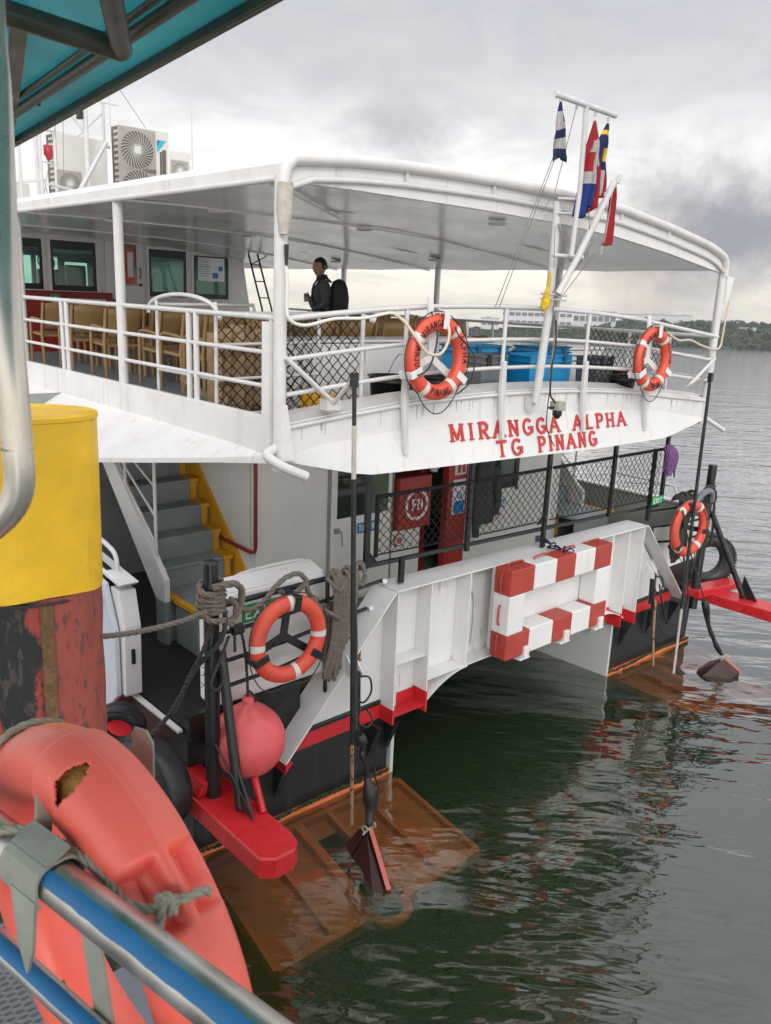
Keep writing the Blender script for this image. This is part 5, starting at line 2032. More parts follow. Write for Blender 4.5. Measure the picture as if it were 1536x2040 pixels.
def flap(hx0, hx1, ox0, ox1, yh, yo, zo, horn):
    zh = -0.02

    def P(u, v, dz=0.0):
        a = Vector((hx0, yh, zh)) * (1 - u) + Vector((hx1, yh, zh)) * u
        b = Vector((ox0, yo[0], zo)) * (1 - u) + Vector((ox1, yo[1], zo)) * u
        p = a * (1 - v) + b * v
        p.z += dz
        return W2B(p)
    mb = MB()
    # plate with a notch cut in its free edge
    us = [0, 0.15, 0.30, 0.42, 0.58, 0.7, 0.85, 1]
    v_, f_ = [], []
    for j in range(6):
        for u in us:
            vv = j / 5
            v_.append(P(u, vv * (0.94 if 0.3 < u < 0.6 else 1.0), -0.07))
    for j in range(5):
        for i in range(len(us) - 1):
            if i == 3 and j >= 1:
                continue
            a = j * len(us) + i
            f_.append((a, a + 1, a + 1 + len(us), a + len(us)))
    mb.add(v_, f_)
    pl = ferry.part('trim_flap', mb, 'antifoul')
    rb = MB()

    def rib(p, q, w, h=0.10):
        rb.bar(p, q, w, h)
    rib(P(0, 0, -0.05), P(1, 0, -0.05), 0.06)
    rib(P(0, 0, -0.05), P(0, 1, -0.05), 0.05)
    rib(P(1, 0, -0.05), P(1, 1, -0.05), 0.05)
    rib(P(0, 1, -0.05), P(0.42, 1.02, -0.05), 0.07)
    rib(P(0.58, 1.02, -0.05), P(1, 1, -0.05), 0.07)
    for u, w in ((0.24, 0.03), (0.42, 0.09), (0.58, 0.05), (0.78, 0.03)):
        rib(P(u, 0.03, -0.03), P(u, 0.97, -0.05), w)
    cur = [P(0.42, 1.0, -0.05), P(0.44, 1.10, -0.05), P(0.50, 1.14, -0.05), P(0.56, 1.10, -0.05), P(0.58, 1.0, -0.05)]
    rb.tube(spline(cur, 4), 0.05, 6)
    ferry.part('rib', rb, 'antifoul', parent=pl)
    hb = MB()
    top, tip, tpb, bas = [Vector(q) for q in horn]
    dn = Vector((0, 0, -0.22))
    side = Vector((0.012, 0.004, 0))
    # open triangular horn: sloping front plate and two cheeks running down under water
    hb.prism([top, tip, tip + dn, bas + Vector((0.10, 0.22, -0.1)), top + Vector((0.06, 0.22, -0.16))], side)
    hb.prism([top - side * 2, bas, bas + dn, bas + Vector((0.02, 0.2, -0.1)), top + Vector((0.02, 0.20, -0.16))], -side)
    hb.prism([top - side * 3, tip - side * 3, tpb + Vector((0, 0, -0.03)), bas + Vector((0, 0, -0.03))], (0, 0, -0.012))
    ferry.part('horn', hb, 'maroon', parent=pl)
    eb = MB()
    eb.bar(top + side * 1.5, tip + side * 1.5, 0.040, 0.026)
    ferry.part('horn_edge', eb, 'pinkred', parent=pl)
    sh = MB()
    for dx in (-0.05, 0.05):
        sh.torus(top + Vector((dx, 0.0, 0.02)), (1, 0.2, 0), 0.028, 0.007, 0.007, 14, 6)
    sh.tube([top + Vector((-0.09, -0.02, -0.01)), top + Vector((0.07, 0, 0.03))], 0.009, 6)
    ferry.part('shackle', sh, 'galv', parent=pl)
    return pl


flap(3.25, 5.52, 3.16, 5.53, 5.66, (4.48, 4.52), -0.24, ((4.45, 4.893, -0.02), (4.202, 4.359, -0.215), (4.044, 4.352, -0.22), (4.283, 4.928, -0.243)))
flap(9.70, 11.85, 9.96, 11.45, 5.66, (4.60, 4.15), -0.20, ((11.102, 4.829, -0.175), (11.175, 4.60, -0.33), (10.95, 4.62, -0.36), (10.714, 4.907, -0.34)))

# wrapped black ties from the pole heads down to the horns
mb = MB()
path = [(4.42, 5.02, 0.86), (4.44, 5.02, 0.74), (4.50, 5.02, 0.62), (4.53, 5.02, 0.50), (4.60, 5.01, 0.40), (4.54, 5.00, 0.34), (4.50, 4.99, 0.26)]
mb.tube(spline([(4.40, 5.02, 0.88), (4.45, 5.01, 0.76), (4.44, 5.01, 0.66), (4.48, 5.0, 0.55), (4.50, 5.0, 0.42)], 5), [0.035, 0.04, 0.05, 0.05, 0.045, 0.035, 0.028, 0.025, 0.03, 0.03, 0.03, 0.028, 0.026, 0.022, 0.02, 0.02, 0.02, 0.02, 0.022, 0.025, 0.028], 9)
mb.tube(spline([(4.50, 5.0, 0.44), (4.51, 4.97, 0.28), (4.50, 4.94, 0.12), (4.455, 4.90, 0.0)], 5), [0.022, 0.030, 0.040, 0.050, 0.058, 0.062, 0.062, 0.060, 0.055, 0.05, 0.046, 0.044, 0.042, 0.040, 0.036, 0.03], 9)
mb.tube(spline([(4.55, 4.97, 0.70), (4.58, 4.96, 0.6), (4.55, 4.96, 0.46), (4.60, 4.95, 0.30), (4.56, 4.92, 0.12)], 5), 0.008, 6)
single('tie_wrapping', 'shiny black plastic wrapping round the tie that holds the near trim flap', 'wrapping', mb, 'black', (4.5, 5.0, 0.5), BM)
mb = MB()
mb.tube(spline([(10.66, 5.02, 0.74), (10.71, 5.0, 0.62), (10.80, 4.98, 0.38), (10.90, 4.94, 0.18), (11.00, 4.89, 0.0), (11.08, 4.84, -0.13), (11.17, 4.79, -0.02)][:6], 5), [0.03, 0.04, 0.045, 0.05, 0.052, 0.052, 0.05, 0.046, 0.04, 0.034, 0.03, 0.03, 0.03, 0.034, 0.036, 0.034, 0.03, 0.03, 0.034, 0.04, 0.04, 0.04, 0.036, 0.03, 0.028, 0.026], 9)
single('tie_wrapping', 'black wrapping on the slanting tie to the far trim flap at the right', 'wrapping', mb, 'black', (10.9, 4.9, 0.4), BM)
mb = MB()
mb.rope([(10.35, 5.35, 2.0), (10.45, 5.2, 1.4), (10.66, 5.02, 0.76)], 0.011, n=4)
single('tie_rope', 'thin dark line running down behind the far pole to the wrapped tie', 'rope', mb, 'darkrope', (10.5, 5.2, 1.4), BM)
mb = MB()
mb.rope(spline([(4.60, 5.36, 1.95), (4.56, 5.28, 1.60), (4.50, 5.20, 1.25), (4.43, 5.10, 1.02), (4.40, 5.06, 0.90)], 6), 0.014, n=5)
single('tie_rope', 'twisted dark line hanging from the coil of ropes down beside the near black pole', 'rope', mb, 'darkrope', (4.5, 5.2, 1.4), BM)

# ---- black corner posts with braces, red fender beams
def corner_post(x, y, z0, z1, bx, s, by=4.98):
    mb = MB()
    mb.tube([(x, y, z0), (x, y, z1)], 0.062, 16)
    mb.lathe([(0.064, -0.02), (0.064, 0.0), (0.05, 0.006), (0, 0.006)], (x, y, z1), 16)
    po = ferry.part('mooring_post', mb, 'black')
    mb = MB()
    mb.tube([(x + 0.06 * s, y - 0.04, 1.80), (bx, by, 0.52)], 0.042, 12)
    mb.prism([(bx - 0.01, by + 0.07, 0.52), (bx - 0.01, by - 0.2, 0.52), (bx - 0.01, by + 0.04, 0.86)], (0.02, 0, 0))
    ferry.part('brace', mb, 'black', parent=po)
    return po


corner_post(3.24, 5.52, 0.15, 2.56, 3.30, 1, 5.20)
corner_post(11.40, 5.52, 0.30, 2.48, 11.85, 1)
mb = MB()
mb.tube([(3.22, 5.45, 1.02), (3.30, 5.02, 0.54)], 0.010, 6)
ferry.part('stay_rod', mb, 'black')


def fender_beam(x0, x1, y0, y1, zt, zb, nm='fender_beam'):
    loop = [(x0, y0), (x1, y0), (x1, y1 + 0.20), (x1 - 0.03, y1 + 0.07), (x1 - 0.11, y1), (x0 + 0.10, y1), (x0, y1 + 0.08)]
    mb = MB()
    mb.prism([(a, b, zb) for a, b in loop], (0, 0, zt - zb))
    o = ferry.part(nm, mb, 'red', bevel=0.014)
    return o


fb = fender_beam(3.08, 3.46, 5.95, 4.52, 0.50, 0.32)
mb = MB()
mb.tube([(3.62, 5.68, 0.95), (3.42, 5.05, 0.50)], 0.032, 10)
ferry.part('beam_stay', mb, 'red', parent=fb)
mb = MB()
mb.prism([(3.10, 5.94, 0.51), (3.30, 5.94, 0.51), (3.30, 5.90, 0.62), (3.14, 5.90, 0.66)], (0, -0.40, 0))
ferry.part('beam_knee', mb, 'red', parent=fb, bevel=0.01)
fb = fender_beam(11.62, 12.02, 5.95, 4.2, 0.52, 0.36)
mb = MB()
mb.prism([(11.3, 5.66, 0.62), (11.3, 5.66, 0.50), (12.35, 5.50, 0.50), (12.35, 5.50, 0.60)], (0, -0.26, 0.0))
ferry.part('beam_knee', mb, 'red', parent=fb, bevel=0.01)


# ---- tyres
def tyre(c, nrm, Ro, wid, label, name='tyre', tread=True, group=None, tilt=0):
    th = Thing(name, label, 'tyre', c, BM, group)
    n_ = Vector(nrm).normalized()
    mb = MB()
    h = wid / 2
    prof = [(Ro * 0.56, -h * 0.75), (Ro * 0.62, -h * 0.95), (Ro * 0.80, -h * 1.05), (Ro * 0.93, -h * 0.95), (Ro * 0.985, -h * 0.72), (Ro, -h * 0.3), (Ro, h * 0.3), (Ro * 0.985, h * 0.72),
            (Ro * 0.93, h * 0.95), (Ro * 0.80, h * 1.05), (Ro * 0.62, h * 0.95), (Ro * 0.56, h * 0.75), (Ro * 0.60, h * 0.4), (Ro * 0.60, -h * 0.4), (Ro * 0.56, -h * 0.75)]
    mb.lathe(prof, c, 48, axis=n_)
    th.part('casing', mb, 'rubber')
    if tread:
        mb = MB()
        u = n_.orthogonal().normalized()
        w = n_.cross(u)
        for k in range(60):
            a = 2 * math.pi * k / 60
            rd = u * math.cos(a) + w * math.sin(a)
            tg = n_.cross(rd)
            for sgn in (-1, 1):
                p = Vector(c) + rd * Ro * 0.97 + n_ * h * 0.70 * sgn
                mb.obox(p, rd * Ro * 0.045, tg * Ro * 0.030, n_ * h * 0.30)
        th.part('tread_block', mb, 'rubber')
    return th


tyre((2.84, 5.88, 0.58), (1, 0.30, 0.0), 0.41, 0.25, 'big smooth black tyre fender at the near corner of the ferry beside the red beam', tread=False)
tyre((2.84, 6.42, 0.86), (0.75, 1, 0.1), 0.22, 0.16, 'smaller black tyre half hidden behind the big one beside the yellow pile')
tyre((12.14, 5.75, 0.86), (0.75, 1, 0.0), 0.42, 0.22, 'black tyre fender hanging at the far corner of the ferry by the red beam')
mb = MB()
mb.rope(spline([(11.42, 5.44, 2.0), (11.50, 5.44, 1.5), (11.60, 5.5, 1.28), (11.86, 5.6, 1.22)], 6), 0.016, n=5)
mb.rope(spline([(11.46, 5.46, 2.05), (11.56, 5.46, 1.6), (11.64, 5.5, 1.3)], 6), 0.014, n=5)
single('tyre_rope', 'dark rope holding the far tyre to the far black post', 'rope', mb, 'darkrope', (11.5, 5.5, 1.5), BM)
mb = MB()
mb.rope(spline([(3.32, 5.44, 2.16), (3.26, 5.40, 1.95), (3.12, 5.52, 1.72), (3.05, 5.66, 1.45), (3.02, 5.78, 1.25), (3.0, 5.88, 1.12), (2.90, 5.95, 0.98)], 6), 0.022, n=5)
mb.rope(spline([(3.20, 5.44, 2.10), (3.12, 5.46, 1.85), (3.08, 5.60, 1.60), (3.04, 5.70, 1.34), (3.03, 5.80, 1.20), (3.08, 5.95, 1.10)], 6), 0.018, n=5)
mb.rope(spline([(3.34, 5.42, 1.95), (3.24, 5.41, 1.75), (3.16, 5.40, 1.60), (3.20, 5.40, 1.52), (3.27, 5.40, 1.58), (3.26, 5.41, 1.70)], 6), 0.013, n=5)
rf = random.Random(4)
for k in range(26):
    p = Vector((3.15 + rf.uniform(-0.05, 0.12), 5.46, 1.75 + rf.uniform(-0.25, 0.3)))
    mb.tube([p, p + Vector((rf.uniform(-0.06, 0.06), -0.02, rf.uniform(-0.07, 0.01)))], 0.003, 4)
single('tyre_rope', 'dark frayed rope from the near black post down to the big tyre', 'rope', mb, 'darkrope', (3.1, 5.6, 1.6), BM)

# ---- mooring rope: turns on the near post, one part to the pile, the other along the rail
mb = MB()
for k in range(5):
    z = 2.36 - k * 0.052
    pts = []
    for i in range(25):
        a = 2 * math.pi * i / 24
        rr = 0.092 + 0.008 * math.sin(a * 2 + k)
        pts.append((3.24 + rr * math.cos(a), 5.52 + rr * math.sin(a), z + 0.035 * math.sin(a + 0.6 + k * 0.5) - 0.012 * (a / 6.28)))
    mb.rope(pts, 0.028, n=6)
mb.rope(spline([(3.20, 5.42, 2.38), (3.34, 5.40, 2.39), (3.44, 5.42, 2.34), (3.47, 5.44, 2.22), (3.42, 5.44, 2.10), (3.34, 5.43, 2.06), (3.28, 5.43, 2.12)], 6), 0.030, n=6)
mb.rope(spline([(3.34, 5.41, 2.26), (3.40, 5.42, 2.20), (3.40, 5.43, 2.08), (3.33, 5.43, 2.02)], 6), 0.026, n=6)
mb.rope(spline([(3.10, 5.42, 2.20), (3.16, 5.40, 2.12), (3.30, 5.40, 2.10)], 6), 0.026, n=6)
# along the rail to the locker corner and down
mb.rope(spline([(3.42, 5.46, 2.22), (3.50, 5.50, 2.12), (3.60, 5.52, 2.07), (3.74, 5.54, 2.10), (3.86, 5.55, 2.20), (3.98, 5.55, 2.27), (4.10, 5.55, 2.28), (4.18, 5.55, 2.22), (4.20, 5.54, 2.12), (4.26, 5.52, 2.0), (4.36, 5.50, 1.90), (4.48, 5.50, 1.82), (4.54, 5.50, 1.78)], 7), 0.025, n=6)
mb.rope(spline([(3.92, 5.56, 2.16), (3.98, 5.54, 2.12), (4.10, 5.54, 2.13), (4.20, 5.54, 2.20)], 6), 0.024, n=6)
# to the pile
pe = Vector((2.06, 5.28, 2.30))
mb.rope(spline([(3.16, 5.44, 2.19), (2.9, 5.42, 2.17), (2.5, 5.37, 2.20), pe], 8), 0.022, n=6)
single('mooring_rope', 'thick grey mooring rope wound round the near black post and led to the pile', 'rope', mb, 'rope', (3.2, 5.5, 2.2), BM)

# hank of rope hanging on the rail beside the near black pole
mb = MB()
rh = random.Random(9)
for k in range(9):
    x = 4.50 + k * 0.030
    zt = 2.13 + 0.04 * math.sin(k * 1.3)
    zb = 1.22 + 0.10 * rh.random() + (0.25 if k > 6 else 0)
    pts = [(x, 5.66, zt - 0.02), (x + 0.012, 5.60, zt + 0.045), (x + 0.02, 5.55, zt), (x + 0.01, 5.54, 1.85), (x - 0.03 - 0.02 * k * 0.4, 5.52, 1.55), (x - 0.10, 5.53, zb), (x - 0.06, 5.57, zb - 0.03), (x - 0.02, 5.62, 1.6), (x, 5.66, 1.9)]
    mb.rope(spline(pts, 6), 0.021, n=5)
mb.rope(spline([(4.46, 5.60, 2.16), (4.50, 5.54, 2.08), (4.56, 5.53, 2.03), (4.60, 5.56, 2.10), (4.55, 5.60, 2.2), (4.48, 5.56, 2.18)], 6), 0.022, n=5)
for k in range(4):
    z = 2.16
    c = Vector((4.88, 5.70, z - 0.06))
    mb.rope([(c.x + k * 0.012 + 0.05 * math.cos(a), c.y - 0.07 + 0.03 * math.sin(a) + k * 0.01, c.z + 0.10 * math.sin(a)) for a in [i * 0.3 for i in range(21)]], 0.020, n=5)
single('rope_hank', 'coil of grey brown rope hung over the black rail just behind the near black pole', 'rope', mb, 'rope', (4.6, 5.6, 1.8), BM)

# grey net-like bundle and ropes by the far post
mb = MB()
rg = random.Random(21)
for k in range(16):
    x = 10.52 + 0.028 * k
    zt = 2.12 + rg.uniform(-0.03, 0.04)
    pts = [(x, 5.62, zt - 0.05), (x + 0.01, 5.55, zt), (x + 0.02, 5.50, zt - 0.06), (x - 0.02 - 0.02 * k * 0.5, 5.47, 1.7), (x - 0.10 - 0.012 * k, 5.47, 1.35 + rg.uniform(-0.12, 0.1)), (x - 0.06, 5.50, 1.2 + rg.uniform(0, 0.2)), (x, 5.56, 1.6)]
    mb.rope(spline(pts, 5), 0.018, n=4)
for k in range(8):
    a0 = rg.uniform(0, 6)
    mb.rope([(11.08 + 0.03 * k + 0.12 * math.cos(a), 5.42 + 0.03 * math.sin(a * 2 + k), 2.08 + 0.13 * math.sin(a)) for a in [a0 + i * 0.3 for i in range(22)]], 0.018, n=4)
single('rope_bundle', 'big bundle of grey ropes slung over the rail by the far black post', 'rope', mb, 'darkrope', (10.8, 5.5, 1.8), BM)
mb = MB()
mb.tube(spline([(10.70, 5.36, 2.02), (10.78, 5.34, 2.14), (10.95, 5.33, 2.19), (11.10, 5.34, 2.14), (11.16, 5.36, 2.02)], 6), 0.045, 8)
single('rag', 'dark grey rag over the top of the far lower life ring', 'rag', mb, 'grey', (10.9, 5.4, 2.1), BM)

# purple mop head
mb = MB()
for k in range(120):
    a = rg.uniform(0, 6.28)
    r_ = rg.uniform(0.0, 0.10)
    p0 = Vector((10.26 + r_ * math.cos(a), 5.62 + 0.5 * r_ * math.sin(a), 2.84 + rg.uniform(-0.02, 0.03) - r_ * 0.4))
    ln = rg.uniform(0.22, 0.38)
    p3 = p0 + Vector((rg.uniform(-0.03, 0.07), -0.03, -ln))
    mb.tube(spline([p0, p0 + Vector((0.5 * r_ * math.cos(a) + 0.02, -0.05, -ln * 0.25)), p0 + Vector((rg.uniform(-0.02, 0.05), -0.05, -ln * 0.7)), p3], 3), rg.uniform(0.008, 0.014), 4)
single('mop', 'purple mop head hanging over the right end of the black mesh', 'mop', mb, 'purple', (10.26, 5.6, 2.84), BM)

# ---- round red buoy with its line
by = Thing('buoy', 'round faded red buoy hanging by a dark line from the near black rail', 'buoy', (3.57, 5.50, 0.91), BM)
mb = MB()
c = Vector((3.57, 5.50, 0.91))
Rb = 0.315
v, f = [], []
nu, nv = 96, 48
for j in range(nv + 1):
    th_ = math.pi * j / nv
    for i in range(nu):
        a = 2 * math.pi * i / nu
        r_ = Rb
        neck = max(0.0, 1 - th_ / 0.62)
        pl = 0.028 * math.sin(a * 7 + 1.5 * math.sin(a * 2)) * max(0, 1 - abs(th_ - 0.38) / 0.36)
        rr = r_ * math.sin(th_) * (1 - 0.30 * neck ** 1.2) + pl * 1.1 * math.sin(th_)
        z = r_ * math.cos(th_) + 0.075 * neck ** 1.6
        v.append((c.x + rr * math.cos(a), c.y + rr * math.sin(a), c.z + z))
for j in range(nv):
    for i in range(nu):
        i2 = (i + 1) % nu
        f.append((j * nu + i, (j + 1) * nu + i, (j + 1) * nu + i2, j * nu + i2))
mb.add(v, f, True)
by.part('float', mb, 'buoy')
mb = MB()
mb.lathe([(0.05, -0.06), (0.052, 0.0), (0.046, 0.045), (0.035, 0.055), (0, 0.058)], (3.57, 5.50, 0.91 + Rb + 0.045), 14)
by.part('eye', mb, 'buoy')
mb = MB()
mb.rope(spline([(3.52, 5.53, 1.90), (3.52, 5.50, 1.84), (3.53, 5.48, 1.7), (3.54, 5.47, 1.5), (3.55, 5.48, 1.38), (3.56, 5.49, 1.27)], 5), 0.013, n=5)
mb.rope([(3.54, 5.47, 1.40), (3.60, 5.46, 1.33), (3.63, 5.48, 1.24)], 0.011, n=5)
for k in range(4):
    z = 1.92
    mb.rope([(3.46 + k * 0.025, 5.555 + 0.038 * math.cos(a), z + 0.038 * math.sin(a)) for a in [i * 0.35 for i in range(20)]], 0.013, n=5)
mb.rope([(3.44, 5.50, 1.90), (3.43, 5.48, 1.76)], 0.013, n=5)
by.part('line', mb, 'darkrope')


# ---- life rings and their holders
def ring_text(mb, c, nrm, Rm, ra, rb, txt, h, a_mid, clockwise, thick=0.17, gap=0.2, space=0.5, width=None):
    nrm = Vector(nrm).normalized()
    up = Vector((0, 0, 1))
    u_ = (up - nrm * up.dot(nrm)).normalized()
    w_ = u_.cross(nrm)
    st, tot = text_strokes(txt, h, gap, space, width)
    tw = tot

    def fn(u, v, d):
        s = (u - tw / 2) / Rm
        a = a_mid + (s if clockwise else -s)
        rr = (v - h / 2) * (1 if clockwise else -1)
        q = max(-0.98, min(0.98, rr / ra))
        rd = u_ * math.cos(a) + w_ * math.sin(a)
        sb_ = math.sqrt(1 - q * q)
        out = (rd * q + nrm * sb_).normalized()
        return Vector(c) + rd * (Rm + ra * q) + nrm * rb * sb_ + out * (d + 0.0012)
    put_text(mb, txt, fn, h, thick=thick, width=width, gap=gap, space=space, depth=0.0006, step=0.012)


def life_ring(c, nrm, label, frame=BM, Ro=0.370, ra=0.070, rb=0.060, texts=(), bands=(0.8, 2.36, 3.93, 5.5), mat='ring', up=(0, 0, 1), line=True, group=None, cat='life ring', name='life_ring'):
    th = Thing(name, label, cat, c, frame, group)
    Rm = Ro - ra
    mb = MB()
    mb.torus(c, nrm, Rm, ra, rb, 72, 18, up=up)
    body = th.part('float_ring', mb, mat)
    for a in bands:
        m = MB()
        m.torus(c, nrm, Rm, ra + 0.0025, rb + 0.0025, 5, 18, a0=a - 0.085, a1=a + 0.085, up=up)
        th.part('reflective_band', m, 'reflect')
    if texts:
        m = MB()
        for (txt, h, am, cw, width) in texts:
            ring_text(m, c, nrm, Rm, ra, rb, txt, h, am, cw, width=width)
        th.part('lettering', m, 'black_ink')
    if line:
        m = MB()
        n_ = Vector(nrm).normalized()
        u_ = (Vector(up) - n_ * Vector(up).dot(n_)).normalized()
        w_ = u_.cross(n_)
        pts = []
        for i in range(64):
            a = 2 * math.pi * i / 64
            lo = (abs(math.sin(2 * (a - bands[0]))))
            sagz = -0.09 * lo * max(0, -math.cos(a))
            r_ = Ro + 0.008 + 0.022 * lo
            pts.append(Vector(c) + (u_ * math.cos(a) + w_ * math.sin(a)) * r_ + n_ * 0.012 + Vector((0, 0, sagz)))
        m.tube(pts, 0.0055, 5, closed=True)
        th.part('grab_line', m, 'darkrope')
    return th


def ring_holder(c, nrm, mat, rot=0.0, depth=0.10, drop=None, arms=(0, 2.15, -2.15)):
    """three flat arms behind the ring, each ending in a clip round the tube"""
    n_ = Vector(nrm).normalized()
    u_ = Vector((0, 0, 1))
    w_ = u_.cross(n_)
    c = Vector(c)
    back = c - n_ * 0.075
    mb = MB()
    for a in arms:
        a += rot
        d = u_ * math.cos(a) + w_ * math.sin(a)
        t = n_.cross(d)
        mb.obox(back + d * 0.19 - n_ * 0.0015 * a, d * 0.21, t * 0.035, n_ * 0.012)
        # clip: outer wall and a tongue over the front of the ring
        o = c + d * 0.385
        mb.obox(o - n_ * 0.005, d * 0.006, t * 0.034, n_ * 0.075)
        mb.obox(c + d * 0.320 + n_ * 0.066, d * 0.068, t * 0.0335, n_ * 0.005)
    if drop:
        mb.bar(back + n_ * 0.004, back + Vector(drop) + n_ * 0.004, 0.06, 0.022, up=n_)
    return ferry.part('ring_holder', mb, mat, bevel=0.004)


PI = math.pi
T1 = (('PINANG', 0.052, PI + 0.02, False, 0.24), ('TANJUNG', 0.052, -PI / 2 - 0.02, False, 0.30), ('MIRANGGA', 0.052, -0.35, True, 0.36), ('ALPHA', 0.052, 1.32, True, 0.26))
life_ring((5.37, 5.27, 4.105), (0, -1, 0.04), 'orange life ring lettered PINANG on the upper stern rail, left of the boat name', texts=T1, bands=(0.72, 2.55, 3.72, 5.3))
ring_holder((5.37, 5.27, 4.105), (0, -1, 0.0), 'white_clean', rot=0.1, arms=(0, 2.05, -2.05), drop=(-0.03, 0.02, 0.52))
life_ring((8.97, 5.27, 4.03), (0, -1, 0.04), 'orange life ring at the far end of the upper stern rail', texts=T1, bands=(0.72, 2.55, 3.72, 5.3))
ring_holder((8.97, 5.27, 4.03), (0, -1, 0.0), 'white_clean', rot=0.0, arms=(0, 2.05, -2.05), drop=(-0.03, 0.02, 0.50))
life_ring((3.89, 5.38, 1.795), (0, -1, 0.02), 'plain orange life ring on the black rail beside the white stern locker', texts=(), bands=(0.02, 1.62, 2.95, 4.72), Ro=0.385)
ring_holder((3.89, 5.38, 1.795), (0, -1, 0), 'black', rot=0.15, arms=(0, 2.05, -2.05))
life_ring((10.62, 5.36, 1.70), (-0.12, -1, 0.04), 'worn orange life ring hung low beside the far black post above the water', texts=(('MIRANGGA', 0.05, 1.2, True, 0.36),), bands=(0.55, 2.5, 3.9, 5.6), Ro=0.40)
ring_holder((10.62, 5.36, 1.70), (-0.12, -1, 0), 'black', rot=-0.25, arms=(0, 2.05, -2.05))

# short beige wound line on the near upper ring, lanyards
mb = MB()
mb.tube(spline([(5.46, 5.16, 4.38), (5.50, 5.14, 4.30), (5.64, 5.14, 4.20), (5.73, 5.15, 4.10), (5.72, 5.17, 3.9), (5.60, 5.22, 3.78)], 6), 0.007, 5)
mb.tube(spline([(5.30, 5.30, 4.50), (5.31, 5.22, 4.30), (5.20, 5.18, 4.05), (5.08, 5.2, 3.97), (5.02, 5.24, 3.98)], 6), 0.008, 5)
single('lanyard', 'dark lanyard lying across the near upper life ring', 'line', mb, 'darkrope', (5.4, 5.2, 4.2), BM)

# ---- stern mast: post outside the rail, crossing strut, cleats
mb = MB()
mb.tube([(6.97, 5.38, 3.62), (6.95, 5.30, 4.5), (6.92, 5.28, 5.56)], 0.042, 12)
mb.prism([(6.93, 5.40, 3.66), (7.01, 5.40, 3.66), (6.99, 5.40, 3.52), (6.95, 5.40, 3.52)], (0, 0.09, 0))
mast = ferry.part('stern_mast', mb, 'white_tube')
mb = MB()
mb.tube([(6.85, 5.02, 5.05), (6.89, 5.02, 5.62), (6.84, 5.0, 6.36)], 0.024, 10)
mb.tube([(6.80, 5.20, 5.06), (7.02, 5.0, 5.05)], 0.020, 8)
mb.tube([(6.74, 5.05, 4.70), (6.98, 5.02, 5.08), (7.37, 4.98, 5.76)], 0.033, 10)
mb.tube([(7.37, 4.98, 5.76), (7.44, 4.98, 5.77), (7.46, 4.98, 5.84)], 0.018, 8)
mb.tube([(6.88, 5.25, 5.58), (6.90, 5.02, 5.56)], 0.014, 8)
mb.tube([(6.90, 5.25, 5.45), (6.90, 5.02, 5.43)], 0.014, 8)
mb.tube([(6.70, 5.22, 4.70), (6.90, 5.06, 4.69)], 0.012, 8)
mb.tube([(6.70, 5.22, 4.655), (6.90, 5.06, 4.645)], 0.010, 8)
ferry.part('mast_strut', mb, 'mast', parent=mast)
mb = MB()
mb.tube([(6.41, 5.03, 6.375), (7.27, 4.97, 6.335)], 0.026, 10)
ferry.part('yard', mb, 'mast', parent=mast)
mb = MB()
for x in (6.46, 6.70, 6.99, 7.20):
    z = 6.375 - (x - 6.41) * 0.046
    mb.torus((x, 5.0, z - 0.045), (0, 1, 0), 0.016, 0.0035, 0.0035, 12, 5)
ferry.part('shackle', mb, 'galv', parent=mast)
mb = MB()
for a, b in (((6.44, 5.0, 5.90), (6.28, 5.42, 4.56)), ((6.46, 5.0, 5.88), (6.34, 5.42, 4.56)), ((6.70, 5.0, 6.33), (6.62, 5.1, 5.60)), ((6.62, 5.1, 5.6), (6.58, 5.2, 5.42)), ((6.62, 5.06, 5.3), (6.68, 5.08, 4.93)),
             ((7.22, 5.0, 6.25), (7.19, 5.0, 5.9)), ((7.16, 5.0, 5.2), (7.02, 5.35, 4.56)), ((7.20, 5.0, 5.1), (7.08, 5.35, 4.56)), ((7.02, 5.0, 5.5), (7.12, 5.0, 5.2)),
             ((7.30, 5.0, 5.7), (7.10, 5.0, 5.2)), ((7.10, 5.0, 5.1), (6.82, 5.3, 4.50)), ((6.95, 5.1, 4.9), (6.9, 5.38, 4.56)), ((7.25, 5.0, 5.55), (7.02, 5.0, 5.15))):
    mb.tube([a, b], 0.0042, 5)
mb.tube(spline([(6.88, 5.22, 5.35), (6.96, 5.22, 5.2), (6.98, 5.22, 5.12), (6.97, 5.22, 4.9), (6.99, 5.23, 4.7), (6.93, 5.23, 4.55), (7.0, 5.23, 4.4), (6.98, 5.23, 4.0), (7.0, 5.23, 3.7)], 6), 0.008, 5)
ferry.part('halyard', mb, 'wire', parent=mast)
mb = MB()
mb.tube(spline([(6.99, 5.23, 4.45), (7.01, 5.22, 4.2), (6.98, 5.22, 4.0), (6.99, 5.22, 3.74), (7.05, 5.22, 3.66), (7.10, 5.2, 3.62)], 6), 0.010, 6)
mb.tube(spline([(6.99, 5.23, 3.74), (6.97, 5.22, 3.5), (6.99, 5.21, 3.35), (6.985, 5.1, 3.2)], 6), 0.006, 5)
ferry.part('cable', mb, 'darkrope')
ln = MB()
ln.box(7.08, 7.20, 5.16, 5.28, 3.55, 3.64)
lamp = ferry.part('stern_light', ln, 'galv', bevel=0.01)
ln = MB()
ln.lathe([(0.05, 0), (0.05, -0.05), (0.02, -0.09), (0.0, -0.09)], (7.14, 5.22, 3.55), 12)
ln.tube([(7.0, 5.24, 3.58), (7.09, 5.22, 3.58)], 0.012, 6)
ferry.part('lamp_body', ln, 'black', parent=lamp)


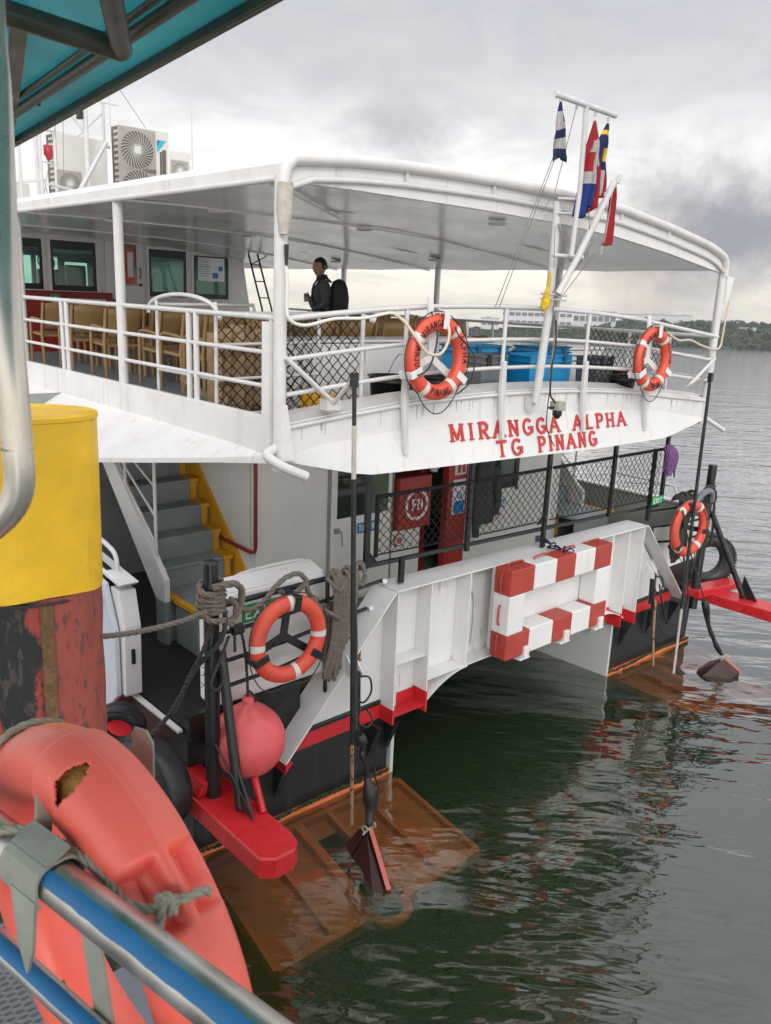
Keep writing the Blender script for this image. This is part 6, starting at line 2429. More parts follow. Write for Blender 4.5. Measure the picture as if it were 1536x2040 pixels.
# ---- flags
def flag(name, label, pts_top, pts_bot, cols, zones, rows=26, nc=8, fold=0.05, fr=2.2, seed=1, notch=0.0, thick=0.003):
    """limp cloth hanging from a point: left and right edges given as lists of (x, z); zones pick the colour by row, column"""
    rnd = random.Random(seed)
    y0 = 5.0
    mb = MB()
    v, f, mi = [], [], []
    L_, R_ = spline([(p[0], 0, p[1]) for p in pts_top], 8), spline([(p[0], 0, p[1]) for p in pts_bot], 8)

    def samp(P, t):
        q = t * (len(P) - 1)
        i = min(int(q), len(P) - 2)
        return P[i].lerp(P[i + 1], q - i)
    for j in range(rows + 1):
        t = j / rows
        a, b = samp(L_, t), samp(R_, t)
        for i in range(nc + 1):
            s = i / nc
            p = a.lerp(b, s)
            wv = fold * min(1, t * 3 + 0.15) * math.sin(s * fr * 2 * math.pi + t * 3.0 + seed)
            dz = -notch * math.sin(s * math.pi * 3) * (1 if j == rows else 0) + (rnd.uniform(-notch, notch) * 0.6 if j == rows else 0)
            v.append((p.x, y0 + wv, p.z + dz))
    for j in range(rows):
        for i in range(nc):
            a = j * (nc + 1) + i
            f.append((a, a + 1, a + nc + 2, a + nc + 1))
            mi.append(zones(j / rows, (i + 0.5) / nc))
    o = len(mb.v)
    mb.v += v
    mb.f += f
    mb.sm += [True] * len(f)
    mb.mi += mi
    th = single(name, label, 'flag', mb, cols, (pts_top[0][0], y0, pts_top[0][1]), BM)
    md = th.modifiers.new('cloth', 'SOLIDIFY')
    md.thickness = thick
    return th


flag('flag', 'ragged dark blue and white striped flag hanging limp at the left end of the yard', [(6.455, 6.32), (6.43, 6.12), (6.42, 5.99), (6.41, 5.87)], [(6.47, 6.32), (6.51, 6.15), (6.54, 6.02), (6.60, 5.87)],
     ['navy', 'flagwhite'], lambda t, s: 0 if (t < 0.12 or s > 0.72 and t < 0.3 or 0.42 < t < 0.6 or t > 0.80) else 1, fold=0.035, notch=0.03, seed=2)
flag('flag', 'torn red, white and blue flag hanging beside the star flag', [(6.985, 6.25), (6.96, 6.05), (6.92, 5.90), (6.90, 5.68), (6.86, 5.40)], [(7.0, 6.25), (7.04, 6.10), (7.06, 5.9), (7.09, 5.70), (7.10, 5.54)],
     ['flagred', 'flagwhite', 'flagblue'], lambda t, s: 2 if t > 0.70 and s < 0.75 else (0 if (t < 0.22 and s < 0.7) or (0.36 < t < 0.58 and s < 0.55) or (t > 0.5 and s > 0.62) or (t < 0.70 and s < 0.12) else 1), fold=0.06, notch=0.05, seed=5, nc=16, fr=2.6)
flag('flag', 'flag with yellow crescent and star on blue above red and white stripes', [(7.19, 6.26), (7.13, 6.12), (7.08, 5.95), (7.09, 5.8), (7.08, 5.60)], [(7.215, 6.26), (7.21, 6.1), (7.22, 5.9), (7.23, 5.75), (7.22, 5.62)],
     ['navy', 'flagred', 'flagwhite', 'flagyellow'], lambda t, s: (3 if (0.12 < t < 0.16 or (0.33 < t < 0.47 and 0.3 < s < 0.75)) else 0) if t < 0.62 else (1 if int(s * 7 + t * 2.5) % 2 == 0 else 2), fold=0.04, seed=7, nc=16, rows=32, notch=0.012)
flag('flag', 'long red and white flag hanging from the tip of the slanting strut', [(7.365, 5.74), (7.35, 5.5), (7.32, 5.17)], [(7.43, 5.80), (7.46, 5.5), (7.475, 5.195)],
     ['flagwhite', 'flagred'], lambda t, s: 0 if (s < 0.10 and t < 0.9) or (t < 0.12 and s > 0.6) else 1, fold=0.022, seed=3)
mb = MB()
mb.tube([(7.315, 5.0, 5.18), (7.305, 5.0, 5.09)], 0.012, 6)
single('flag_hem', 'white tail below the long red flag', 'flag', mb, 'flagwhite', (7.31, 5, 5.1), BM)
mb = MB()
mb.tube(spline([(6.655, 5.1, 4.90), (6.66, 5.1, 4.82), (6.64, 5.1, 4.72), (6.625, 5.1, 4.68), (6.63, 5.1, 4.62), (6.60, 5.1, 4.54)], 5), [0.008, 0.010, 0.012, 0.014, 0.016, 0.016, 0.016, 0.016, 0.018, 0.02, 0.024, 0.026, 0.026, 0.024, 0.022, 0.025, 0.030, 0.036, 0.040, 0.044, 0.046, 0.045, 0.040, 0.034, 0.026, 0.010], 8)
single('flag', 'small yellow flag knotted up tight on its halyard beside the stern mast', 'flag', mb, 'flagyellow', (6.65, 5.1, 4.9), BM)

# ---- wheelhouse at the forward end of the upper deck
YC = 15.7
CB = [(5.2, 3.42), (5.2, 5.56), (9.5, 5.60), (9.85, 5.50), (10.02, 5.30), (10.20, 4.30), (10.30, 3.42)]
wins = [(5.25, 5.85, 4.49, 5.36), (6.00, 6.84, 4.48, 5.36), (7.90, 8.71, 4.43, 5.33), (8.88, 9.69, 4.42, 5.27)]
mb = MB()


def wall_with_holes(mb, x0, x1, z0, z1, y0, y1, holes):
    xs_ = sorted({x0, x1} | {h[0] for h in holes} | {h[1] for h in holes})
    zs_ = sorted({z0, z1} | {h[2] for h in holes} | {h[3] for h in holes})
    for a, b in zip(xs_, xs_[1:]):
        run = None
        for c_, d in zip(zs_, zs_[1:]):
            inside = any(h[0] - 1e-6 <= a and b <= h[1] + 1e-6 and h[2] - 1e-6 <= c_ and d <= h[3] + 1e-6 for h in holes)
            if inside:
                if run:
                    mb.box(a, b, y0, y1, run[0], run[1])
                    run = None
            else:
                run = (run[0], d) if run else (c_, d)
        if run:
            mb.box(a, b, y0, y1, run[0], run[1])


wall_with_holes(mb, 4.6, 9.70, 3.42, 5.60, YC, YC + 0.05, wins)
mb.prism([(9.70, YC, 3.42), (10.35, YC, 3.42), (10.20, YC, 4.4), (10.05, YC, 5.25), (9.95, YC, 5.45), (9.70, YC, 5.52)], (0, 0.05, 0))
mb.prism([(10.35, YC + 0.051, 3.42), (10.35, 22, 3.42), (10.20, 22, 4.4), (10.05, 22, 5.35), (10.05, YC + 0.051, 5.35), (10.20, YC + 0.051, 4.4)], (-0.05, 0, 0))
wh = ferry.part('wheelhouse_wall', mb, 'cream')
mb = MB()
wall_with_holes(mb, 4.6, 10.1, 3.42, 5.60, 20.0, 20.05, [(4.9, 5.9, 4.5, 5.25), (6.2, 7.2, 4.5, 5.2), (7.3, 7.8, 4.5, 5.2), (7.95, 8.5, 4.5, 5.1), (8.7, 9.9, 4.5, 5.1)])
mb.box(4.6, 10.2, YC + 0.06, 20, 3.38, 3.44)
mb.box(4.8, 9.9, 17.9, 18.3, 3.45, 4.45)
ferry.part('wheelhouse_lining', mb, 'darkplastic', parent=wh)
for i, (a, b, c_, d) in enumerate(wins):
    mb = MB()
    mb.box(a - 0.02, b + 0.02, YC + 0.012, YC + 0.02, c_ - 0.02, d + 0.02)
    w = ferry.part('window', mb, 'window_teal', parent=wh)
    mb = MB()
    for p, q, r_, s_ in ((a - 0.05, b + 0.05, d, d + 0.05), (a - 0.05, b + 0.05, c_ - 0.05, c_), (a - 0.05, a, c_, d), (b, b + 0.05, c_, d)):
        mb.box(p, q, YC - 0.016, YC - 0.001, r_, s_)
    mb.box(a, b, YC + 0.03, YC + 0.045, d - 0.16 - 0.05 * (i % 2), d)
    ferry.part('window_frame', mb, 'cream' if i != 1 else 'cream', parent=wh)
    mb = MB()
    mb.box(a + 0.002, b - 0.002, YC - 0.004, YC + 0.008, d - 0.15, d - 0.002)
    mb.box(a + 0.002, a + 0.05, YC - 0.004, YC + 0.008, c_ + 0.002, d - 0.15)
    mb.box(b - 0.05, b - 0.002, YC - 0.004, YC + 0.008, c_ + 0.002, d - 0.15)
    mb.box(a + 0.002, b - 0.002, YC - 0.004, YC + 0.008, c_ + 0.002, c_ + 0.10)
    ferry.part('window_mask', mb, 'darkplastic', parent=wh)
# steering wheel and seat seen through the glass
mb = MB()
mb.torus((6.33, 16.8, 5.0), (0.2, -1, 0.3), 0.17, 0.014, 0.014, 28, 6)
mb.tube([(6.33, 16.85, 4.98), (6.36, 17.3, 4.5)], 0.03, 8)
for a in (0.5, 2.6, 4.7):
    mb.tube([(6.33, 16.8, 5.0), (6.33 + 0.16 * math.cos(a), 16.8, 5.0 + 0.16 * math.sin(a))], 0.010, 6)
ferry.part('steering_wheel', mb, 'darkplastic', parent=wh)
for (x, z) in ((6.45, 4.75), (7.0, 4.85), (8.45, 4.7), (5.6, 4.7)):
    mb = MB()
    mb.box(x - 0.2, x + 0.2, 17.0, 17.12, z - 0.6, z + 0.12)
    mb.box(x - 0.22, x + 0.22, 16.6, 17.05, z - 0.45, z - 0.32)
    mb.box(x - 0.05, x + 0.05, 16.8, 16.9, 3.44, z - 0.45)
    ferry.part('helm_seat', mb, 'darkplastic', parent=wh, bevel=0.03)
# red dado, white locker front, signs
mb = MB()
mb.box(5.10, 7.10, YC - 0.10, YC - 0.052, 3.42, 4.47)
mb.box(5.30, 5.90, YC - 0.40, YC - 0.101, 3.42, 4.45)
ferry.part('red_locker', mb, 'redwall', parent=wh, bevel=0.01)
mb = MB()
mb.box(6.15, 6.95, YC - 0.125, YC - 0.102, 4.20, 4.35)
ferry.part('locker_panel', mb, 'cream', parent=wh)
mb = MB()
mb.box(6.96, 7.30, YC - 0.13, YC - 0.102, 4.22, 4.36)
s_ = ferry.part('sign', mb, 'redwall', parent=wh)
mb = MB()
put_text(mb, 'LIFE JACKET', lambda u, v, d: (6.98 + u, YC - 0.133 - d, 4.26 + v), 0.06, thick=0.17, width=0.30)
ferry.part('lettering', mb, 'white_sign', parent=s_)
mb = MB()
mb.box(5.80, 5.97, YC - 0.43, YC - 0.402, 4.22, 4.42)
s_ = ferry.part('sign', mb, 'green_sign', parent=wh)
mb = MB()
mb.lathe([(0, 0.004), (0.03, 0.004)], (5.885, YC - 0.432, 4.35), 12, axis=(0, -1, 0))
mb.prism([(5.83, YC - 0.434, 4.24), (5.94, YC - 0.434, 4.24), (5.92, YC - 0.434, 4.31), (5.85, YC - 0.434, 4.31)], (0, -0.002, 0))
ferry.part('symbol', mb, 'white_sign', parent=s_)
mb = MB()
mb.box(5.18, 5.30, YC - 0.03, YC - 0.018, 5.15, 5.36)
ferry.part('sign', mb, 'red_sign', parent=wh)
# door
mb = MB()
mb.box(7.02, 7.76, YC - 0.05, YC - 0.018, 3.5, 5.52)
dr = ferry.part('door', mb, 'cream', parent=wh, bevel=0.01)
mb = MB()
mb.box(7.18, 7.62, YC - 0.058, YC - 0.052, 4.62, 5.38)
ferry.part('window', mb, 'window_green', parent=wh)
mb = MB()
mb.box(7.40, 7.57, YC - 0.070, YC - 0.060, 4.66, 5.32)
ferry.part('notice', mb, 'red_sign', parent=wh)
mb = MB()
mb.box(7.43, 7.54, YC - 0.076, YC - 0.072, 4.78, 5.24)
ferry.part('notice', mb, 'cream', parent=wh)
mb = MB()
mb.tube(spline([(7.68, YC - 0.05, 4.95), (7.68, YC - 0.10, 4.93), (7.68, YC - 0.10, 4.80), (7.68, YC - 0.05, 4.77)], 4), 0.012, 6)
mb.lathe([(0.0, 0.06), (0.03, 0.05), (0.03, 0.03), (0.015, 0.0)], (7.68, YC - 0.05, 4.64), 12, axis=(0, -1, 0))
mb.box(7.08, 7.24, YC - 0.09, YC - 0.052, 5.45, 5.50)
ferry.part('handle', mb, 'darkplastic', parent=wh)
# notices on the right window, exit symbol
mb = MB()
mb.box(8.97, 9.58, YC - 0.030, YC - 0.018, 4.78, 5.24)
nt = ferry.part('notice', mb, 'white_sign', parent=wh, label='white safety notice on the right window')
mb = MB()
for k in range(8):
    z = 5.19 - k * 0.045
    mb.box(9.0, 9.0 + (0.22 if k % 3 else 0.26), YC - 0.033, YC - 0.031, z, z + 0.008)
for k in range(4):
    mb.lathe([(0, 0.002), (0.015, 0.002)], (9.03 + k * 0.07, YC - 0.032, 5.06), 10, axis=(0, -1, 0))
ferry.part('print', mb, 'black_ink', parent=wh)
mb = MB()
mb.box(9.30, 9.43, YC - 0.033, YC - 0.031, 4.84, 4.95)
mb.box(9.44, 9.54, YC - 0.033, YC - 0.031, 4.99, 5.08)
ferry.part('print', mb, 'blue_sign', parent=wh)
mb = MB()
mb.box(7.93, 8.08, YC - 0.02, YC - 0.006, 5.38, 5.52)
s_ = ferry.part('sign', mb, 'green_sign', parent=wh)
mb = MB()
mb.bar((7.96, YC - 0.023, 5.41), (8.04, YC - 0.023, 5.49), 0.02, 0.003, up=(0, 1, 0))
mb.bar((7.97, YC - 0.0245, 5.48), (8.05, YC - 0.0245, 5.46), 0.014, 0.003, up=(0, 1, 0))
ferry.part('symbol', mb, 'white_sign', parent=s_)
for x in (5.75, 8.98):
    mb = MB()
    mb.box(x, x + 0.12, YC - 0.012, YC - 0.002, 5.46, 5.50)
    ferry.part('sign', mb, 'green_sign', parent=wh)
# raking ladder on the starboard side
mb = MB()
mb.tube([(9.02, 13.9, 5.30), (9.33, 13.9, 4.30), (9.5, 13.9, 3.45)], 0.018, 6)
mb.tube([(9.22, 13.9, 5.30), (9.55, 13.9, 4.30), (9.75, 13.9, 3.45)], 0.018, 6)
for k in range(6):
    z = 5.1 - k * 0.3
    x = 9.02 + (5.30 - z) * 0.31
    mb.tube([(x, 13.9, z), (x + 0.22, 13.9, z)], 0.012, 6)
mb.tube([(9.05, 13.85, 5.1), (9.7, 13.85, 5.42)], 0.010, 6)
ferry.part('ladder', mb, 'darkplastic')

# ================================================================== THINGS ON THE UPPER DECK
ZD = 3.42


def make_chair(base, label):
    """moulded armchair facing forward (+Y): curved back, seat, two bent arm-and-leg frames"""
    x, y, z = base
    th = Thing('armchair', label, 'chair', base, BM, 'tan plastic armchairs on the upper deck')
    mb = MB()
    mb.prism([(x - 0.24, y - 0.16, z + 0.42), (x + 0.24, y - 0.16, z + 0.42), (x + 0.25, y + 0.28, z + 0.45), (x - 0.25, y + 0.28, z + 0.45)], (0, 0, -0.035))
    th.part('seat', mb, 'tan', bevel=0.01)
    mb = MB()
    v, f = [], []
    for j in range(6):
        t = j / 5
        for i in range(9):
            s = i / 8
            w = 0.24 + 0.02 * t
            v.append((x - w + 2 * w * s, y - 0.17 - 0.10 * t - 0.035 * math.sin(s * PI), z + 0.50 + 0.38 * t + 0.02 * math.sin(s * PI) * (j == 5)))
    for j in range(5):
        for i in range(8):
            a = j * 9 + i
            f.append((a, a + 1, a + 10, a + 9))
    mb.add(v, f, True)
    o = th.part('backrest', mb, 'tan')
    md = o.modifiers.new('s', 'SOLIDIFY')
    md.thickness = 0.022
    for s in (-1, 1):
        mb = MB()
        xx = x + 0.27 * s
        mb.tube(spline([(xx, y + 0.27, z), (xx, y + 0.26, z + 0.45), (xx, y + 0.25, z + 0.60), (xx, y + 0.18, z + 0.655), (xx, y - 0.10, z + 0.64), (xx, y - 0.22, z + 0.62)], 4), 0.022, 6)
        th.part('arm', mb, 'tan')
        mb = MB()
        mb.tube([(xx, y - 0.24, z), (xx, y - 0.20, z + 0.45), (xx - 0.01 * s, y - 0.28, z + 0.90)], 0.024, 6)
        th.part('rear_leg', mb, 'tan')
    return th


def copy_thing(root, loc, rz, label, frame=BM, tilt=0.0):
    r = root.copy()
    col.objects.link(r)
    r.matrix_world = frame @ Matrix.Translation(Vector(loc)) @ Matrix.Rotation(rz, 4, 'Z') @ Matrix.Rotation(tilt, 4, 'X')
    r['label'] = label

    def kids(src, dst):
        for ch in list(src.children):
            c_ = ch.copy()
            col.objects.link(c_)
            c_.parent = dst
            c_.matrix_parent_inverse = Matrix.Identity(4)
            c_.matrix_basis = ch.matrix_basis.copy()
            kids(ch, c_)
    kids(root, r)
    return r


ordn = ['first', 'second', 'third', 'fourth', 'fifth', 'sixth', 'seventh', 'eighth', 'ninth']
chair0 = None
rows_y = [13.30, 12.15, 11.05, 9.90, 9.30, 8.75, 7.85]
rowlab = ['nearest the red locker', 'next to the red locker row', 'just left of the round white pillar', 'just right of the round white pillar', 'behind the arched guard', 'right of the arched guard', 'nearest the stern net']
rc = random.Random(13)
for ri, y in enumerate(rows_y):
    nn = 3 if ri < 6 else 4
    for k in range(nn):
        x = 5.10 + k * 0.62 + (0.0 if ri < 3 else 0.12) + rc.uniform(-0.02, 0.02)
        lab = 'tan armchair, %s from the side rail, row %s' % (ordn[k], rowlab[ri])
        if chair0 is None:
            chair0 = make_chair((x, y, ZD), lab)
            chair0b = chair0.o
        else:
            copy_thing(chair0b, (x, y + rc.uniform(-0.03, 0.03), ZD), rc.uniform(-0.06, 0.06), lab)
# a row set across, seen above the white bench
for k in range(7):
    copy_thing(chair0b, (5.75 + k * 0.63, 8.75 + 0.08 * (k % 2), ZD), rc.uniform(-0.05, 0.05) + PI, 'tan armchair backing on the white bench, %s from the net' % ordn[k])
for k in range(4):
    copy_thing(chair0b, (8.6 + k * 0.66, 11.4, ZD), 1.2 + rc.uniform(-0.05, 0.05), 'tan armchair on the far side of the upper deck, %s from the left' % ordn[k])
# loose boards and a broken chair behind the corner net
mb = MB()
for k in range(9):
    a = Vector((4.25 + 0.12 * k + rc.uniform(-0.1, 0.1), 6.9 + rc.uniform(0, 0.5), ZD + 0.05 + 0.03 * (k % 4)))
    d = Vector((rc.uniform(-0.2, 0.5), rc.uniform(0.3, 0.9), rc.uniform(0.0, 0.35)))
    mb.bar(a, a + d, 0.05, 0.025)
single('board_pile', 'heap of loose tan slats and broken chair legs lying behind the stair guard', 'boards', mb, 'wood', (4.6, 7.1, ZD), BM)
mb = MB()
for k in range(6):
    x = 4.30 + 0.13 * k
    mb.bar((x, 7.22 + 0.05 * (k % 2), ZD), (x + 0.05, 7.30, ZD + 0.78 + 0.04 * (k % 3)), 0.14, 0.03)
for z in (3.75, 4.05):
    mb.bar((4.3, 7.18, z), (5.05, 7.2, z + 0.03), 0.05, 0.03)
single('wooden_crate', 'rough brown slatted crate standing behind the corner net', 'crate', mb, 'wood', (4.8, 7.2, ZD), BM)

# white bench lockers
t1 = Thing('bench_locker', 'long white locker standing behind the stern rail left of the near upper life ring', 'locker', (6.6, 7.3, ZD), BM)
mb = MB()
mb.box(5.12, 7.95, 6.80, 7.35, ZD + 0.01, 4.13)
t1.part('body', mb, 'white', bevel=0.02)
mb = MB()
mb.box(5.10, 7.97, 6.78, 7.37, 4.135, 4.165)
t1.part('lid', mb, 'white', bevel=0.01)
t2 = Thing('bench_locker', 'white locker top showing behind the blue crates', 'locker', (9.0, 6.9, ZD), BM)
mb = MB()
mb.box(8.05, 10.2, 6.75, 7.2, ZD + 0.01, 4.02)
t2.part('body', mb, 'white', bevel=0.02)
mb = MB()
mb.box(8.03, 10.22, 6.73, 7.22, 4.025, 4.06)
t2.part('lid', mb, 'white', bevel=0.01)
mb = MB()
mb.box(4.95, 5.25, 6.4, 6.7, ZD + 0.01, 3.66)
single('carton', 'small yellow and green carton on deck at the foot of the white locker', 'box', mb, 'ochre', (5.1, 6.5, ZD), BM, bevel=0.01)


def crate(x0, x1, y0, y1, z1, mat, label, rimmat=None, clips=True, group=None):
    b = ((x0 + x1) / 2, (y0 + y1) / 2, ZD)
    th = Thing('crate', label, 'crate', b, BM, group)
    mb = MB()
    w = 0.012
    tp = 0.02
    # tapered open box
    v = []
    for (x, y) in ((x0 + tp, y0 + tp), (x1 - tp, y0 + tp), (x1 - tp, y1 - tp), (x0 + tp, y1 - tp)):
        v.append((x, y, ZD + 0.005))
    for (x, y) in ((x0, y0), (x1, y0), (x1, y1), (x0, y1)):
        v.append((x, y, z1))
    for (x, y) in ((x0 + w, y0 + w), (x1 - w, y0 + w), (x1 - w, y1 - w), (x0 + w, y1 - w)):
        v.append((x, y, z1))
    for (x, y) in ((x0 + tp + w, y0 + tp + w), (x1 - tp - w, y0 + tp + w), (x1 - tp - w, y1 - tp - w), (x0 + tp + w, y1 - tp - w)):
        v.append((x, y, ZD + 0.02))
    f = [(3, 2, 1, 0), (12, 13, 14, 15)]
    for a, b_ in ((0, 4), (4, 8), (8, 12)):
        for k in range(4):
            k2 = (k + 1) % 4
            f.append((a + k, a + k2, b_ + k2, b_ + k))
    mb.add(v, f)
    th.part('body', mb, mat)
    mb = MB()
    r = 0.022
    for zz in (z1 - 0.012, z1 - 0.075):
        mb.box(x0 - r, x1 + r, y0 - r, y0 - 0.001, zz, zz + 0.018)
        mb.box(x0 - r, x1 + r, y1 + 0.001, y1 + r, zz, zz + 0.018)
        mb.box(x0 - r, x0 - 0.001, y0, y1, zz, zz + 0.018)
        mb.box(x1 + 0.001, x1 + r, y0, y1, zz, zz + 0.018)
    th.part('rim', mb, rimmat or mat, bevel=0.004)
    mb = MB()
    for q in (0.22, 0.78):
        x = x0 + (x1 - x0) * q
        mb.box(x - 0.03, x + 0.03, y0 - r - 0.012, y0 - r, z1 - 0.10, z1 + 0.02)
    th.part('clip', mb, 'darkblue' if 'blue' in mat else 'darkplastic')
    return th


crate(6.58, 6.96, 5.80, 6.10, 4.06, 'grey', 'grey crate with hand holes between the near life ring and the blue crates')
crate(6.75, 7.42, 6.15, 6.55, 4.13, 'blue', 'tall blue crate at the left end of the blue crates', 'darkblue')
crate(7.50, 8.28, 5.90, 6.30, 4.04, 'blue', 'wide lower blue crate in the middle, directly behind the stern mast')
crate(8.20, 8.80, 6.32, 6.70, 4.10, 'blue', 'tall blue crate at the right end of the blue crates', 'darkblue')
crate(8.86, 9.24, 5.95, 6.25, 4.00, 'grey', 'grey crate right of the blue crates, partly behind the wire net')
mb = MB()
mb.box(9.35, 9.75, 5.95, 6.3, ZD + 0.005, 3.80)
rd = Thing('tool_box', 'dark red box low behind the net beside the far upper life ring', 'box', (9.55, 6.1, ZD), BM)
rd.part('body', mb, 'redwall', bevel=0.02)
mb = MB()
mb.box(9.34, 9.76, 5.94, 6.31, 3.805, 3.84)
rd.part('lid', mb, 'maroon', bevel=0.01)


def bucket(x, y, r, zt, label, handle=True):
    th = Thing('bucket', label, 'bucket', (x, y, ZD), BM)
    mb = MB()
    h = zt - ZD
    mb.lathe([(0.0, 0.005), (r * 0.80, 0.005), (r * 0.97, h - 0.06), (r * 1.06, h - 0.06), (r * 1.06, h - 0.045), (r, h - 0.04), (r, h - 0.012), (r * 1.08, h - 0.01), (r * 1.08, h), (r * 0.96, h), (r * 0.78, 0.02), (0, 0.02)], (x, y, ZD), 32)
    th.part('body', mb, 'darkplastic')
    if handle:
        mb = MB()
        mb.tube(spline([(x + 0.04, y - r, zt - 0.02), (x + 0.10, y - r * 0.6, zt + 0.12), (x + 0.10, y, zt + 0.20), (x + 0.13, y + r * 0.5, zt + 0.14), (x + 0.12, y + r * 0.9, zt - 0.02)], 6), 0.005, 5)
        th.part('handle', mb, 'wire')
    return th


bucket(5.60, 6.08, 0.23, 3.87, 'black bucket with a wire handle left of the near upper life ring')
bucket(6.10, 5.95, 0.21, 3.86, 'black tub half hidden behind the near upper life ring', handle=False)
bucket(9.10, 5.72, 0.16, 3.80, 'black bucket behind the far upper life ring', handle=False)


# ---- person with backpack, body grown as one skin
def person():
    base = Vector((6.98, 9.0, ZD))
    face = math.atan2(0.60, -0.80)
    rot = Matrix.Rotation(face, 4, 'Z')
    root = bpy.data.objects.new('person', None)
    col.objects.link(root)
    root.matrix_world = BM @ Matrix.Translation(base) @ rot
    set_tag(root, 'person in a dark jacket wearing a black backpack, standing on the upper deck', 'person')

    def skin(name, verts, edges, radii, mat, sub=2, parent=root, ellip=None):
        me = bpy.data.meshes.new(name)
        me.from_pydata([Vector(v) for v in verts], edges, [])
        ob = bpy.data.objects.new(name, me)
        col.objects.link(ob)
        ob.parent = parent
        sk = ob.modifiers.new('skin', 'SKIN')
        sk.use_smooth_shade = True
        for i, r in enumerate(radii):
            sv = me.skin_vertices[0].data[i]
            sv.radius = r if isinstance(r, tuple) else (r, r)
            sv.use_root = (i == 0)
        sb_ = ob.modifiers.new('sub', 'SUBSURF')
        sb_.levels = sub
        sb_.render_levels = sub
        me.materials.append(M[mat])
        return ob
    # x forward, y left, z up (1.62 m tall)
    V = [(0, 0, 0.90), (0.0, 0, 1.02), (0.01, 0, 1.16), (0.0, 0, 1.28), (-0.005, 0, 1.36), (0.015, 0, 1.42), (0.03, 0, 1.46),   # spine 0-6
         (0, 0.09, 0.86), (0.02, 0.095, 0.48), (-0.02, 0.10, 0.09),         # left leg 7-9
         (0, -0.09, 0.86), (-0.03, -0.095, 0.48), (-0.06, -0.10, 0.09),     # right leg 10-12
         (-0.005, 0.155, 1.325), (-0.04, 0.215, 1.08), (0.10, 0.175, 1.0), (0.16, 0.09, 1.10),     # left arm 13-16
         (-0.005, -0.155, 1.325), (-0.02, -0.215, 1.08), (0.12, -0.17, 1.02), (0.16, -0.08, 1.14)]  # right arm
    E = [(0, 1), (1, 2), (2, 3), (3, 4), (4, 5), (5, 6), (0, 7), (7, 8), (8, 9), (0, 10), (10, 11), (11, 12), (3, 13), (13, 14), (14, 15), (15, 16), (3, 17), (17, 18), (18, 19), (19, 20)]
    Rr = [(0.15, 0.115), (0.15, 0.12), (0.17, 0.13), (0.165, 0.115), (0.075, 0.07), 0.052, 0.050, 0.088, 0.058, 0.042, 0.088, 0.058, 0.042, 0.062, 0.048, 0.040, 0.030, 0.062, 0.048, 0.040, 0.030]
    skin('body', V, E, Rr, 'jacket')
    # trousers cover the legs
    skin('trousers', [(0, 0, 0.93), (0, 0.09, 0.85), (0.02, 0.095, 0.48), (-0.02, 0.10, 0.10), (0, -0.09, 0.85), (-0.03, -0.095, 0.48), (-0.06, -0.10, 0.10)], [(0, 1), (1, 2), (2, 3), (0, 4), (4, 5), (5, 6)],
         [(0.15, 0.115), 0.10, 0.072, 0.06, 0.10, 0.072, 0.06], 'trouser')
    for s, x in ((1, -0.02), (-1, -0.06)):
        skin('shoe', [(x - 0.04, s * 0.10, 0.045), (x + 0.08, s * 0.105, 0.04), (x + 0.17, s * 0.11, 0.03)], [(0, 1), (1, 2)], [0.045, 0.042, 0.03], 'bag')
    # head: turned a little towards the camera side
    hd = bpy.data.objects.new('head', bpy.data.meshes.new('head'))
    col.objects.link(hd)
    hd.parent = root
    hm = MB()
    n, m_ = 28, 20
    v, f = [], []
    for j in range(m_ + 1):
        t = PI * j / m_
        for i in range(n):
            a = 2 * PI * i / n
            sx, sy, sz = 0.098, 0.076, 0.118
            x = sx * math.sin(t) * math.cos(a)
            y = sy * math.sin(t) * math.sin(a)
            z = sz * math.cos(t)
            if z < 0:      # jaw narrows and comes forward
                k = -z / sz
                y *= 1 - 0.34 * k
                x = x * (1 - 0.22 * k) + 0.020 * k
            fr = max(0, math.cos(a)) ** 8 * math.sin(t)
            x += 0.026 * fr * math.exp(-((z + 0.015) / 0.022) ** 2)       # nose
            x += 0.010 * fr * math.exp(-((z + 0.058) / 0.012) ** 2)       # mouth
            x += 0.008 * max(0, math.cos(a)) ** 3 * math.exp(-((z - 0.030) / 0.012) ** 2)   # brow
            for ea in (0.42, -0.42):
                x -= 0.010 * math.exp(-((a - (ea % (2 * PI))) / 0.16) ** 2) * math.exp(-((z - 0.012) / 0.012) ** 2)
            v.append((x, y, z))
    for j in range(m_):
        for i in range(n):
            i2 = (i + 1) % n
            f.append((j * n + i, (j + 1) * n + i, (j + 1) * n + i2, j * n + i2))
    hm.add(v, f, True)
    me = bpy.data.meshes.new('head')
    me.from_pydata(hm.v, [], hm.f)
    me.polygons.foreach_set('use_smooth', [True] * len(hm.f))
    me.materials.append(M['skin'])
    hd.data = me
    hd.location = (0.035, 0, 1.525)
    hd.rotation_euler = (0, 0, R(38))

    def hp(name, mb, mat):
        o = mb.build(name, mat, hd)
        return o
    mb = MB()
    v2, f2 = [], []
    for j in range(11):
        t = 0.0 + 1.75 * j / 10
        for i in range(n):
            a = 2 * PI * i / n
            cut = 1.0 if math.cos(a) < 0.35 else 0.62
            tt = t * cut
            v2.append((0.106 * math.sin(tt) * math.cos(a) - 0.006, 0.085 * math.sin(tt) * math.sin(a), 0.127 * math.cos(tt) + 0.004))
    for j in range(10):
        for i in range(n):
            i2 = (i + 1) % n
            f2.append((j * n + i, (j + 1) * n + i, (j + 1) * n + i2, j * n + i2))
    mb.add(v2, f2, True)
    hp('hair', mb, 'hair')
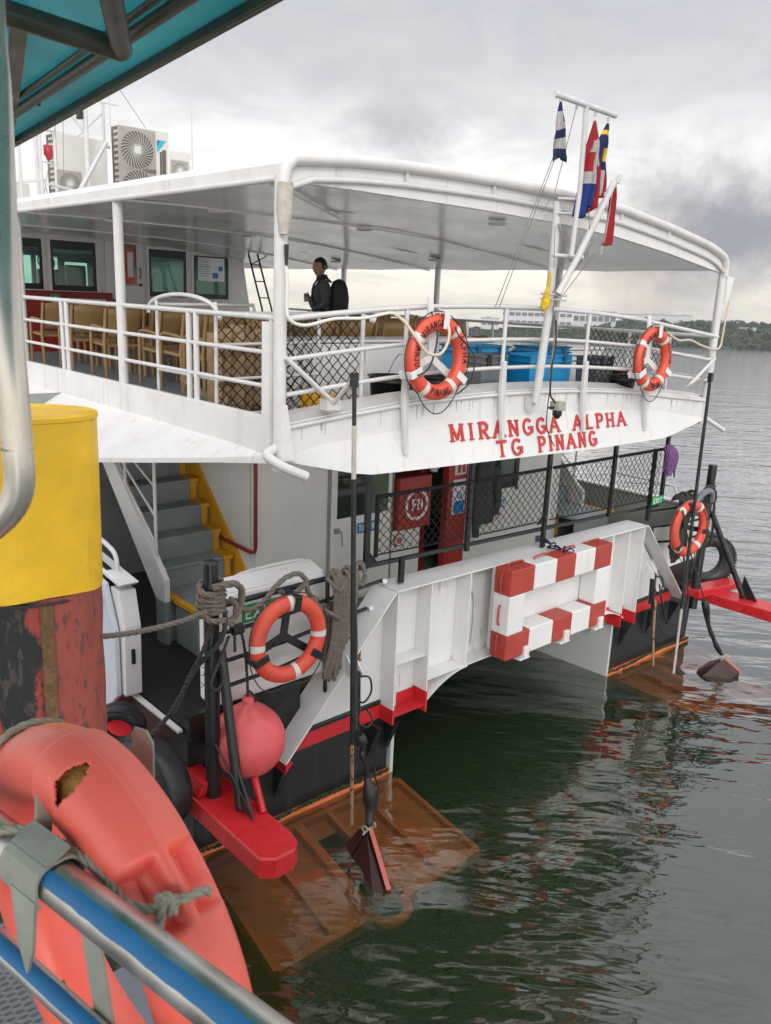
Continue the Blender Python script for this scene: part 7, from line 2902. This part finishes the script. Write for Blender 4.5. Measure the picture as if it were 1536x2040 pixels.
    for s in (-1, 1):
        mb = MB()
        mb.torus((-0.005, 0.078 * s, -0.005), (0.25, s, 0), 0.020, 0.010, 0.008, 16, 8)
        hp('ear', mb, 'skin')
        mb = MB()
        mb.lathe([(0, 0.010), (0.008, 0.008), (0.011, 0.0)], (0.080, 0.030 * s, 0.012), 12, axis=(1, 0.3 * s, 0))
        hp('eye', mb, 'black_ink')
    # neck and hands in skin
    skin('neck', [(0.0, 0, 1.37), (0.02, 0, 1.43), (0.035, 0, 1.49)], [(0, 1), (1, 2)], [0.058, 0.05, 0.05], 'skin')
    for s, (hx, hy, hz) in ((1, (0.16, 0.09, 1.10)), (-1, (0.16, -0.08, 1.14))):
        vv = [(hx, hy, hz), (hx + 0.04, hy - 0.035 * s, hz + 0.02)]
        ee = [(0, 1)]
        rr = [0.026, (0.034, 0.018)]
        for k in range(4):
            b0 = (hx + 0.055, hy - 0.045 * s, hz + 0.045 - k * 0.018)
            ln = (0.030, 0.034, 0.031, 0.024)[k]
            b1 = (b0[0] + ln * 0.6, b0[1] - ln * 0.8 * s, b0[2])
            b2 = (b1[0] - 0.008, b1[1] - ln * 0.8 * s, b1[2] - 0.004)
            o = len(vv)
            vv += [b0, b1, b2]
            ee += [(1, o), (o, o + 1), (o + 1, o + 2)]
            rr += [0.0095, 0.0085, 0.0075]
        o = len(vv)
        vv += [(hx + 0.02, hy - 0.02 * s, hz + 0.045), (hx + 0.035, hy - 0.045 * s, hz + 0.065)]
        ee += [(1, o), (o, o + 1)]
        rr += [0.011, 0.009]
        skin('hand', vv, ee, rr, 'skin', sub=1)
    # backpack and straps
    bp = bpy.data.objects.new('backpack', None)
    mb = MB()
    n = 20
    v3, f3 = [], []
    prof = [(0.88, 0.02, 0.05), (0.90, 0.10, 0.12), (1.0, 0.145, 0.15), (1.15, 0.155, 0.155), (1.28, 0.13, 0.14), (1.36, 0.09, 0.11), (1.39, 0.02, 0.04)]
    for z, dx, wy in prof:
        for i in range(n):
            a = 2 * PI * i / n
            cc, ss = math.cos(a), math.sin(a)
            cc = math.copysign(abs(cc) ** 0.7, cc)
            ss = math.copysign(abs(ss) ** 0.7, ss)
            v3.append((-0.20 + dx * cc * 0.88 - 0.02, wy * ss, z))
    for j in range(len(prof) - 1):
        for i in range(n):
            i2 = (i + 1) % n
            f3.append((j * n + i, j * n + i2, (j + 1) * n + i2, (j + 1) * n + i))
    mb.add(v3, f3, True)
    bag = MB()
    bag.v, bag.f, bag.sm, bag.mi = mb.v, mb.f, mb.sm, mb.mi
    o = bag.build('backpack', 'bag', None)
    o.matrix_world = BM @ Matrix.Translation(base) @ rot
    set_tag(o, 'rounded black backpack worn by the person on the upper deck', 'backpack')
    mb = MB()
    for s in (-1, 1):
        mb.tube(spline([(-0.12, 0.10 * s, 1.34), (-0.02, 0.105 * s, 1.405), (0.09, 0.10 * s, 1.34), (0.13, 0.09 * s, 1.2), (0.10, 0.12 * s, 1.06), (-0.06, 0.16 * s, 0.98)], 5), 0.014, 6)
    st = mb.build('strap', 'bag', o)
    mb = MB()
    mb.box(0.145, 0.152, -0.02, 0.01, 1.02, 1.16)
    c_ = mb.build('badge', 'white_sign', root)
    # jacket collar
    mb = MB()
    mb.lathe([(0.075, 0.0), (0.068, 0.05), (0.072, 0.052), (0.082, 0.0)], (0.0, 0, 1.375), 20, axis=(0.25, 0, 1))
    mb.build('collar', 'jacket', root)


person()


# ---- air conditioning units on the roof
def ac_unit(x0, x1, y0, y1, z0, z1, label, fans, logo=False, fr=None):
    th = Thing('air_conditioner', label, 'air conditioner', ((x0 + x1) / 2, (y0 + y1) / 2, z0), BM)
    mb = MB()
    mb.box(x0, x1, y0, y1, z0, z1)
    th.part('casing', mb, 'ac', bevel=0.015)
    r = fr or min((x1 - x0) * 0.335, (z1 - z0) * 0.46)
    for cz, cxx in fans:
        mb = MB()
        mb.box(cxx - r * 1.13, cxx + r * 1.13, y0 - 0.012, y0 - 0.002, cz - r * 1.15, cz + r * 1.15)
        g = th.part('fan_surround', mb, 'acgrille', bevel=0.004)
        mb = MB()
        mb.lathe([(0, 0.0), (r * 1.02, 0.0)], (cxx, y0 - 0.014, cz), 36, axis=(0, -1, 0))
        th.part('fan_opening', mb, 'acdark', parent=g)
        mb = MB()
        for k in range(30):
            a = 2 * PI * k / 30
            p = []
            for q in range(5):
                rr = r * (0.14 + 0.86 * q / 4)
                aa = a + 0.55 * q / 4
                p.append((cxx + rr * math.cos(aa), y0 - 0.022, cz + rr * math.sin(aa)))
            mb.tube(p, 0.0055, 4)
        for rr in (0.3, 1.0):
            mb.torus((cxx, y0 - 0.022, cz), (0, -1, 0), r * rr, 0.004, 0.004, 32, 4)
        th.part('fan_guard', mb, 'ac', parent=g)
        mb = MB()
        mb.box(cxx - r * 0.2, cxx + r * 0.2, y0 - 0.034, y0 - 0.026, cz - r * 0.2, cz + r * 0.2)
        th.part('hub_plate', mb, 'ac', parent=g, bevel=0.003)
    mb = MB()
    for k in range(14):
        z = z0 + (z1 - z0) * (k + 0.5) / 14
        mb.box(x0 - 0.012, x0 - 0.002, y0 + 0.06, y1 - 0.12, z - 0.022, z + 0.022)
    mb.box(x0 - 0.010, x0 - 0.001, y1 - 0.09, y1 - 0.03, z0 + 0.02, z1 - 0.02)
    th.part('side_grille', mb, 'acdark')
    if logo:
        mb = MB()
        lx, lz = x1 - 0.24, z1 - 0.26
        mb.prism([(lx, y0 - 0.004, lz + 0.10), (lx + 0.18, y0 - 0.004, lz + 0.10), (lx, y0 - 0.004, lz - 0.12)], (0, -0.003, 0))
        lo = th.part('logo', mb, 'cyanlogo')
        mb = MB()
        mb.prism([(lx, y0 - 0.009, lz + 0.085), (lx + 0.06, y0 - 0.009, lz + 0.085), (lx, y0 - 0.009, lz - 0.01)], (0, -0.002, 0))
        th.part('logo_corner', mb, 'farglass', parent=lo)
    return th


ac_unit(7.07, 8.02, 15.0, 15.34, 5.95, 7.36, 'large air conditioner with two round fans and a cyan mark, right of the lattice mast', [(6.97, 7.39), (6.32, 7.39)], True)
ac_unit(5.98, 6.92, 15.2, 15.54, 5.85, 7.08, 'older air conditioner left of the large one, a white strut across it', [(6.28, 6.22)], fr=0.19)
ac_unit(7.46, 7.90, 14.0, 14.3, 6.25, 6.90, 'small air conditioner right of the large one', [(6.58, 7.68)])
mb = MB()
mb.box(5.2, 6.0, 16.5, 17.0, 6.05, 6.35)
rb_ = ferry.part('roof_box', mb, 'ac', bevel=0.02)
mb = MB()
for x0, x1, y0 in ((5.9, 8.1, 15.0), (7.3, 8.0, 13.95)):
    mb.box(x0, x1, y0 - 0.02, y0 + 0.03, 5.75, 5.82)
    mb.box(x0, x1, y0 + 0.33, y0 + 0.38, 5.75, 5.82)
    for x in (x0 + 0.1, x1 - 0.1):
        mb.box(x - 0.03, x + 0.03, y0, y0 + 0.36, 5.82, 5.86)
mb.box(5.9, 6.9, 15.2, 15.5, 5.80, 5.849)
mb.box(7.4, 7.95, 14.0, 14.3, 5.80, 6.249)
ferry.part('roof_rack', mb, 'white_tube')
# lattice mast, aerials, navigation light
mb = MB()
mb.tube([(6.42, 14.9, 5.7), (6.42, 14.9, 8.6)], 0.045, 8)
mb.tube([(5.6, 15.7, 7.24), (7.2, 15.7, 7.06)], 0.035, 8)
mb.tube([(5.58, 14.95, 5.8), (5.58, 14.95, 7.35)], 0.030, 8)
mb.tube([(5.98, 14.9, 7.55), (6.42, 14.9, 7.08)], 0.018, 6)
mb.tube([(6.60, 15.7, 7.15), (7.08, 15.7, 7.62)], 0.020, 6)
mb.tube([(7.10, 15.7, 7.1), (7.10, 15.7, 7.80)], 0.028, 8)
mb.tube([(7.02, 15.7, 7.80), (7.40, 15.7, 7.79)], 0.012, 6)
mb.tube([(6.0, 14.85, 5.75), (6.75, 14.85, 7.00)], 0.040, 4)
mb.tube([(5.25, 13.9, 5.7), (5.25, 13.9, 7.0)], 0.030, 8)
mb.tube([(5.25, 13.9, 6.42), (5.45, 13.9, 6.40), (5.55, 14.2, 6.40)], 0.014, 6)
mb.tube([(4.6, 13.9, 6.02), (5.3, 13.9, 6.15), (5.35, 13.9, 5.75)], 0.022, 8)
mb.tube([(5.35, 13.9, 6.1), (5.95, 14.4, 6.1)], 0.022, 8)
mb.tube([(4.55, 12.8, 5.7), (4.55, 12.8, 6.55)], 0.022, 8)
mb.lathe([(0, 0.1), (0.03, 0.08), (0.04, 0.0), (0.02, -0.04)], (4.55, 12.8, 6.5), 8)
mt = ferry.part('roof_mast', mb, 'mast')
mb = MB()
mb.tube([(7.93, 14.0, 5.75), (7.93, 14.0, 7.4)], 0.010, 6)
mb.tube([(7.93, 14.0, 7.4), (7.93, 14.0, 9.6)], 0.006, 6)
mb.tube([(6.86, 14.9, 7.0), (6.86, 14.9, 8.6)], 0.008, 6)
mb.tube([(4.55, 12.8, 6.5), (4.55, 12.8, 7.1)], 0.006, 5)
ferry.part('aerial', mb, 'mast', parent=mt)
mb = MB()
mb.tube([(6.6, 15, 8.5), (8.3, 15.5, 6.9)], 0.006, 5)
mb.tube([(6.0, 14.9, 7.55), (5.5, 14.5, 6.0)], 0.006, 5)
mb.tube([(6.05, 14.9, 7.55), (5.75, 14.3, 6.1)], 0.006, 5)
mb.tube([(5.9, 14.9, 7.6), (5.9, 14.9, 6.5)], 0.005, 5)
ferry.part('wire', mb, 'wire', parent=mt)
mb = MB()
mb.lathe([(0, 0.16), (0.07, 0.16), (0.07, 0.02), (0.05, 0.0), (0.03, -0.05)], (5.38, 13.9, 6.50), 12)
nl = ferry.part('navigation_light', mb, 'lamp_lens')
mb = MB()
mb.box(6.28, 6.36, 14.85, 14.95, 7.30, 7.62)
ferry.part('signal_horn', mb, 'darkplastic', parent=mt, bevel=0.01)


# ================================================================== PONTOON SIDE (world frame)
# big mooring pile
px_, py_ = 1.67, 4.98
pl = Thing('mooring_pile', 'stout pile with bright yellow head over peeling red and black paint, beside the ferry', 'pile', (px_, py_, 0))
mb = MB()
n = 64
rp_ = random.Random(2)


def pile_ring(z, r, nz=0.006):
    return [(px_ + (r + nz * noise.noise(Vector((math.cos(a) * 3, math.sin(a) * 3, z * 4)))) * math.cos(a), py_ + (r + nz * noise.noise(Vector((math.cos(a) * 3, math.sin(a) * 3, z * 4)))) * math.sin(a), z) for a in [2 * PI * k / n for k in range(n)]]


zs = frange(-3, 3.03, 50)
v, f = [], []
for z in zs:
    v += pile_ring(z, 0.405, 0.012)
for j in range(len(zs) - 1):
    for k in range(n):
        k2 = (k + 1) % n
        f.append((j * n + k, j * n + k2, (j + 1) * n + k2, (j + 1) * n + k))
mb.add(v, f, True)
shaft = pl.part('shaft', mb, 'pile')
mb = MB()
v, f = [], []
capz = [(3.00, 0.416), (3.3, 0.418), (3.7, 0.416), (4.03, 0.416), (4.035, 0.424), (4.058, 0.424), (4.068, 0.414), (4.062, 0.35), (4.065, 0.15), (4.065, 0.001)]
for z, r_ in capz:
    rr = pile_ring(z, r_, 0.007)
    if z < 3.05:
        rr = [(a, b, c_ + 0.02 * math.sin(3 * math.atan2(b - py_, a - px_)) + 0.02) for a, b, c_ in rr]
    v += rr
for j in range(len(capz) - 1):
    for k in range(n):
        k2 = (k + 1) % n
        f.append((j * n + k, j * n + k2, (j + 1) * n + k2, (j + 1) * n + k))
mb.add(v, f, True)
o = pl.part('pile_cap', mb, 'yellow')
o.modifiers.new('e', 'EDGE_SPLIT').split_angle = R(40)
mb = MB()
a = -1.72
mb.obox((px_ + 0.415 * math.cos(a), py_ + 0.415 * math.sin(a), 2.55), Vector((-math.sin(a), math.cos(a), 0)) * 0.035, Vector((math.cos(a), math.sin(a), 0)) * 0.006, (0, 0, 0.45))
pl.part('weld_strap', mb, 'rust')
mb = MB()
mb.rope([(px_ + 0.425 * math.cos(t), py_ + 0.425 * math.sin(t), 3.005) for t in [i * 0.06 - 3.14 for i in range(30)]], 0.008, n=5)
pl.part('cap_seam', mb, 'darkrope')

# pontoon deck: chequer plate walkway under the viewer, grey ledge outside the rail
mb = MB()
mb.box(-3.0, 0.66, -3, 2.3, 2.78, 2.84)
o = mb.build('deck_plate', 'checker')
set_tag(o, kind='structure')
mb = MB()
mb.box(0.662, 1.0, -3, 1.93, 2.74, 2.82)
o = mb.build('pontoon_ledge', paint('grey_ledge_paint', (0.20, 0.22, 0.26), 0.5, var=0.12, grime=0.3))
set_tag(o, kind='structure')

# stainless rail with the blue tape
dr_ = Vector((-0.1743, 0.9847, 0))
nr_ = Vector((0.9847, 0.1743, 0))


def RP(s, z, off=0.0):
    """point on the rail line: s along it from (0.44,1.1), off outward"""
    return Vector((0.443, 1.1, z)) + dr_ * s + nr_ * off


rail = Thing('guard_rail', 'stainless guard rail of the pontoon in the near corner, its bars wound with blue tape', 'railing', (0.44, 0.4, 2.84))
mb = MB()
mb.tube([RP(-1.2, 3.70), RP(1.4, 3.70)], 0.035, 28)
bar1 = rail.part('top_bar', mb, 'steel')
mb = MB()
mb.tube([RP(-1.2, 3.50, -0.02), RP(1.4, 3.50, -0.02)], 0.021, 20)
bar2 = rail.part('lower_bar', mb, 'steel')


def tape(z, r, off, a0, a1, s0, s1, parent):
    mb = MB()
    v, f = [], []
    ns, na = 60, 8
    rt = random.Random(int(z * 100))
    for i in range(ns + 1):
        s = s0 + (s1 - s0) * i / ns
        j0, j1 = rt.uniform(-0.04, 0.04), rt.uniform(-0.04, 0.04)
        for k in range(na + 1):
            a = a0 + j0 + (a1 + j1 - a0 - j0) * k / na
            v.append(RP(s, z, off) + (nr_ * math.cos(a) + Vector((0, 0, 1)) * math.sin(a)) * (r + 0.0012))
    for i in range(ns):
        for k in range(na):
            q = i * (na + 1) + k
            f.append((q, q + 1, q + na + 2, q + na + 1))
    mb.add(v, f, True)
    return rail.part('tape', mb, 'bluetape', parent=parent)


tape(3.70, 0.035, 0, R(112), R(152), -1.2, 0.19, bar1)
tape(3.70, 0.035, 0, R(112), R(152), 0.36, 1.2, bar1)
tape(3.50, 0.021, -0.02, R(80), R(150), -1.2, 1.2, bar2)
# upright grab pipe with its bend
mb = MB()
vp = [(0.56, 1.68, 5.75), (0.47, 1.43, 5.08), (0.445, 1.35, 4.91), (0.405, 1.24, 4.70), (0.392, 1.20, 4.56), (0.390, 1.185, 4.43), (0.388, 1.19, 4.355), (0.36, 1.22, 4.305), (0.31, 1.27, 4.268), (0.27, 1.33, 4.258), (0.10, 1.52, 4.25), (-0.3, 1.95, 4.25)]
mb.tube(spline(vp, 6), 0.0205, 28)
rail.part('upright_pipe', mb, 'dullsteel')
mb = MB()
mb.torus((0.390, 1.186, 4.42), (0, 0, 1), 0.0206, 0.0012, 0.0014, 32, 6, up=(1, 0, 0))
rail.part('weld', mb, 'galv')
mb = MB()
mb.tube([RP(-0.75, 3.70, 0), RP(-0.75, 2.84, 0)], 0.021, 16)
mb.tube([RP(1.0, 3.70, 0), RP(1.0, 2.84, 0)], 0.021, 16)
rail.part('post', mb, 'steel')
# white thin pipe and green rope at the lowest corner
mb = MB()
mb.tube([(0.18, 1.15, 3.34), (0.26, 0.9, 3.26), (0.34, 0.55, 3.16)], 0.012, 8)
rail.part('thin_pipe', mb, 'hose')
mb = MB()
mb.rope(spline([(0.17, 1.16, 3.44), (0.20, 1.12, 3.30), (0.23, 1.00, 3.20), (0.27, 0.94, 3.20)], 6), 0.012, n=5)
single('cord', 'short frayed cord lying over the chequer plate in the near corner', 'rope', mb, 'palerope', (0.2, 1.0, 3.3))
mb = MB()
mb.rope(spline([(0.20, 1.22, 3.58), (0.225, 1.20, 3.53), (0.215, 1.18, 3.47), (0.19, 1.20, 3.42)], 6), 0.014, n=5)
single('cord', 'dark green knotted cord at the left edge below the rail clamp', 'rope', mb, paint('green_cord', (0.03, 0.09, 0.08), 0.9), (0.2, 1.2, 3.5))

# the big near life ring on its galvanised bracket
rc_ = Vector((0.5655, 1.3815, 3.425))
RN = Vector((math.cos(0.0743) * math.cos(0.0953), math.sin(0.0743) * math.cos(0.0953), math.sin(0.0953)))
RING_N = (nr_ * -1).normalized()


def big_ring():
    c = rc_
    nrm = RN
    Ro, ra, rb = 0.424, 0.072, 0.075
    Rm = Ro - ra
    th = Thing('life_ring', 'big cracked coral life ring with its foam showing, roped to the stainless rail', 'life ring', c)
    u_ = (Vector((0, 0, 1)) - nrm * nrm.z).normalized()
    w_ = u_.cross(nrm)      # sense of the angle: from the top towards -w
    nu, nv = 640, 88

    def P(a, b, shrink=0.0):
        rd = u_ * math.cos(a) + w_ * math.sin(a)
        cb, sb_ = math.cos(b), math.sin(b)
        # squarer section than a plain torus
        k = 1.0 / ((abs(cb) ** 2.6 + abs(sb_) ** 2.6) ** (1 / 2.6))
        kk = 1 + 0.65 * (k - 1)
        return c + rd * (Rm + (ra - shrink) * cb * kk) + nrm * (rb - shrink) * sb_ * kk
    return th, P, nu, nv


def build_big_ring():
    th, P, nu, nv = big_ring()
    c = rc_
    u_ = Vector((0, 0, 1))
    w_ = u_.cross(nr_)
    # where is the camera side: pockets sit on the arm nearest the viewer
    A_pocket = A_PK
    mb = MB()
    v, f, mi = [], [], []
    for i in range(nu):
        a = 2 * PI * i / nu
        da = (a - A_pocket + PI) % (2 * PI) - PI
        dh = (a - A_HOLE + PI) % (2 * PI) - PI
        dc = (a - A_COL + PI) % (2 * PI) - PI
        for k in range(nv):
            b = 2 * PI * k / nv
            bb = (b + PI) % (2 * PI) - PI
            sh = 0.0
            ha = 0.155
            lo1, hi1, lo2, hi2 = 0.11, 1.15, -1.35, -0.11
            if abs(da) < ha and (lo1 < bb < hi1 or lo2 < bb < hi2):
                e = min(1, (ha - abs(da)) / 0.03) * min(1, (min(bb - lo1, hi1 - bb) if bb > lo1 else min(bb - lo2, hi2 - bb)) / 0.18)
                sh += 0.040 * e
            if -0.25 < dc < 0.25:
                sh += 0.0045 * max(-1, min(1, dc / 0.012))
            else:
                sh += 0.0045 * (1 if dc > 0 else -1) * max(0, 1 - (abs(dc) - 0.25) / 0.5)
            if abs(bb) < 0.06:
                sh -= 0.002
            v.append(P(a, b, sh))
    for i in range(nu):
        a = 2 * PI * (i + 0.5) / nu
        dh = (a - A_HOLE + PI) % (2 * PI) - PI
        for k in range(nv):
            b = 2 * PI * (k + 0.5) / nv
            bb = (b + PI) % (2 * PI) - PI
            x_, y_ = dh / 0.075, (bb - B_HOLE) / 0.42
            jag = 0.22 * noise.noise(Vector((a * 30, b * 5, 1)))
            i2, k2 = (i + 1) % nu, (k + 1) % nv
            q = (i * nv + k, i2 * nv + k, i2 * nv + k2, i * nv + k2)
            if abs(x_) + 0.5 * abs(y_) + jag < 0.85 and abs(y_) < 1.3:
                continue
            f.append(q)
    mb.add(v, f, True)
    body = th.part('shell', mb, 'bigring')
    md = body.modifiers.new('s', 'SOLIDIFY')
    md.thickness = 0.004
    md.offset = -1
    mb = MB()
    v, f = [], []
    for i in range(nu):
        a = 2 * PI * i / nu
        for k in range(24):
            b = 2 * PI * k / 24
            v.append(P(a, b, 0.014 + 0.004 * noise.noise(Vector((a * 20, b * 4, 5)))))
    for i in range(nu):
        a = 2 * PI * i / nu
        dh = (a - A_HOLE + PI) % (2 * PI) - PI
        if abs(dh) > 0.25:
            continue
        for k in range(24):
            i2, k2 = (i + 1) % nu, (k + 1) % 24
            f.append((i * 24 + k, i2 * 24 + k, i2 * 24 + k2, i * 24 + k2))
    mb.add(v, f, True)
    th.part('foam_core', mb, 'foam')
    return th, P


A_PK, A_HOLE, A_COL, B_HOLE = R(313) - 2 * PI, R(349), R(4), -0.75
th, PR = build_big_ring()
mb = MB()
# rope through the pockets, tied round the rail
k0 = Vector((0.545, 1.036, 3.712))
mb.rope(spline([(0.600, 1.040, 3.700), (0.5808, 1.0333, 3.7130), (0.558, 1.0323, 3.7150), (0.5362, 1.0385, 3.7125), (0.5227, 1.0456, 3.7085), (0.5063, 1.0576, 3.7025), (0.4829, 1.0879, 3.7055), (0.4797, 1.1299, 3.7063), (0.4768, 1.1765, 3.7214),
                RP(0.20, 3.742, 0.020), RP(0.26, 3.742, -0.02), RP(0.32, 3.70, -0.045)], 8), 0.0088, n=7)
mb.rope(spline([(0.5400, 1.0300, 3.7200), (0.5251, 1.0384, 3.7215), (0.5183, 1.0387, 3.712), (0.5064, 1.0337, 3.6831), (0.499, 1.0319, 3.6613), (0.492, 1.031, 3.635)], 8), 0.0085, n=7)
mb.rope(spline([(0.530, 1.030, 3.700), (0.5300, 1.0340, 3.7225), (0.5210, 1.0500, 3.7235), (0.5150, 1.0560, 3.708)], 8), 0.0085, n=7)
mb.rope(spline([PR(R(40), -1.2, -0.01), PR(R(36), -0.5, -0.012), PR(R(33), 0.2, -0.012), PR(R(30), 0.9, -0.01)], 8), 0.0085, n=6)
single('lashing', 'pale laid rope threaded through the near life ring and tied to the rail', 'rope', mb, 'palerope', tuple(k0))

# galvanised clamp over the bar with pointed lugs, V plate below, tongue behind the ring
mb = MB()
sC = 0.165


def clamp_ring(s, wdt):
    pts = []
    for a in (-0.9, -0.3, 0.3, 0.9, 1.5, 2.1, 2.7, 3.3, 3.9):
        pts.append((a, 0.043))
    return pts


v, f = [], []
angs = frange(R(-35), R(215), 16)
for s in (sC - 0.055, sC + 0.055):
    for r_ in (0.038, 0.043):
        for a in angs:
            sq = 1 + 0.12 * abs(math.sin(2 * a))
            v.append(RP(s, 3.70) + (nr_ * math.cos(a) + Vector((0, 0, 1)) * math.sin(a)) * r_ * sq)
m_ = len(angs)
for k in range(m_ - 1):
    f += [(k + m_, k + 1 + m_, k + 1 + 3 * m_, k + 3 * m_), (k, k + 2 * m_, k + 1 + 2 * m_, k + 1), (k, k + 1, k + 1 + m_, k + m_), (k + 2 * m_, k + 3 * m_, k + 1 + 3 * m_, k + 1 + 2 * m_)]
mb.add(v, f, False)
mb.prism([RP(sC - 0.055, 3.69, -0.046), RP(sC + 0.02, 3.69, -0.046), RP(sC - 0.005, 3.60, -0.052), RP(sC - 0.035, 3.555, -0.056), RP(sC - 0.05, 3.60, -0.052)], nr_ * 0.006)
mb.prism([RP(sC + 0.05, 3.70, 0.046), RP(sC + 0.05, 3.738, 0.02), RP(sC + 0.058, 3.80, 0.030), RP(sC + 0.052, 3.745, 0.052)], dr_ * 0.006)
mb.prism([RP(sC - 0.055, 3.738, -0.02), RP(sC - 0.055, 3.755, 0.02), RP(sC + 0.055, 3.755, 0.02), RP(sC + 0.055, 3.738, -0.02)], (0, 0, 0.006))
cl = rail.part('ring_clamp', mb, 'galv')
mb = MB()
mb.bar(RP(0.03, 3.66, 0.0), RP(-0.03, 3.32, 0.005), 0.05, 0.006, up=nr_)
mb.prism([RP(0.00, 3.50, -0.012), RP(0.15, 3.50, -0.02), RP(-0.02, 3.40, -0.012)], nr_ * 0.005)
mb.bar(RP(-0.02, 3.36, 0.0), RP(-0.22, 3.20, 0.0), 0.035, 0.006, up=nr_)
mb.bar(RP(0.13, 3.50, 0.0), RP(0.0, 3.38, 0.0), 0.012, 0.012, up=nr_)
rail.part('ring_bracket', mb, 'galv', parent=cl)
mb = MB()
tg = rc_ + Vector((0, 0, 0))
q0 = Vector((0.668, 1.415, 3.745))
loop = []
for a_, b_ in ((-0.035, -0.09), (0.030, -0.09), (0.034, 0.045), (0.022, 0.066), (-0.015, 0.070), (-0.036, 0.050)):
    loop.append(q0 + dr_ * a_ + Vector((0, 0, b_)))
mb.prism(loop, nr_ * 0.005)
rail.part('ring_tongue', mb, 'galv', parent=cl, bevel=0.003)

# ---- teal canopy over the pontoon
can = Thing('canopy', 'teal panelled canopy over the pontoon with dark steel purlins, at the top left corner', 'canopy', (0.8, 3.0, 5.4))
e0, e1 = Vector((1.60, 4.70, 5.475)), Vector((1.31, 0.87, 5.475))
ed = (e1 - e0).normalized()
inn = Vector((-ed.y, ed.x, 0))
if inn.x > 0:
    inn = -inn
e1 = e0 + ed * 9.0
rise = 0.10


def CP(s, t, dz=0.0):
    """s along the eave from its far end, t metres inward"""
    return e0 + ed * s + inn * t + Vector((0, 0, rise * t + dz))


mb = MB()
for a, b in ((0.015, 0.159), (0.161, 1.6), (1.601, 3.4)):
    mb.prism([CP(0.02, a), CP(9, a), CP(9, b), CP(0.02, b)], (0, 0, 0.006))
can.part('panel', mb, 'teal')
mb = MB()
mb.prism([CP(0, 0, -0.035), CP(9, 0, -0.035), CP(9, 0, 0.02), CP(0, 0, 0.02)], inn * 0.015)
mb.prism([CP(0, -0.001, -0.037), CP(9, -0.001, -0.037), CP(9, 0.022, -0.034), CP(0, 0.022, -0.034)], (0, 0, 0.004))
can.part('edge_trim', mb, 'tealframe')
mb = MB()
mb.prism([CP(0, -0.006, -0.030), CP(9, -0.006, -0.030), CP(9, -0.006, 0.02), CP(0, -0.006, 0.02)], inn * 0.004)
can.part('trim_tape', mb, 'redbox')
mb = MB()
mb.tube([CP(0.0, 0.16, -0.025), CP(9, 0.16, -0.025)], 0.020, 14)
mb.tube([CP(0.0, 0.20, -0.012), CP(9, 0.20, -0.012)], 0.012, 10)
mb.tube([CP(-0.1, 0.0, -0.03), CP(-0.1, 3.4, -0.03)], 0.03, 12)
mb.bar(CP(0.03, 0.02, -0.02), CP(1.95, 0.45, -0.02), 0.05, 0.02)
can.part('purlin', mb, 'tealframe')
mb = MB()
mb.tube([Vector((1.24, 2.62, 5.41)), Vector((0.92, 2.60, 5.42)), Vector((-1.2, 2.5, 5.52))], 0.034, 14)
mb.tube([Vector((1.24, 2.62, 5.41)), Vector((1.06, 2.29, 5.42)), Vector((0.55, 1.35, 5.46))], 0.032, 14)
can.part('rafter', mb, 'tealframe')
mb = MB()
for s in (0.9, 1.9, 2.7):
    mb.lathe([(0, 0.010), (0.010, 0.008), (0.012, 0)], CP(s, 0.11, -0.002), 8, axis=(0, 0, -1))
can.part('bolt', mb, 'black')

# ---- harbour haze: one even box of pale air round everything
hz = MB()
hz.box(-1400, 1400, -1400, 1400, -10, 60)
ho = hz.build('haze', [])
hm, ht, hout = new_mat('haze_air')
pv = N(ht, 'ShaderNodeVolumePrincipled')
pv.inputs['Color'].default_value = (0.86, 0.88, 0.92, 1)
pv.inputs['Density'].default_value = 0.00020
L(ht, pv.outputs[0], hout.inputs['Volume'])
ho.data.materials.append(hm)
set_tag(ho, kind='stuff')
